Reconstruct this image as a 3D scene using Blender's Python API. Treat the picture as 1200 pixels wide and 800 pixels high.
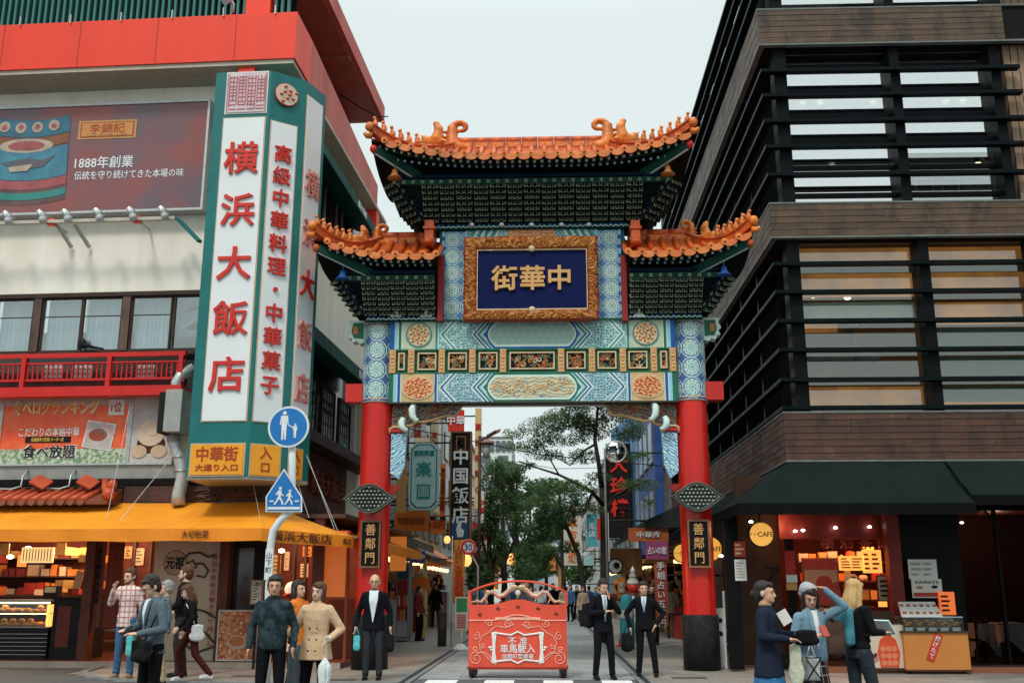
import bpy,bmesh,math,random
from mathutils import Vector,Matrix,noise as mnoise
random.seed(7)
R = math.radians
sc = bpy.context.scene
for _o in list(bpy.data.objects): bpy.data.objects.remove(_o)
COL = sc.collection
# ------------------------------------------------------------ camera, sky, sun, exposure
FPX,PITCH,YAW,EYE = 1184.0,R(13.8),R(1.97),1.47
cam = bpy.data.cameras.new('camera'); camo = bpy.data.objects.new('camera',cam); COL.objects.link(camo)
camo.location = (0,0,EYE); camo.rotation_euler = (R(90) + PITCH,0,YAW)
cam.sensor_width = 36; cam.lens = FPX / 1200 * 36; cam.clip_start = .1; cam.clip_end = 3000
sc.camera = camo
SUN_EL,SUN_AZ = R(52),R(200)       # high soft daylight from behind the camera
w = bpy.data.worlds.new('World'); sc.world = w; w.use_nodes = True
nt = w.node_tree; nt.nodes.clear()
sky = nt.nodes.new('ShaderNodeTexSky'); sky.sky_type = 'NISHITA'; sky.sun_disc = False
sky.sun_elevation = SUN_EL; sky.sun_rotation = SUN_AZ; sky.dust_density = 4
sm_ = nt.nodes.new('ShaderNodeVectorMath'); sm_.operation = 'SCALE'; sm_.inputs['Scale'].default_value = .09
nt.links.new(sky.outputs[0],sm_.inputs[0])
tc = nt.nodes.new('ShaderNodeTexCoord'); nz = nt.nodes.new('ShaderNodeTexNoise'); nz.inputs['Scale'].default_value = 1.6
nz.inputs['Detail'].default_value = 4
nt.links.new(tc.outputs['Generated'],nz.inputs['Vector'])
cr = nt.nodes.new('ShaderNodeMix'); cr.data_type = 'RGBA'
cr.inputs['A'].default_value = (.65,.755,.745,1); cr.inputs['B'].default_value = (.77,.85,.84,1)
nt.links.new(nz.outputs['Fac'],cr.inputs['Factor'])
mx = nt.nodes.new('ShaderNodeMix'); mx.data_type = 'RGBA'; mx.inputs['Factor'].default_value = .93
sx = nt.nodes.new('ShaderNodeSeparateXYZ'); nt.links.new(tc.outputs['Generated'],sx.inputs[0])      # overcast sky: brighter towards the zenith
mr = nt.nodes.new('ShaderNodeMapRange'); mr.inputs[1].default_value = .52; mr.inputs[2].default_value = 1; mr.inputs[3].default_value = .90; mr.inputs[4].default_value = 2.6
nt.links.new(sx.outputs[2],mr.inputs[0])
nt.links.new(sm_.outputs[0],mx.inputs['A']); nt.links.new(cr.outputs['Result'],mx.inputs['B'])
bg = nt.nodes.new('ShaderNodeBackground'); nt.links.new(mr.outputs[0],bg.inputs['Strength'])
nt.links.new(mx.outputs['Result'],bg.inputs['Color'])
wo = nt.nodes.new('ShaderNodeOutputWorld'); nt.links.new(bg.outputs[0],wo.inputs[0])
sl = bpy.data.lights.new('sun','SUN'); sl.energy = 1.5; sl.angle = R(10); sl.color = (1,.95,.88)
slo = bpy.data.objects.new('sun',sl); COL.objects.link(slo); slo.location = (0,-10,30)
slo.rotation_euler = (R(90) - SUN_EL,0,R(-20))
vs = sc.view_settings; vs.view_transform = 'Standard'; vs.look = 'None'; vs.exposure = .30; vs.gamma = 1
sc.cycles.max_bounces = 5; sc.cycles.diffuse_bounces = 3; sc.cycles.glossy_bounces = 3
sc.cycles.transparent_max_bounces = 12; sc.cycles.transmission_bounces = 3
sc.cycles.use_denoising = True
# ------------------------------------------------------------ pixel of the 1200x800 photo -> point at a real depth
def ray(px,py):
 x = (px - 600) / FPX; y = -(py - 400) / FPX
 up = y * math.cos(PITCH) + math.sin(PITCH); fw = math.cos(PITCH) - y * math.sin(PITCH)
 return x * math.cos(YAW) - fw * math.sin(YAW),x * math.sin(YAW) + fw * math.cos(YAW),up
def A(px,py,Y,s=0.0,X0=0.0):      # plane y = Y + s*(x-X0)
 r = ray(px,py); t = (Y - s * X0) / (r[1] - s * r[0])
 return Vector((r[0] * t,r[1] * t,EYE + r[2] * t))
def AX(px,py,X):
 r = ray(px,py); t = X / r[0]
 return Vector((X,r[1] * t,EYE + r[2] * t))
def G(px,py,z=0.0):
 r = ray(px,py); t = (z - EYE) / r[2]
 return Vector((r[0] * t,r[1] * t,z))
# ------------------------------------------------------------ materials
def S(h,k=1.0):
 h = h.lstrip('#'); o = []
 for i in (0,2,4):
  c = int(h[i:i+2],16) / 255
  o.append((c / 12.92 if c <= .04045 else ((c + .055) / 1.055) ** 2.4) * k)
 return tuple(o)
class NT:                                   # small expression builder over shader nodes
 def __init__(s,name):
  s.m = bpy.data.materials.new(name); s.m.use_nodes = True; s.t = s.m.node_tree
  s.b = s.t.nodes['Principled BSDF']
 def node(s,t,**k):
  n = s.t.nodes.new(t)
  for a,v in k.items(): setattr(n,a,v)
  return n
 def put(s,sock,v):
  if isinstance(v,E): s.t.links.new(v.o,sock)
  elif isinstance(v,bpy.types.NodeSocket): s.t.links.new(v,sock)
  elif sock.type == 'RGBA' and len(v) == 3: sock.default_value = (*v,1)
  else: sock.default_value = v
 def math(s,op,*a):
  n = s.node('ShaderNodeMath',operation=op)
  for i,v in enumerate(a): s.put(n.inputs[i],v)
  return E(s,n.outputs[0])
 def mix(s,f,a,b):
  n = s.node('ShaderNodeMix',data_type='RGBA')
  s.put(n.inputs['Factor'],f); s.put(n.inputs['A'],a); s.put(n.inputs['B'],b)
  return E(s,n.outputs['Result'])
 def coord(s,kind='Object'):
  n = s.node('ShaderNodeTexCoord'); return E(s,n.outputs[kind])
 def uv(s):
  n = s.node('ShaderNodeSeparateXYZ'); s.put(n.inputs[0],s.coord('UV')); return E(s,n.outputs[0]),E(s,n.outputs[1])
 def noise(s,scale,detail=3,vec=None,rough=.55):
  n = s.node('ShaderNodeTexNoise'); n.inputs['Scale'].default_value = scale; n.inputs['Detail'].default_value = detail
  n.inputs['Roughness'].default_value = rough
  s.put(n.inputs['Vector'],vec or s.coord()); return E(s,n.outputs['Fac'])
 def vor(s,scale,feat='F1',rnd=1,vec=None,out='Distance'):
  n = s.node('ShaderNodeTexVoronoi',feature=feat); n.inputs['Scale'].default_value = scale
  n.inputs['Randomness'].default_value = rnd
  s.put(n.inputs['Vector'],vec or s.coord()); return E(s,n.outputs[out])
 def vec(s,x,y,z=0.0):
  n = s.node('ShaderNodeCombineXYZ')
  for i,v in enumerate((x,y,z)): s.put(n.inputs[i],v)
  return E(s,n.outputs[0])
 def done(s,col,rough=.6,metal=0,bump=None,bs=.3,bd=.02,spec=.5,emit=None,es=0):
  s.put(s.b.inputs['Base Color'],col); s.put(s.b.inputs['Roughness'],rough); s.b.inputs['Metallic'].default_value = metal
  s.b.inputs['Specular IOR Level'].default_value = spec
  if emit is not None:
   s.put(s.b.inputs['Emission Color'],emit); s.b.inputs['Emission Strength'].default_value = es
  if bump is not None:
   n = s.node('ShaderNodeBump'); n.inputs['Strength'].default_value = bs; n.inputs['Distance'].default_value = bd
   s.put(n.inputs['Height'],bump); s.t.links.new(n.outputs[0],s.b.inputs['Normal'])
  return s.m
class E:
 def __init__(s,t,o): s.t,s.o = t,o
 def __add__(s,b): return s.t.math('ADD',s,b)
 def __sub__(s,b): return s.t.math('SUBTRACT',s,b)
 def __mul__(s,b): return s.t.math('MULTIPLY',s,b)
 def __truediv__(s,b): return s.t.math('DIVIDE',s,b)
 __radd__ = __add__; __rmul__ = __mul__
 def gt(s,b): return s.t.math('GREATER_THAN',s,b)
 def lt(s,b): return s.t.math('LESS_THAN',s,b)
 def sin(s): return s.t.math('SINE',s)
 def cos(s): return s.t.math('COSINE',s)
 def abs(s): return s.t.math('ABSOLUTE',s)
 def fr(s): return s.t.math('FRACT',s)
 def fl(s): return s.t.math('FLOOR',s)
 def ramp(s,a,b):
  n = s.t.node('ShaderNodeMapRange'); s.t.put(n.inputs[0],s); n.inputs[1].default_value = a; n.inputs[2].default_value = b
  return E(s.t,n.outputs[0])
MATS = {}
def paint(name,c,c2=None,rough=.5,metal=0,sc_=3.0,amt=None,bump=.15,fine=60,spec=None,streak=False):
 """painted or plain surface: large scale wear between c and c2, fine relief"""
 if name in MATS: return MATS[name]
 t = NT(name)
 if isinstance(c,str): c = S(c)
 if spec is None: spec = .07 if max(c) < .1 else .25
 if c2 is None: c2 = tuple(x * .72 for x in c)
 elif isinstance(c2,str): c2 = S(c2)
 v = t.coord()
 if streak:
  mp = t.node('ShaderNodeMapping'); mp.inputs['Scale'].default_value = (1,1,.12); t.put(mp.inputs[0],v); v = E(t,mp.outputs[0])
 n1 = t.noise(sc_,5,v,.65); n2 = t.noise(fine,2)
 f = (n1.ramp(.35,.72) * .8 + n2 * .25)
 MATS[name] = t.done(t.mix(f,c,c2),t.math('ADD',n1 * .25,rough - .1) if True else rough,metal,n2 + n1,bump,.004,spec)
 return MATS[name]
def glow(name,c,s,c2=None,sc_=8):
 if name in MATS: return MATS[name]
 t = NT(name)
 if isinstance(c,str): c = S(c)
 col = c
 if c2 is not None:
  if isinstance(c2,str): c2 = S(c2)
  col = t.mix(t.noise(sc_,3).ramp(.35,.65),c,c2)
 MATS[name] = t.done(col,.4,emit=col,es=s); return MATS[name]
def wood(name,c1,c2,c3=None,axis=0,rough=.65,scale=1.0):
 if name in MATS: return MATS[name]
 t = NT(name); mp = t.node('ShaderNodeMapping'); s_ = [14 * scale] * 3; s_[axis] = .9 * scale
 mp.inputs['Scale'].default_value = s_; t.put(mp.inputs[0],t.coord()); v = E(t,mp.outputs[0])
 g = t.noise(1.6,6,v,.7); big = t.noise(.9 * scale,3)
 col = t.mix(g.ramp(.3,.7),S(c1),S(c2))
 if c3: col = t.mix(big.ramp(.52,.72),col,S(c3))
 oi = t.node('ShaderNodeObjectInfo'); rn = E(t,oi.outputs['Random'])
 geo = t.node('ShaderNodeNewGeometry'); mq = t.node('ShaderNodeMapping'); mq.inputs['Scale'].default_value = (1,1,.45); t.put(mq.inputs[0],E(t,geo.outputs['Position'])); st = t.noise(2.6,5,E(t,mq.outputs[0]),.7)
 col = t.mix(st.ramp(.50,.66) * .75,col,tuple(x * .32 for x in S(c2))); col = t.mix(st.ramp(.42,.30) * .45,col,tuple(min(1,x * 1.7) for x in S(c1)))
 hs = t.node('ShaderNodeHueSaturation'); t.put(hs.inputs['Color'],col); t.put(hs.inputs['Value'],rn * .5 + .75)
 MATS[name] = t.done(E(t,hs.outputs[0]),rough,0,g,.4,.006); return MATS[name]
def glass(name,tint,refl,rough=.02):
 if name in MATS: return MATS[name]
 m = bpy.data.materials.new(name); m.use_nodes = True; t = m.node_tree; t.nodes.clear()
 tr = t.nodes.new('ShaderNodeBsdfTransparent'); tr.inputs[0].default_value = (*tint,1)
 gl = t.nodes.new('ShaderNodeBsdfGlossy'); gl.inputs['Roughness'].default_value = rough; gl.inputs['Color'].default_value = (.95,.97,.97,1)
 lw = t.nodes.new('ShaderNodeLayerWeight'); lw.inputs[0].default_value = .5
 fr = t.nodes.new('ShaderNodeMath'); fr.operation = 'POWER'; fr.inputs[1].default_value = 4; t.links.new(lw.outputs['Facing'],fr.inputs[0])
 ad = t.nodes.new('ShaderNodeMath'); ad.operation = 'ADD'; ad.use_clamp = True; ad.inputs[1].default_value = refl
 t.links.new(fr.outputs[0],ad.inputs[0])
 mi = t.nodes.new('ShaderNodeMixShader'); t.links.new(ad.outputs[0],mi.inputs[0]); t.links.new(tr.outputs[0],mi.inputs[1]); t.links.new(gl.outputs[0],mi.inputs[2])
 o = t.nodes.new('ShaderNodeOutputMaterial'); t.links.new(mi.outputs[0],o.inputs[0]); MATS[name] = m; return m
# ------------------------------------------------------------ mesh builder
GL = {}
def glyph(s,bold):
 k = (s,bold)
 if k in GL: return GL[k]
 cu = bpy.data.curves.new('t','FONT'); cu.body = s; cu.size = 1; cu.extrude = .5; cu.resolution_u = 2; cu.offset = bold
 cu.align_x = 'CENTER'
 ob = bpy.data.objects.new('t',cu); COL.objects.link(ob)
 dg = bpy.context.evaluated_depsgraph_get(); me = bpy.data.meshes.new_from_object(ob.evaluated_get(dg))
 vs_ = [tuple(v.co) for v in me.vertices]; fs = [tuple(p.vertices) for p in me.polygons]
 bpy.data.objects.remove(ob); bpy.data.curves.remove(cu); bpy.data.meshes.remove(me)
 if vs_:
  x0 = min(v[0] for v in vs_); x1 = max(v[0] for v in vs_); y0 = min(v[1] for v in vs_); y1 = max(v[1] for v in vs_)
  cx,cy = (x0 + x1) / 2,(y0 + y1) / 2
  if len(s) == 1 and ord(s) > 0x3000: cy = .35
  vs_ = [(a - cx,b - cy,c) for a,b,c in vs_]
  wd = x1 - x0
 else: wd = .3
 GL[k] = (vs_,fs,wd); return GL[k]
ORG = {}
XV,YV,ZV = Vector((1,0,0)),Vector((0,1,0)),Vector((0,0,1))
class MB:
 def __init__(s): s.v = []; s.f = []; s.mi = []; s.m = 0; s.uvs = {}; s.sm = []; s.smooth = False; s.X = None
 def add(s,vs_,fs,uv=None):
  o = len(s.v)
  for p in vs_:
   p = Vector(p); s.v.append(s.X @ p if s.X else p)
  for i,f in enumerate(fs):
   if uv: s.uvs[len(s.f)] = uv[i]
   s.f.append(tuple(o + k for k in f)); s.mi.append(s.m); s.sm.append(s.smooth)
  return s
 def box(s,x0,x1,y0,y1,z0,z1):
  x0,x1 = sorted((x0,x1)); y0,y1 = sorted((y0,y1)); z0,z1 = sorted((z0,z1))
  return s.add([(x,y,z) for z in (z0,z1) for y in (y0,y1) for x in (x0,x1)],
      [(0,2,3,1),(4,5,7,6),(0,1,5,4),(2,6,7,3),(0,4,6,2),(1,3,7,5)])
 def obox(s,c,size,rot=None):
  h = [x / 2 for x in size]; M = rot if rot is not None else Matrix.Identity(3); c = Vector(c)
  return s.add([c + M @ Vector((x * h[0],y * h[1],z * h[2])) for z in (-1,1) for y in (-1,1) for x in (-1,1)],
      [(0,2,3,1),(4,5,7,6),(0,1,5,4),(2,6,7,3),(0,4,6,2),(1,3,7,5)])
 def bar(s,a,b,w_,h_,up=ZV):
  a,b = Vector(a),Vector(b); d = (b - a); L = d.length; d.normalize(); x = d.cross(up)
  if x.length < 1e-4: x = d.cross(YV)
  x.normalize(); u = x.cross(d); M = Matrix((x,d,u)).transposed()
  return s.obox((a + b) / 2,(w_,L,h_),M)
 def tube(s,pts,rr,n=8,caps=True):
  pts = [Vector(p) for p in pts]
  if not hasattr(rr,'__len__'): rr = [rr] * len(pts)
  vs_ = []; px = None
  for i,p in enumerate(pts):
   d = (pts[min(i + 1,len(pts) - 1)] - pts[max(i - 1,0)]).normalized()
   if px is None:
    px = d.orthogonal().normalized()
   else:
    px = (px - d * px.dot(d));
    px = px.normalized() if px.length > 1e-5 else d.orthogonal().normalized()
   py = d.cross(px)
   for k in range(n):
    a = 2 * math.pi * k / n; vs_.append(p + (px * math.cos(a) + py * math.sin(a)) * rr[i])
  fs = [(i * n + k,i * n + (k + 1) % n,(i + 1) * n + (k + 1) % n,(i + 1) * n + k) for i in range(len(pts) - 1) for k in range(n)]
  if caps: fs += [tuple(reversed(range(n))),tuple(range((len(pts) - 1) * n,len(pts) * n))]
  sm = s.smooth; s.smooth = n > 5; s.add(vs_,fs)
  if caps: s.sm[-1] = s.sm[-2] = False
  s.smooth = sm; return s
 def cyl(s,a,b,r0,r1=None,n=12): return s.tube([a,b],[r0,r0 if r1 is None else r1],n)
 def lathe(s,prof,c=(0,0,0),n=16,arc=1.0,uvs=False):
  c = Vector(c); vs_ = []; k_ = n + 1 if (arc < 1 or uvs) else n
  for r,z in prof:
   for k in range(k_):
    a = 2 * math.pi * arc * k / n + math.pi / 2; vs_.append(c + Vector((r * math.cos(a),r * math.sin(a),z)))
  fs = []; uv = []
  for i in range(len(prof) - 1):
   for k in range(n):
    k2 = (k + 1) if k_ > n else (k + 1) % n
    fs.append((i * k_ + k,i * k_ + k2,(i + 1) * k_ + k2,(i + 1) * k_ + k))
    R_ = max(prof[i][0],.01) * 2 * math.pi / n
    uv.append([(k * R_,prof[i][1]),((k + 1) * R_,prof[i][1]),((k + 1) * R_,prof[i + 1][1]),(k * R_,prof[i + 1][1])])
  sm = s.smooth; s.smooth = True; s.add(vs_,fs,uv if uvs else None); s.smooth = sm; return s
 def prism(s,poly,o,a,b,d):
  """polygon poly[(u,v)] in the plane o + u*a + v*b, extruded by vector d"""
  o,a,b,d = Vector(o),Vector(a),Vector(b),Vector(d); n = len(poly)
  if sum(poly[i][0] * poly[(i + 1) % n][1] - poly[(i + 1) % n][0] * poly[i][1] for i in range(n)) < 0: poly = poly[::-1]
  if a.cross(b).dot(d) > 0: d_ = d; o_ = o
  else: o_ = o + d; d_ = -d
  vs_ = [o_ + a * u + b * v for u,v in poly] + [o_ + a * u + b * v + d_ for u,v in poly]
  fs = [tuple(reversed(range(n))),tuple(range(n,2 * n))] + [(i,(i + 1) % n,n + (i + 1) % n,n + i) for i in range(n)]
  return s.add(vs_,fs)
 def disc(s,c,r,d,nrm=(0,-1,0),n=24,ry=None):
  nrm = Vector(nrm).normalized(); a = nrm.orthogonal().normalized() if abs(nrm.z) > .9 else ZV.cross(nrm).normalized(); b = nrm.cross(a)
  ry = ry or r
  return s.prism([(r * math.cos(2 * math.pi * k / n),ry * math.sin(2 * math.pi * k / n)) for k in range(n)],Vector(c),a,b,nrm * d)
 def ball(s,c,r,nu=10,nv=7,M=None):
  if not hasattr(r,'__len__'): r = (r,r,r)
  c = Vector(c); vs_ = []
  for j in range(1,nv):
   t = math.pi * j / nv
   for i in range(nu):
    a = 2 * math.pi * i / nu; p = Vector((r[0] * math.sin(t) * math.cos(a),r[1] * math.sin(t) * math.sin(a),r[2] * math.cos(t)))
    vs_.append(c + (M @ p if M else p))
  for z in (1,-1):
   p = Vector((0,0,r[2] * z)); vs_.append(c + (M @ p if M else p))
  t_,b_ = len(vs_) - 2,len(vs_) - 1; fs = []
  for j in range(nv - 2):
   for i in range(nu): fs.append((j * nu + i,(j + 1) * nu + i,(j + 1) * nu + (i + 1) % nu,j * nu + (i + 1) % nu))
  for i in range(nu):
   fs.append((t_,i,(i + 1) % nu)); q = (nv - 2) * nu; fs.append((b_,q + (i + 1) % nu,q + i))
  sm = s.smooth; s.smooth = True; s.add(vs_,fs); s.smooth = sm; return s
 def grid(s,rows,closed=False,uv=None):
  n = len(rows[0]); vs_ = [p for r in rows for p in r]; fs = []; us = []
  for i in range(len(rows) - 1):
   for k in range(n - 1 if not closed else n):
    k2 = (k + 1) % n; fs.append((i * n + k,i * n + k2,(i + 1) * n + k2,(i + 1) * n + k))
    if uv: us.append([uv[i][k],uv[i][k2],uv[i+1][k2],uv[i+1][k]])
  return s.add(vs_,fs,us if uv else None)
 def quad(s,a,b,c,d): return s.add([a,b,c,d],[(0,1,2,3)])
 def text(s,t,o,size,right=XV,up=ZV,depth=.01,vertical=False,step=1.08,bold=.012,wide=1.0,fit=None):
  right,up,o = Vector(right).normalized(),Vector(up).normalized(),Vector(o); n = right.cross(up)
  if vertical:
   k = len(t)
   for i,ch in enumerate(t):
    s.text(ch,o + up * ((k - 1) / 2 - i) * size * step,size,right,up,depth,False,1,bold,wide)
   return s
  vs_,fs,wd = glyph(t,bold)
  if fit: wide = fit / (wd * size)
  return s.add([o + right * (a * size * wide) + up * (b * size) + n * (c * depth) for a,b,c in vs_],fs)
 def mesh(s,mats,org=(0,0,0),name='m'):
  org = Vector(org); me = bpy.data.meshes.new(name)
  me.from_pydata([tuple(v - org) for v in s.v],[],s.f)
  for m in (mats if isinstance(mats,(list,tuple)) else [mats]): me.materials.append(m)
  me.polygons.foreach_set('material_index',s.mi); me.polygons.foreach_set('use_smooth',s.sm)
  ul = me.uv_layers.new(name='UVMap'); dat = ul.data
  for p in me.polygons:
   u = s.uvs.get(p.index)
   if u:
    for li,q in zip(p.loop_indices,u): dat[li].uv = q
   else:
    nn = p.normal; ax = max(range(3),key=lambda i: abs(nn[i])); ia,ib = ((1,2),(0,2),(0,1))[ax]
    for li in p.loop_indices:
     co = me.vertices[me.loops[li].vertex_index].co; dat[li].uv = (co[ia],co[ib])
  me.validate(); me.update(); return me
 def base(s):
  xs = [v.x for v in s.v]; ys = [v.y for v in s.v]; zs = [v.z for v in s.v]
  return Vector(((min(xs) + max(xs)) / 2,(min(ys) + max(ys)) / 2,min(zs)))
 def part(s,name,mats,parent,label=None,kind=None):
  o = bpy.data.objects.new(name,s.mesh(mats,ORG[parent.name],name)); COL.objects.link(o); o.parent = parent
  ORG[o.name] = ORG[parent.name]
  if label: o['label'] = label
  if kind: o['kind'] = kind
  return o
 def top(s,name,mats,label=None,cat=None,group=None,kind=None,org=None):
  b = Vector(org) if org is not None else s.base()
  o = bpy.data.objects.new(name,s.mesh(mats,b,name)); COL.objects.link(o); o.location = b; ORG[o.name] = b
  return tag(o,label,cat,group,kind)
def tag(o,label=None,cat=None,group=None,kind=None):
 for k,v in (('label',label),('category',cat),('group',group),('kind',kind)):
  if v: o[k] = v
 return o
def thing(name,loc,label,cat,group=None):
 o = bpy.data.objects.new(name,None); COL.objects.link(o); o.location = loc; o.empty_display_size = .2
 ORG[o.name] = Vector(loc); return tag(o,label,cat,group)
def piece(name,me,parent,wloc,rot=None,scale=None,label=None):
 """one of many alike pieces, sharing mesh data; wloc is the world place"""
 o = bpy.data.objects.new(name,me); COL.objects.link(o); o.parent = parent
 o.location = Vector(wloc) - ORG[parent.name]
 if rot is not None: o.rotation_euler = rot
 if scale is not None: o.scale = scale
 ORG[o.name] = Vector(wloc)
 if label: o['label'] = label
 return o
def copy_tree(o,parent=None):
 c = o.copy(); COL.objects.link(c); c.parent = parent; ORG[c.name] = ORG.get(o.name,Vector())
 for ch in list(o.children): copy_tree(ch,c)
 return c
def place_copy(o,loc,rz=None,label=None,scale=None):
 c = copy_tree(o); c.location = loc
 if rz is not None: c.rotation_euler = (0,0,rz)
 if scale: c.scale = (scale,) * 3
 if label: c['label'] = label
 return c
VX = 1.0
def blob(prims,voxel=.014,smooth=6,name='b'):
 """closed lumps joined into one continuous skin by a voxel remesh"""
 b = MB(); b.smooth = True
 for p in prims:
  if p[0] == 't':
   _,a,c,r0,r1 = p; a,c = Vector(a),Vector(c)
   b.tube([a,a.lerp(c,.5),c],[r0,(r0 + r1) / 2,r1],10); b.ball(a,r0,10,6); b.ball(c,r1,10,6)
  elif p[0] == 'e': b.ball(p[1],p[2],14,10,p[3] if len(p) > 3 else None)
  elif p[0] == 'l':
   rows = []
   for c,rx,ry in p[1]:
    rows.append([Vector(c) + Vector((rx * math.cos(2 * math.pi * k / 16),ry * math.sin(2 * math.pi * k / 16),0)) for k in range(16)])
   b.grid(rows,True); n = len(rows)
   b.add(rows[0],[tuple(range(16))[::-1]]); b.add(rows[-1],[tuple(range(16))])
  elif p[0] == 'b': b.obox(p[1],p[2],p[3] if len(p) > 3 else None)
 me = b.mesh([],name='tmp'); o = bpy.data.objects.new('tmp',me); COL.objects.link(o)
 m = o.modifiers.new('r','REMESH'); m.mode = 'VOXEL'; m.voxel_size = voxel * VX; m.use_smooth_shade = True
 if smooth: q = o.modifiers.new('s','SMOOTH'); q.iterations = smooth; q.factor = .5
 dg = bpy.context.evaluated_depsgraph_get(); out = bpy.data.meshes.new_from_object(o.evaluated_get(dg)); out.name = name
 bpy.data.objects.remove(o); bpy.data.meshes.remove(me); return out
def addmesh(name,me,mats,parent,label=None,loc=(0,0,0)):
 me.materials.clear()
 for m in (mats if isinstance(mats,(list,tuple)) else [mats]): me.materials.append(m)
 o = bpy.data.objects.new(name,me); COL.objects.link(o); o.parent = parent; o.location = loc; ORG[o.name] = ORG[parent.name]
 if label: o['label'] = label
 return o
# ============================================================ THE GATE
RED = paint('red_lacquer',(.66,.018,.010),(.40,.012,.009),.25,sc_=2.2,fine=20,bump=.12,streak=True,spec=.4)
DRED = paint('dark_red_paint',(.30,.022,.02),None,.5)
BLK = paint('black_stone',(.014,.014,.015),(.03,.03,.032),.35,sc_=9)
def tile_mat(name,a,b,g):
 t = NT(name); oi = t.node('ShaderNodeObjectInfo'); r = E(t,oi.outputs['Random']); n = t.noise(6,5,None,.7); f = t.noise(45,3); geo = t.node('ShaderNodeNewGeometry'); big = t.noise(1.7,4,E(t,geo.outputs['Position']))
 col = t.mix(r * .6 + n * .5,a,b); col = t.mix(n.ramp(.52,.70) * .75,col,g); col = t.mix(big.ramp(.50,.72) * .6,col,g); col = t.mix(f.ramp(.60,.68) * .5,col,tuple(x * .4 for x in g))
 return t.done(col,n * .5 + .02,bump=f + n * 2,bs=.7,bd=.012,spec=.3)
TILE = tile_mat('glazed_tile',(.68,.125,.018),(.44,.060,.012),(.14,.035,.016))
TILEL = tile_mat('glazed_tile_pale',(.74,.24,.07),(.56,.13,.03),(.24,.08,.035))
TILED = tile_mat('glazed_tile_gilt',(.76,.26,.04),(.60,.13,.02),(.24,.05,.018))
DGRN = paint('painted_dark_green',(.012,.060,.045),(.008,.035,.030),.55)
GRN = paint('painted_green',(.02,.16,.085),(.015,.10,.06),.5)
BLU = paint('painted_blue',(.015,.10,.36),(.01,.06,.24),.5)
LBLU = paint('painted_light_blue',(.28,.58,.68),(.20,.46,.58),.5)
TEAL = paint('painted_teal',(.03,.26,.27),(.02,.18,.20),.5)
PALE = paint('painted_pale',(.62,.74,.66),(.48,.62,.56),.55)
CREAM = paint('painted_cream',(.66,.52,.33),(.52,.38,.22),.55)
GOLD = paint('gilt_paint',(.54,.22,.055),(.24,.08,.02),.42,sc_=14,fine=60,bump=.4)
GOLDL = paint('letter_gilt',(.62,.36,.14),(.50,.26,.09),.4,sc_=5,bump=.1)
NAVY = paint('navy_board',(.008,.014,.075),(.006,.010,.05),.6,spec=.04)
EDGE = paint('bracket_edge_line',(.22,.24,.14),(.10,.12,.08),.6)
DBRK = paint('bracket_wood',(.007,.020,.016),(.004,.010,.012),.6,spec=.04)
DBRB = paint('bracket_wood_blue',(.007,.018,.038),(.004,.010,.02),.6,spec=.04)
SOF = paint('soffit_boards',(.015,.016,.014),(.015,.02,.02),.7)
def rosette_mat(name,cell,base,c1,c2,c3,n=10,ox=0.0,oz=0.0,k=1.0):
 t = NT(name); u,v = t.uv()
 u = (u - ox) / cell; v = (v - oz) / cell
 fu = u.fr() - .5; fv = v.fr() - .5
 r = t.math('SQRT',fu * fu + fv * fv); th = t.math('ARCTAN2',fv,fu)
 a = (th * n).cos(); b = (r * (44 * k)).sin()
 ring = (a * .8 + b).gt(.15); ring2 = ((th * n + r * 26).cos() + (r * 60 * k).cos() * .5).gt(.45)
 col = t.mix(ring,base,c1); col = t.mix(ring2,col,c2)
 e = t.math('ABSOLUTE',r - .44); col = t.mix(e.lt(.028),col,c3)
 corner = r.gt(.53); col = t.mix(corner,col,c3); col = t.mix(r.lt(.05),col,c1)
 g = t.noise(6,3); col = t.mix(g * .35,col,tuple(x * .5 for x in base))
 return t.done(col,.55,bump=ring,bs=.4,bd=.006)
def filigree_mat(name,scale,lo,line,dots,wid=.075):
 t = NT(name); u,v = t.uv(); vec = t.vec(u,v)
 d = t.vor(scale,'DISTANCE_TO_EDGE',.55,vec); f = t.vor(scale * 2.1,'F1',.8,vec)
 w_ = t.node('ShaderNodeTexWave',wave_type='RINGS',rings_direction='SPHERICAL'); w_.inputs['Scale'].default_value = scale * .42
 w_.inputs['Distortion'].default_value = 5; t.put(w_.inputs['Vector'],vec)
 col = t.mix(d.lt(wid),lo,line); col = t.mix(f.lt(.24),col,dots)
 col = t.mix((E(t,w_.outputs['Fac']).gt(.90)),col,line)
 g = t.noise(5,3); col = t.mix(g * .3,col,tuple(x * .55 for x in lo))
 return t.done(col,.55,bump=d,bs=.3,bd=.006)
def diaper_mat(name,cell,a,b,c):
 t = NT(name); u,v = t.uv(); fu = ((u / cell).fr() - .5); v2 = v / (cell * .85)
 row = (v2.fl() * .5).fr(); fu = (((u / cell) + row).fr() - .5); fv = v2.fr() - .5
 r = t.math('SQRT',fu * fu + fv * fv); s_ = (r * 34).sin()
 col = t.mix(s_.gt(.1),a,b); col = t.mix(r.lt(.14),col,c)
 return t.done(col,.55,bump=s_,bs=.2,bd=.004)
CXP = 623.5
gY = 19.66                                       # front face of the beams
ROS_POST = rosette_mat('post_rosettes',.40,(.46,.64,.60),(.03,.30,.42),(.60,.70,.58),(.012,.07,.32),10,-.01,5.16,1.1)
ROS_UP = rosette_mat('panel_rosettes',.36,(.46,.64,.60),(.02,.24,.34),(.60,.70,.58),(.02,.16,.42),12,0,0,1.0)
FIL = filigree_mat('blue_filigree',17,(.015,.15,.26),(.50,.70,.66),(.01,.06,.24))
FIL2 = filigree_mat('teal_filigree',16,(.02,.22,.26),(.52,.70,.62),(.01,.13,.20))
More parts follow.
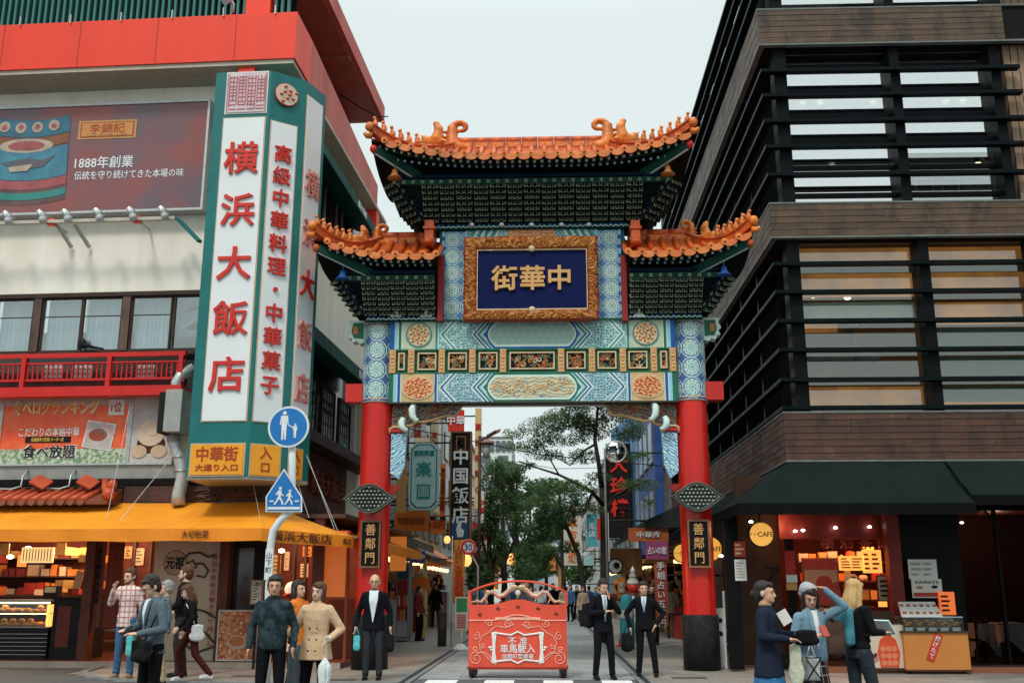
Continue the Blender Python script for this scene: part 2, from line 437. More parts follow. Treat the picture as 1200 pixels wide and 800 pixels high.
DIA = diaper_mat('cartouche_diaper',.16,(.08,.30,.38),(.52,.64,.48),(.62,.48,.18))
def scrollgold(name,a,b,c,scale=9):
 t = NT(name); u,v = t.uv(); vec = t.vec(u,v)
 w_ = t.node('ShaderNodeTexWave',wave_type='RINGS',rings_direction='SPHERICAL'); w_.inputs['Scale'].default_value = scale * .5
 w_.inputs['Distortion'].default_value = 9; w_.inputs['Detail'].default_value = 2; w_.inputs['Detail Scale'].default_value = 1.3
 t.put(w_.inputs['Vector'],vec); e = E(t,w_.outputs['Fac']); n = t.vor(scale,'F1',1,vec)
 col = t.mix(e.gt(.45),a,b); col = t.mix(n.lt(.22),col,c)
 return t.done(col,.5,bump=e,bs=.5,bd=.01)
SCR = scrollgold('gold_scrolls',(.66,.50,.24),(.25,.33,.30),(.10,.12,.30))
SCR2 = scrollgold('red_gold_scrolls',(.60,.10,.04),(.68,.42,.16),(.66,.55,.25),12)
SCR3 = scrollgold('carved_wood_scrolls',(.30,.14,.06),(.06,.05,.05),(.12,.22,.30),9)
SCRB = scrollgold('blue_scrolls',(.05,.25,.50),(.50,.66,.64),(.02,.10,.28),12)
gate = thing('chinese_gate',Vector((-.28,20,0)),
    'ornate Chinese gate with orange tiled roofs, painted beams and two red posts spanning the street','gate')
def gz(py,Y=gY): return A(CXP,py,Y).z
def gx(px,py=420,Y=gY): return A(px,py,Y).x
GC = gx(CXP); GK = (gx(790) - gx(458)) / (790 - 458)          # metres a photo pixel at the beam face
zB0,zB1,zP1,zU1 = gz(470),gz(437),gz(408),gz(375)
PX = (-3.40,2.89)
for sgn,px in zip((-1,1),PX):
 b = MB(); b.m = 0
 b.lathe([(.305,1.02),(.305,5.10)],(px,20,0),32); b.part('post',[RED],gate)
 b = MB(); b.lathe([(.0,.002),(.35,.002),(.345,.99),(.325,1.02),(.0,1.02)],(px,20,0),32); b.part('post_base',[BLK],gate)
 b = MB(); b.lathe([(.315,5.10),(.315,6.80)],(px,20,0),32,uvs=True); b.part('painted_post_sleeve',[ROS_POST],gate)
 b = MB()
 for z in (5.10,5.16,6.66,6.72): b.lathe([(.318,z),(.33,z + .015),(.318,z + .03)],(px,20,0),32)
 b.m = 1
 for k in range(40):
  a = 2 * math.pi * k / 40; c = Vector((px + .322 * math.cos(a),20 + .322 * math.sin(a),0))
  for z in (5.125,6.685): b.obox(c + Vector((0,0,z)),(.02,.02,.03),Matrix.Rotation(a,3,'Z'))
 b.part('post_band',[CREAM,BLU],gate)
 ex = px + sgn * .29; b = MB(); zt,zb = gz(376,20),gz(403,20)
 pl = [(0,zb + .03),(.1,zb),(.16,zb + .06),(.24,zb + .03),(.27,zb + .12),(.34,zb + .13),(.30,zb + .22),(.36,zb + .28),(.31,zt - .1),(.33,zt),(0,zt)]
 b.prism([(sgn * u,v) for u,v in pl],(ex,19.86,0),XV,ZV,(0,.26,0)); b.m = 1
 b.prism([(sgn * u,v) for u,v in [(.02,zb + .10),(.22,zb + .12),(.27,zb + .25),(.24,zt - .05),(.02,zt - .05)]],(ex,19.852,0),XV,ZV,(0,.01,0)); b.m = 2
 b.box(ex + sgn * .13,ex + sgn * .23,19.835,19.853,zb + .2,zb + .36)
 b.part('beam_end',[PALE,GRN,GOLD],gate)
 b = MB(); z1,z0 = (gz(450,20),gz(471,20)); b.box(ex,ex + sgn * .34,19.84,20.16,z0,z1); b.part('tie_beam_end',[RED],gate)
 b = MB(); zc = gz(583 if sgn < 0 else 582,19.4); xc = gx(432 if sgn < 0 else 818,583,19.4); hw,hh = .50,.27
 n = 24; eye = [(hw * (1 - 2 * k / n),hh * math.sin(math.pi * k / n) ** 1.25) for k in range(n + 1)] + [(-hw * (1 - 2 * k / n),-hh * math.sin(math.pi * k / n) ** 1.25) for k in range(1,n)]
 b.prism(eye,(xc,19.45,zc),XV,ZV,(0,.20,0));
 lamp = b.part('lantern_box',[paint('lamp_iron',(.03,.035,.035),(.01,.01,.01),.4)],gate)
 b = MB(); rng = random.Random(3)
 for s_ in (1.0,.86):
  b.tube([(xc + u * s_,19.435,zc + v * s_) for u,v in eye] + [(xc + eye[0][0] * s_,19.435,zc)],.012,5)
 b.m = 1
 for i in range(13):
  for j in range(7):
   u = (i - 6) * .072 + (.036 if j % 2 else 0); v = (j - 3) * .07
   if abs(v) < hh * .84 * math.sin(math.pi * max(0,min(1,.5 + u / hw / 1.84))) ** 1.25 - .01:
    b.ball((xc + u,19.44,zc + v),(.024,.012,.017),6,4)
 b.part('lantern_lattice',[paint('lamp_iron_grey',(.16,.18,.15),(.06,.07,.06),.5),paint('lamp_glass_bits',(.42,.46,.38),(.20,.22,.18),.3)],lamp)
 x0,x1 = (gx(422,640,19.62),gx(446,640,19.62)) if sgn < 0 else (gx(806,640,19.62),gx(832,640,19.62)); z0,z1 = gz(665,19.62),gz(609,19.62)
 b = MB(); b.box(x0,x1,19.60,19.70,z0,z1); pq = b.part('name_plaque',[paint('plaque_black',(.012,.010,.010),None,.3)],gate)
 b = MB(); t_ = .035
 b.box(x0,x1,19.575,19.60,z0,z0 + t_).box(x0,x1,19.575,19.60,z1 - t_,z1).box(x0,x0 + t_,19.576,19.60,z0 + t_,z1 - t_).box(x1 - t_,x1,19.576,19.60,z0 + t_,z1 - t_)
 b.part('plaque_frame',[wood('plaque_wood','#8a5a3a','#5a3826')],pq)
 b = MB(); b.text('善鄰門',((x0 + x1) / 2,19.592,(z0 + z1) / 2),.235,depth=.02,vertical=True,step=1.13,bold=.004,wide=.9); b.part('lettering',[GOLDL],pq)
# ---- beams with their painting, mirrored about the middle
def U(h,sgn): return GC + sgn * h * GK
def vz(z0,z1,v): return z0 + (z1 - z0) * v
def beam(name,z0,z1,y,y2,hmax,lower,mats):
 b = MB(); b.box(U(-hmax,1),U(hmax,1),y,y2,z0,z1); o = b.part(name,[PALE],gate)
 def plate(nm,polys,mat,proud):
  for pl in polys:
   b = MB(); b.prism([(u,v) for u,v in pl],(0,y - proud,0),XV,ZV,(0,proud + .003,0)); b.part(nm,[mat],o)
 def strip(h0,h1): return [[(U(h0,s_),vz(z0,z1,.0)),(U(h1,s_),vz(z0,z1,0)),(U(h1,s_),vz(z0,z1,1)),(U(h0,s_),vz(z0,z1,1))] for s_ in (-1,1)]
 H = hmax; plate('painted_stripe',strip(H,H - 5.5),BLU if not lower else GRN,.007); plate('painted_stripe',strip(H - 5.5,H - 9),LBLU,.007)
 plate('painted_stripe',strip(H - 10.5,H - 13.5),GRN if not lower else BLU,.007)
 plate('painted_panel',strip(H - 15,115),paint('panel_pale_gold',(.50,.56,.40),(.42,.46,.32),.55) if not lower else paint('panel_ochre',(.58,.42,.20),(.46,.32,.15),.55),.006)
 plate('painted_stripe',strip(114,111.5),TEAL if not lower else BLU,.007)
 for s_ in (-1,1):                                       # medallion
  b = MB(); c = (U(133.5,s_),y - .022,(z0 + z1) / 2); ry = (z1 - z0) * (.42 if not lower else .40); rx = ry * (1.0 if not lower else 1.35)
  b.disc(c,rx * 1.08,-.02,n=28,ry=ry * 1.06); b.m = 1; b.disc((c[0],y - .028,c[2]),rx * .95,-.02,n=28,ry=ry * .95); b.m = 2
  rg = random.Random(5)
  for k in range(26):
   a = k * 2.4; q = math.sqrt(k / 26) * .86
   b.ball((c[0] + rx * q * math.cos(a),y - .03,c[2] + ry * q * math.sin(a)),(.03 + .02 * rg.random(),.012,.018),6,4,Matrix.Rotation(a * 1.7,3,'Y'))
  b.part('medallion',[TEAL,CREAM,GOLD] if not lower else [CREAM,SCR2,paint('medallion_red',(.55,.13,.06),None)],o)
 plate('filigree_panel',[[(U(110,s_),z0),(U(46,s_),z0),(U(46,s_),z1),(U(110,s_),z1)] for s_ in (-1,1)],FIL if lower else FIL2,.005)
 def chev(ha,hb,wd,mat,pr):
  zm = (z0 + z1) / 2
  plate('painted_chevron',[[(U(ha,s_),zm),(U(hb,s_),z1),(U(hb - wd,s_),z1),(U(ha - wd,s_),zm),(U(hb - wd,s_),z0),(U(hb,s_),z0)] for s_ in (-1,1)],mat,pr)
 for i,(ha,m_) in enumerate([(110,PALE),(107.5,BLU if lower else TEAL),(105,PALE)]): chev(ha,ha - 15,2.6,m_,.009)
 for i,(ha,m_) in enumerate([(72,PALE),(69.6,BLU),(67.2,PALE),(64.8,GRN),(62.4,LBLU),(60,PALE),(57.6,BLU)]): chev(ha,ha - 15,2.5,m_,.009)
 zm = (z0 + z1) / 2; hh = (z1 - z0)
 def cart(e,f): # cartouche outline with rounded ends
  pts = []
  for s_ in (1,-1):
   for k in range(-5,6):
    a = k / 5; pts.append((U((50 + e - 9 * a * a) ,s_),zm + a * s_ * hh * f))
  return pts
 plate('cartouche_border',[cart(4,.5)],BLU if not lower else GRN,.011); plate('cartouche_border',[cart(2,.44)],PALE,.014)
 plate('cartouche',[cart(0,.36)],DIA if not lower else SCR,.018)
 if lower:
  b = MB(); rg = random.Random(11)                      # gilt cloud scrolls in relief
  for k in range(26):
   x = U(-44 + 88 * k / 25,1); z = zm + rg.uniform(-.1,.1); r = rg.uniform(.035,.06)
   b.tube([(x + r * math.cos(a_) * (1 - a_ / 9),y - .022,z + r * math.sin(a_) * (1 - a_ / 9)) for a_ in [j * .8 for j in range(8)]],[.014] * 8,5)
  b.part('gilt_scrolls',[paint('scroll_gilt',(.74,.52,.26),(.6,.36,.15),.5)],o,kind='stuff')
 return o
up = beam('upper_beam',zP1,zU1,gY,20.3,168,False,None)
lo = beam('lower_beam',zB0,zB1,gY,20.3,168,True,None)
b = MB(); b.box(U(-168,1),U(168,1),gY - .012,gY + .3,zB0 - .03,zB0 - .002); b.part('beam_underside',[paint('beam_under',(.07,.065,.055),None)],gate)
b = MB(); b.box(U(-168,1),U(168,1),gY + .05,20.2,zB1,zP1); b.part('panel_back',[GRN],gate)
b = MB()
for z in (zB1 + .0,zP1 - .035): b.box(U(-168,1),U(168,1),gY - .01,gY + .05,z + .002,z + .033)
b.part('panel_rail',[GRN],gate)
dv = MB(); dw = 7.2 * GK; dh = zP1 - zB1 - .03; dv.box(-dw / 2,dw / 2,-.03,.05,0,dh); dv.m = 1
dv.box(-dw / 2 + .02,dw / 2 - .02,-.036,-.02,.03,dh - .03); dv.m = 0
for k in range(5): dv.ball((0,-.036,.09 + k * (dh - .18) / 4),(.035,.014,.03),8,5)
dm = dv.mesh([paint('divider_gold',(.62,.40,.17),(.5,.25,.1)),SCR2])
for px in (459.5,481.5,517.5,553.5,589.5):
 for s_ in (-1,1): piece('panel_divider',dm,gate,(U(CXP - px,s_),gY,zB1 + .015))
rg = random.Random(21)
for i,(a_,b_) in enumerate([(466,474),(489,511),(525,547),(561,583),(597,650)]):
 for s_ in ((-1,1) if i < 4 else (1,)):
  xa,xb = (U(CXP - a_,s_),U(CXP - b_,s_)) if i < 4 else (U(-26.5,1),U(26.5,1)); xa,xb = sorted((xa,xb)); za,zb = zB1 + .075,zP1 - .075
  b = MB(); t_ = .028; b.m = 0
  b.box(xa,xb,gY - .025,gY + .05,za,za + t_).box(xa,xb,gY - .025,gY + .05,zb - t_,zb).box(xa,xa + t_,gY - .024,gY + .05,za + t_,zb - t_).box(xb - t_,xb,gY - .024,gY + .05,za + t_,zb - t_)
  fr = b.part('panel_frame',[paint('frame_buff',(.62,.48,.30),(.5,.36,.2))],gate)
  b = MB(); b.box(xa + t_,xb - t_,gY + .035,gY + .045,za + t_,zb - t_); n = max(3,int((xb - xa) * 26))
  for k in range(n * 2):
   b.m = rg.choice([1,1,2,3,4]); x = rg.uniform(xa + .06,xb - .06); z = rg.uniform(za + .06,zb - .06); r = rg.uniform(.03,.07); q = rg.random() * 6
   pts = [Vector((min(max(x + r * math.cos(q + a2 * .9) * (1 - a2 / 10),xa + .04),xb - .04),gY + .015 + .012 * math.sin(a2),min(max(z + r * math.sin(q + a2 * .9) * (1 - a2 / 10),za + .04),zb - .04))) for a2 in range(6)]
   b.tube(pts,[.018,.022,.02,.016,.012,.006],5)
  b.part('carved_relief',[paint('relief_dark',(.012,.02,.02),None),GOLD,paint('relief_red',(.38,.08,.06),None),paint('relief_green',(.04,.18,.12),None),CREAM],fr)
# ---- board wall above the beams, side columns, cornice, name board
bz0,bz1 = zU1 + .015,gz(262,19.62)
b = MB(); b.box(gx(514,320),gx(733,320),19.72,20.3,bz0,bz1 + .3); b.part('tower_wall',[TEAL],gate)
cw = MB()
for pa,pb in ((519,546),(699,727)):
 b = MB(); b.box(gx(pa,320),gx(pb,320),19.64,19.72,bz0,gz(271)); o = b.part('painted_column',[ROS_UP],gate)
 b = MB()
 for x in (gx(pa,320),gx(pb,320)): b.box(x - .022,x + .022,19.62,19.70,bz0,gz(271))
 b.m = 1
 for x in (gx(pa,320),gx(pb,320)):
  for k in range(9): b.disc((x,19.618,bz0 + .12 + k * .2),.045,-.02,n=8)
 b.part('column_edge',[LBLU,BLU],o)
b = MB(); za,zb = gz(279),gz(264)
b.box(gx(546,272),gx(699,272),19.66,19.74,za - .1,zb); o = b.part('upper_frieze',[FIL2],gate)
b = MB()
for i in range(8):
 for s_ in (-1,1):
  x = U(74 - i * 4.2,s_); b.m = i % 2; d_ = s_ * .16
  b.prism([(x,za - .05),(x + s_ * .045,za - .05),(x + s_ * .045 - d_,zb),(x - d_,zb)],(0,19.652,0),XV,ZV,(0,.008,0))
b.m = 2; b.prism([(U(-30,1),za - .05),(U(30,1),za - .05),(U(26,1),zb - .03),(U(-26,1),zb - .03)],(0,19.648,0),XV,ZV,(0,.008,0))
b.part('painted_chevron',[TEAL,PALE,SCR2],o)
def cloudband(x0,x1,z,y,name='cloud_moulding',n=None):
 n = n or max(2,int((x1 - x0) / .2)); p = (x1 - x0) / n
 b = MB(); b.box(x0,x1,y,y + .1,z - .02,z + .09); b.m = 1
 for k in range(n):
  x = x0 + (k + .5) * p; b.m = 1; b.ball((x - p * .2,y,z + .05),(p * .22,.035,.05),8,5); b.m = 2; b.ball((x + p * .25,y,z + .035),(p * .18,.03,.035),8,5)
  b.m = 3; b.tube([(x - p * .45,y - .035,z),(x - p * .2,y - .04,z + .03),(x,y - .035,z),(x + p * .25,y - .04,z + .025),(x + p * .5,y - .035,z)],.009,4)
 return b.part(name,[DGRN,BLU,TEAL,PALE],gate)
cloudband(gx(511,265),gx(736,265),gz(267,19.6),19.58)
for x0,x1 in ((gx(430,372),gx(512,372)),(gx(736,372),gx(822,372))): cloudband(x0,x1,gz(374,19.6),19.57)
b = MB(); b.box(gx(512),gx(735),19.6,19.66,zU1 - .01,zU1 + .02); b.part('green_fillet',[GRN],gate)
Yn = 19.36; nx0,nx1,nz0,nz1 = gx(559,320,Yn),gx(688,320,Yn),gz(363,Yn),gz(292,Yn)
fx0,fx1,fz0,fz1 = gx(543.5,320,Yn),gx(700.5,320,Yn),gz(375.5,Yn),gz(277.5,Yn)
b = MB(); b.box(nx0 - .05,nx1 + .05,Yn + .02,Yn + .10,nz0 - .05,nz1 + .05); nb = b.part('name_board',[NAVY],gate)
def frame_rail(p0,p1,p2,p3,seed,n=60,m=9):
 """a carved gilt rail between the outer edge p0-p1 and the inner edge p3-p2, mitred"""
 rows = []
 p0,p1,p2,p3 = map(Vector,(p0,p1,p2,p3))
 for i in range(n + 1):
  a = p0.lerp(p1,i / n); c = p3.lerp(p2,i / n); row = []
  for j in range(m + 1):
   q = a.lerp(c,j / m); h = math.sin(math.pi * j / m) ** .5 * .05
   e = abs(math.sin(9 * mnoise.noise(q * 4.1 + Vector((seed,0,0))) * 2.2)); k = min(i,n - i,3) / 3 * (1 if 0 < j < m else 0)
   edge = .03 * mnoise.noise(q * 9) if j == 0 else 0
   off = (a - c).normalized() * edge
   row.append(q + off + Vector((0,-(h + .05 * (e - .45) * k + .02),0)))
  rows.append(row)
 return rows
for q,(a_,b_,c_,d_) in enumerate([((fx0,fz0),(fx1,fz0),(nx1,nz0),(nx0,nz0)),((fx1,fz0),(fx1,fz1),(nx1,nz1),(nx1,nz0)),((fx1,fz1),(fx0,fz1),(nx0,nz1),(nx1,nz1)),((fx0,fz1),(fx0,fz0),(nx0,nz0),(nx0,nz1))]):
 rows = frame_rail(*[(p[0],Yn,p[1]) for p in (a_,b_,c_,d_)],q * 3.3,n=110 if q % 2 == 0 else 70)
 b = MB(); b.grid(rows)
 for i,f in enumerate(b.f):
  y_ = sum(b.v[k].y for k in f) / 4
  b.mi[i] = 1 if y_ > Yn - .060 + (.02 if q == 2 else 0) else 0
 r0,r1 = [r[0] for r in rows],[r[-1] for r in rows]; bk = Vector((0,.1,0))
 b.m = 1; b.grid([r0,[Vector((p.x,Yn + .12,p.z)) for p in r0]]); b.grid([[Vector((p.x,Yn + .12,p.z)) for p in r1],r1])
 b.part('board_frame',[GOLD,paint('frame_recess',(.32,.05,.02),(.2,.03,.015),.6)],gate)
b = MB()
for z in (nz0 + .01,nz1 - .01): b.box(nx0,nx1,Yn - .02,Yn + .02,z - .014,z + .014)
for x in (nx0,nx1): b.box(x - .014,x + .014,Yn - .021,Yn + .02,nz0,nz1)
b.ball(((nx0 + nx1) / 2,Yn - .04,nz1 + .0),(.07,.05,.07)); b.ball(((nx0 + nx1) / 2,Yn - .04,nz0),(.07,.05,.06))
b.part('frame_bead',[CREAM],nb)
for ch,px in (('街',591),('華',624),('中',655.5)):
 b = MB(); b.text(ch,(gx(px,327,Yn),Yn + .00,gz(326.5,Yn)),.53,depth=.07,bold=.022); b.part('lettering',[GOLDL],nb)
# ---- tiled roofs
def roof(x0,x1,up0,up1,Yf,Yr,ze,zr,rx0,rx1,lift,pitch,label):
 c = (x0 + x1) / 2; Lh = (x1 - x0) / 2; sp = rx0 - x0 if up0 else x1 - rx1
 def lf(x):
  v = 0
  if up0: v = max(v,1 - (x - x0) / (sp * 1.5))
  if up1: v = max(v,1 - (x1 - x) / (sp * 1.5))
  return max(0,v)
 def eav(x): k = lf(x); return Vector((x,Yf - .14 * k ** 2,ze + lift * k ** 1.9))
 def lim(x):
  t = 1
  if up0 and x < rx0: t = max(0,(x - x0) / sp)
  if up1 and x > rx1: t = max(0,(x1 - x) / sp)
  return t
 def surf(x,s):
  e = eav(x); z = e.z + (zr - e.z) * (s ** 1.12 if s > 0 else 0) - .06 * math.sin(math.pi * min(1,s)) ; return Vector((x,e.y + (Yr - e.y) * s,z))
 o = MB(); xs = [x0 + (x1 - x0) * i / 40 for i in range(41)]; b = MB(); n = 6
 rows = [[surf(x,lim(x) * j / n) for j in range(n + 1)] for x in xs]; b.grid(rows)
 mir = lambda p: Vector((p.x,2 * Yr - p.y,p.z))
 b.grid([[mir(p) for p in reversed(r)] for r in rows])
 for up_,xe,rx,sg in ((up0,x0,rx0,1),(up1,x1,rx1,-1)):      # end slopes
  if not up_: continue
  m_ = 10; ends = []
  for i in range(m_ + 1):
   f = i / m_; yy = f * 2 - 1; a_ = surf(xe,0); ylen = (Yr - a_.y); k = abs(yy)
   ends.append([Vector((xe + (rx - xe) * t * (1 - 0) ,Yr + yy * ylen * (1 - t),ze + lift * k ** 2.5 * (1 - t) + (zr - ze) * t ** 1.12)) for t in [j / n for j in range(n + 1)]])
  b.grid(ends); b.m = 1; b.grid([[p + Vector((0,0,-.06)) for p in r] for r in ends]); b.m = 0
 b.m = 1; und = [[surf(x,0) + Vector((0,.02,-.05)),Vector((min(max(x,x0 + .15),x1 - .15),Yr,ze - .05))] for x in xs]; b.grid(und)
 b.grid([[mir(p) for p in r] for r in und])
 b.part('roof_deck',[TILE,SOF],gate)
 nrow = round((x1 - x0) / pitch); disc_m = None
 for i in range(nrow + 1):
  x = x0 + (x1 - x0) * i / nrow; t = lim(x)
  if i in (0,nrow) and (up0 if i == 0 else up1): continue
  b = MB(); m_ = max(1,round(6 * t)); pts = [surf(x,t * j / m_) + Vector((0,-.03 if j == 0 else 0,.03)) for j in range(m_ + 1)]
  b.tube(pts,.058,8)
  b.m = 1; b.disc(pts[0] + Vector((0,-.012,0)),.068,-.02,n=14); b.m = 0; b.ball(pts[0] + Vector((0,-.02,0)),(.03,.02,.03),8,4)
  b.part('roof_tile',[TILE,TILED],gate)
  if i < nrow:                                          # drip tile hanging between two barrel tiles
   xm = x + pitch / 2; e = surf(xm,0); sl_ = (surf(xm + .05,0).z - surf(xm - .05,0).z) / .1; b = MB(); w_ = pitch * .46
   pl = [(w_ * math.cos(math.pi + math.pi * k / 10),-.03 + .075 * math.sin(math.pi + math.pi * k / 10)) for k in range(11)] + [(w_,.03),(-w_,.03)]
   b.prism([(u,v + u * sl_) for u,v in pl],e + Vector((0,-.035,-.0)),XV,ZV,(0,.025,0))
   b.part('drip_tile',[TILEL],gate)
 rf = MB(); rf.box(-.032,.032,0,.5,-.032,.032); rf.m = 1; rf.box(-.026,.026,-.006,0,-.026,.026); rm = rf.mesh([DGRN,paint('rafter_end',(.50,.42,.36),None)])
 rf = MB(); rf.cyl((0,0,0),(0,.5,.10),.034,n=8); rf.m = 1; rf.cyl((0,-.008,0),(0,0,0),.027,n=8); rl = rf.mesh([DBRB,paint('rafter_end_blue',(.42,.52,.55),None)])
 nr = round((x1 - x0 - .3) / .146)
 for i in range(nr + 1):
  x = x0 + .15 + (x1 - x0 - .3) * i / nr; e = eav(x); fan = 0
  if up0: fan = max(fan,0) - .0 + .45 * max(0,lf(x)) if x < c else fan
  if up1 and x > c: fan = -.45 * max(0,lf(x))
  piece('rafter',rm,gate,(x,e.y + .09,e.z - .095),(R(10),0,-fan))
  piece('rafter',rl,gate,(x + fan * .12,e.y + .30,e.z * .55 + (ze) * .45 - .105),(R(4),0,-fan))
 zt = zr + .0; L = rx1 - rx0; nb_ = max(2,round(L / .36)); rb = MB(); w_ = L / nb_
 rb.box(-w_ / 2 + .006,w_ / 2 - .006,-.07,.07,0,.20); rb.m = 1; rb.box(-w_ / 2 + .006,w_ / 2 - .006,-.095,.095,-.06,0); rb.m = 2
 rb.cyl((-w_ / 2 + .004,0,.22),(w_ / 2 - .004,0,.22),.085,n=10); rb.m = 1; rb.box(-w_ / 2 + .05,w_ / 2 - .05,-.078,.078,.05,.15)
 me = rb.mesh([TILE,TILED,TILE])
 for k in range(nb_): piece('ridge_block',me,gate,(rx0 + w_ * (k + .5),Yr,zt - .08))
 for up_,xe,rx,sg in ((up0,x0,rx0,-1),(up1,x1,rx1,1)):
  if not up_: continue
  for fb in (1,-1):
   pts = []
   for j in range(11):
    t = j / 10; x = rx + (xe - rx) * t; p = surf(x,lim(x)); p = Vector((x,p.y,p.z + .1 + .16 * t ** 3))
    if fb < 0: p = mir(p)
    pts.append(p)
   b = MB(); b.smooth = False
   sec = [(-.07,-.16),(.07,-.16),(.07,-.02),(.095,.0),(.095,.03),(.05,.06),(-.05,.06),(-.095,.03),(-.095,.0),(-.07,-.02)]
   rows = []
   for j,p in enumerate(pts):
    d = (pts[min(j + 1,10)] - pts[max(j - 1,0)]); d.z = 0; d.normalize(); sd = d.cross(ZV)
    rows.append([p + sd * u + ZV * v for u,v in sec])
   b.grid(rows,True); b.add(rows[-1],[tuple(range(10))]); b.add(rows[0],[tuple(range(10))[::-1]])
   tip = pts[-1]; b.m = 1; b.ball(tip + Vector((sg * .04,-.02 * fb,-.02)),(.09,.08,.10),8,6)
   b.tube([tip + Vector((0,0,-.2)),tip + Vector((sg * .08,-.04 * fb,-.22)),tip + Vector((sg * .14,-.06 * fb,-.17))],[.07,.06,.03],8)
   hp = b.part('hip_ridge',[TILE,TILED],gate)
   for j in range(6):
    t = .96 - j * .095; k = t * 10; i = int(k); p = pts[i].lerp(pts[min(10,i + 1)],k - i)
    piece('roof_figure',FIGS[j % 2],gate,p + Vector((0,0,.04)),(0,0,(R(35) if sg > 0 else R(-35)) * fb + (math.pi if fb < 0 else 0)),(1.15 if j else 1.0,) * 3)
  beast = CHI1 if abs(lift) > 0 else CHI1
  pA = surf(rx + sg * .16 * 1,lim(rx + sg * .16)); bx = MB()
  piece('ridge_beast',CHI2,gate,(rx + sg * .02,Yr,zr - .12),None,(sg * (1.35 if L > 1.6 else .9),1.4,(1.12 if L > 1.6 else .8)))
  piece('hip_beast',CHI1,gate,Vector((rx + sg * .42 * (1 if L > 1.6 else .8),Yr - .35,zr - .18)),(0,0,R(25) * sg),(sg * (1.3 if L > 1.6 else .9),1.4,(1.15 if L > 1.6 else .8)))
 return eav
def figure(k):
 p = [('e',(0,0,.05),(.05,.055,.05)),('t',(0,.01,.05),(0,-.015,.14),.045,.03),('e',(0,-.03,.185),(.032,.038,.034)),('t',(0,-.03,.18),(0,-.075,.17),.02,.012),
   ('t',(.03,-.02,.11),(.03,-.05,.02),.016,.014),('t',(-.03,-.02,.11),(-.03,-.05,.02),.016,.014),('t',(0,.04,.05),(0,.07,.14),.02,.01)]
 if k: p += [('t',(0,-.01,.2),(0,.01,.245),.014,.008),('e',(0,-.01,.12),(.05,.04,.045))]
 m = blob(p,.011,2); m.materials.append(TILED); return m
FIGS = [figure(0),figure(1)]
def beast(pr):
 m = blob(pr,.018,2); m.materials.append(TILED); return m
sp = [Vector((-.06 + .12 * math.cos(a) * (1 - a / 11),0,.52 + .12 * math.sin(a) * (1 - a / 11))) for a in [k * .55 for k in range(10)]]
pr2 = [('e',(.0,0,.10),(.19,.11,.13)),('t',(.05,0,.12),(.07,0,.32),.13,.10),('t',(.07,0,.32),(.07,0,.50),.10,.08),('t',(-.1,0,.1),(-.24,0,.05),.08,.05),('t',(-.1,0,.18),(-.22,0,.2),.05,.03)]
pr2 += [('t',(.065 + .0,0,.5),sp[0] + Vector((.02,0,0)),.08,.075)] + [('t',sp[i],sp[i + 1],.07 - i * .004,.066 - i * .004) for i in range(9)]
for k in range(4): pr2.append(('e',(.17,0,.1 + k * .11),(.05,.04,.03)))
CHI2 = beast(pr2)
pr1 = [('e',(.05,0,.14),(.2,.10,.13)),('t',(-.02,0,.18),(-.05,0,.36),.11,.075),('t',(-.05,0,.36),(-.0,0,.50),.08,.05),('e',(-.0,0,.5),(.06,.05,.05)),
  ('t',(.15,0,.2),(.34,0,.14),.08,.05),('t',(.16,0,.12),(.32,0,.05),.05,.035),('t',(.18,0,.24),(.30,0,.34),.03,.015),('e',(.2,0,.25),(.07,.08,.06))]
for k in range(4): pr1.append(('e',(-.13 + .02 * k,0,.12 + k * .1),(.05,.04,.03)))
CHI1 = beast([(q[0],) + tuple(q[1:]) for q in pr1])
zeM = A(620,185,18.5).z + .07; zrM = A(620,172,20).z
roof(A(436,172,18.5).x,A(810,170,18.5).x,True,True,18.52,20,zeM,zrM,A(536,172,20).x,A(706,172,20).x,.34,.262,'main')
zeS = A(480,303,18.75).z + .07; zrS = A(480,284,20).z
roof(A(369,290,18.75).x,A(511,300,18.75).x,True,False,18.76,20,zeS,zrS,A(447,284,20).x,A(512,284,20).x,.34,.262,'left')
roof(A(736,300,18.75).x,A(881,290,18.75).x,False,True,18.76,20,zeS,zrS,A(735,284,20).x,A(806,284,20).x,.34,.262,'right')
for s_,px in ((-1,504),(1,744)):
 b = MB(); x = A(px,280,19.5).x; b.box(x - .09,x + .09,19.3,19.7,A(px,292,19.5).z,A(px,262,19.5).z); b.ball((x,19.27,A(px,288,19.5).z),(.12,.12,.08)); b.box(x - .12,x + .12,19.27,19.5,A(px,272,19.5).z,A(px,269,19.5).z)
 b.part('corner_ornament',[TILE],gate)
 px2 = 516.5 if s_ < 0 else 731.5; x = A(px2,340,19.5).x; b = MB(); b.box(x - .055,x + .055,19.45,19.7,A(px2,376,19.5).z,A(px2,300,19.5).z); b.part('barge_board',[DRED],gate)
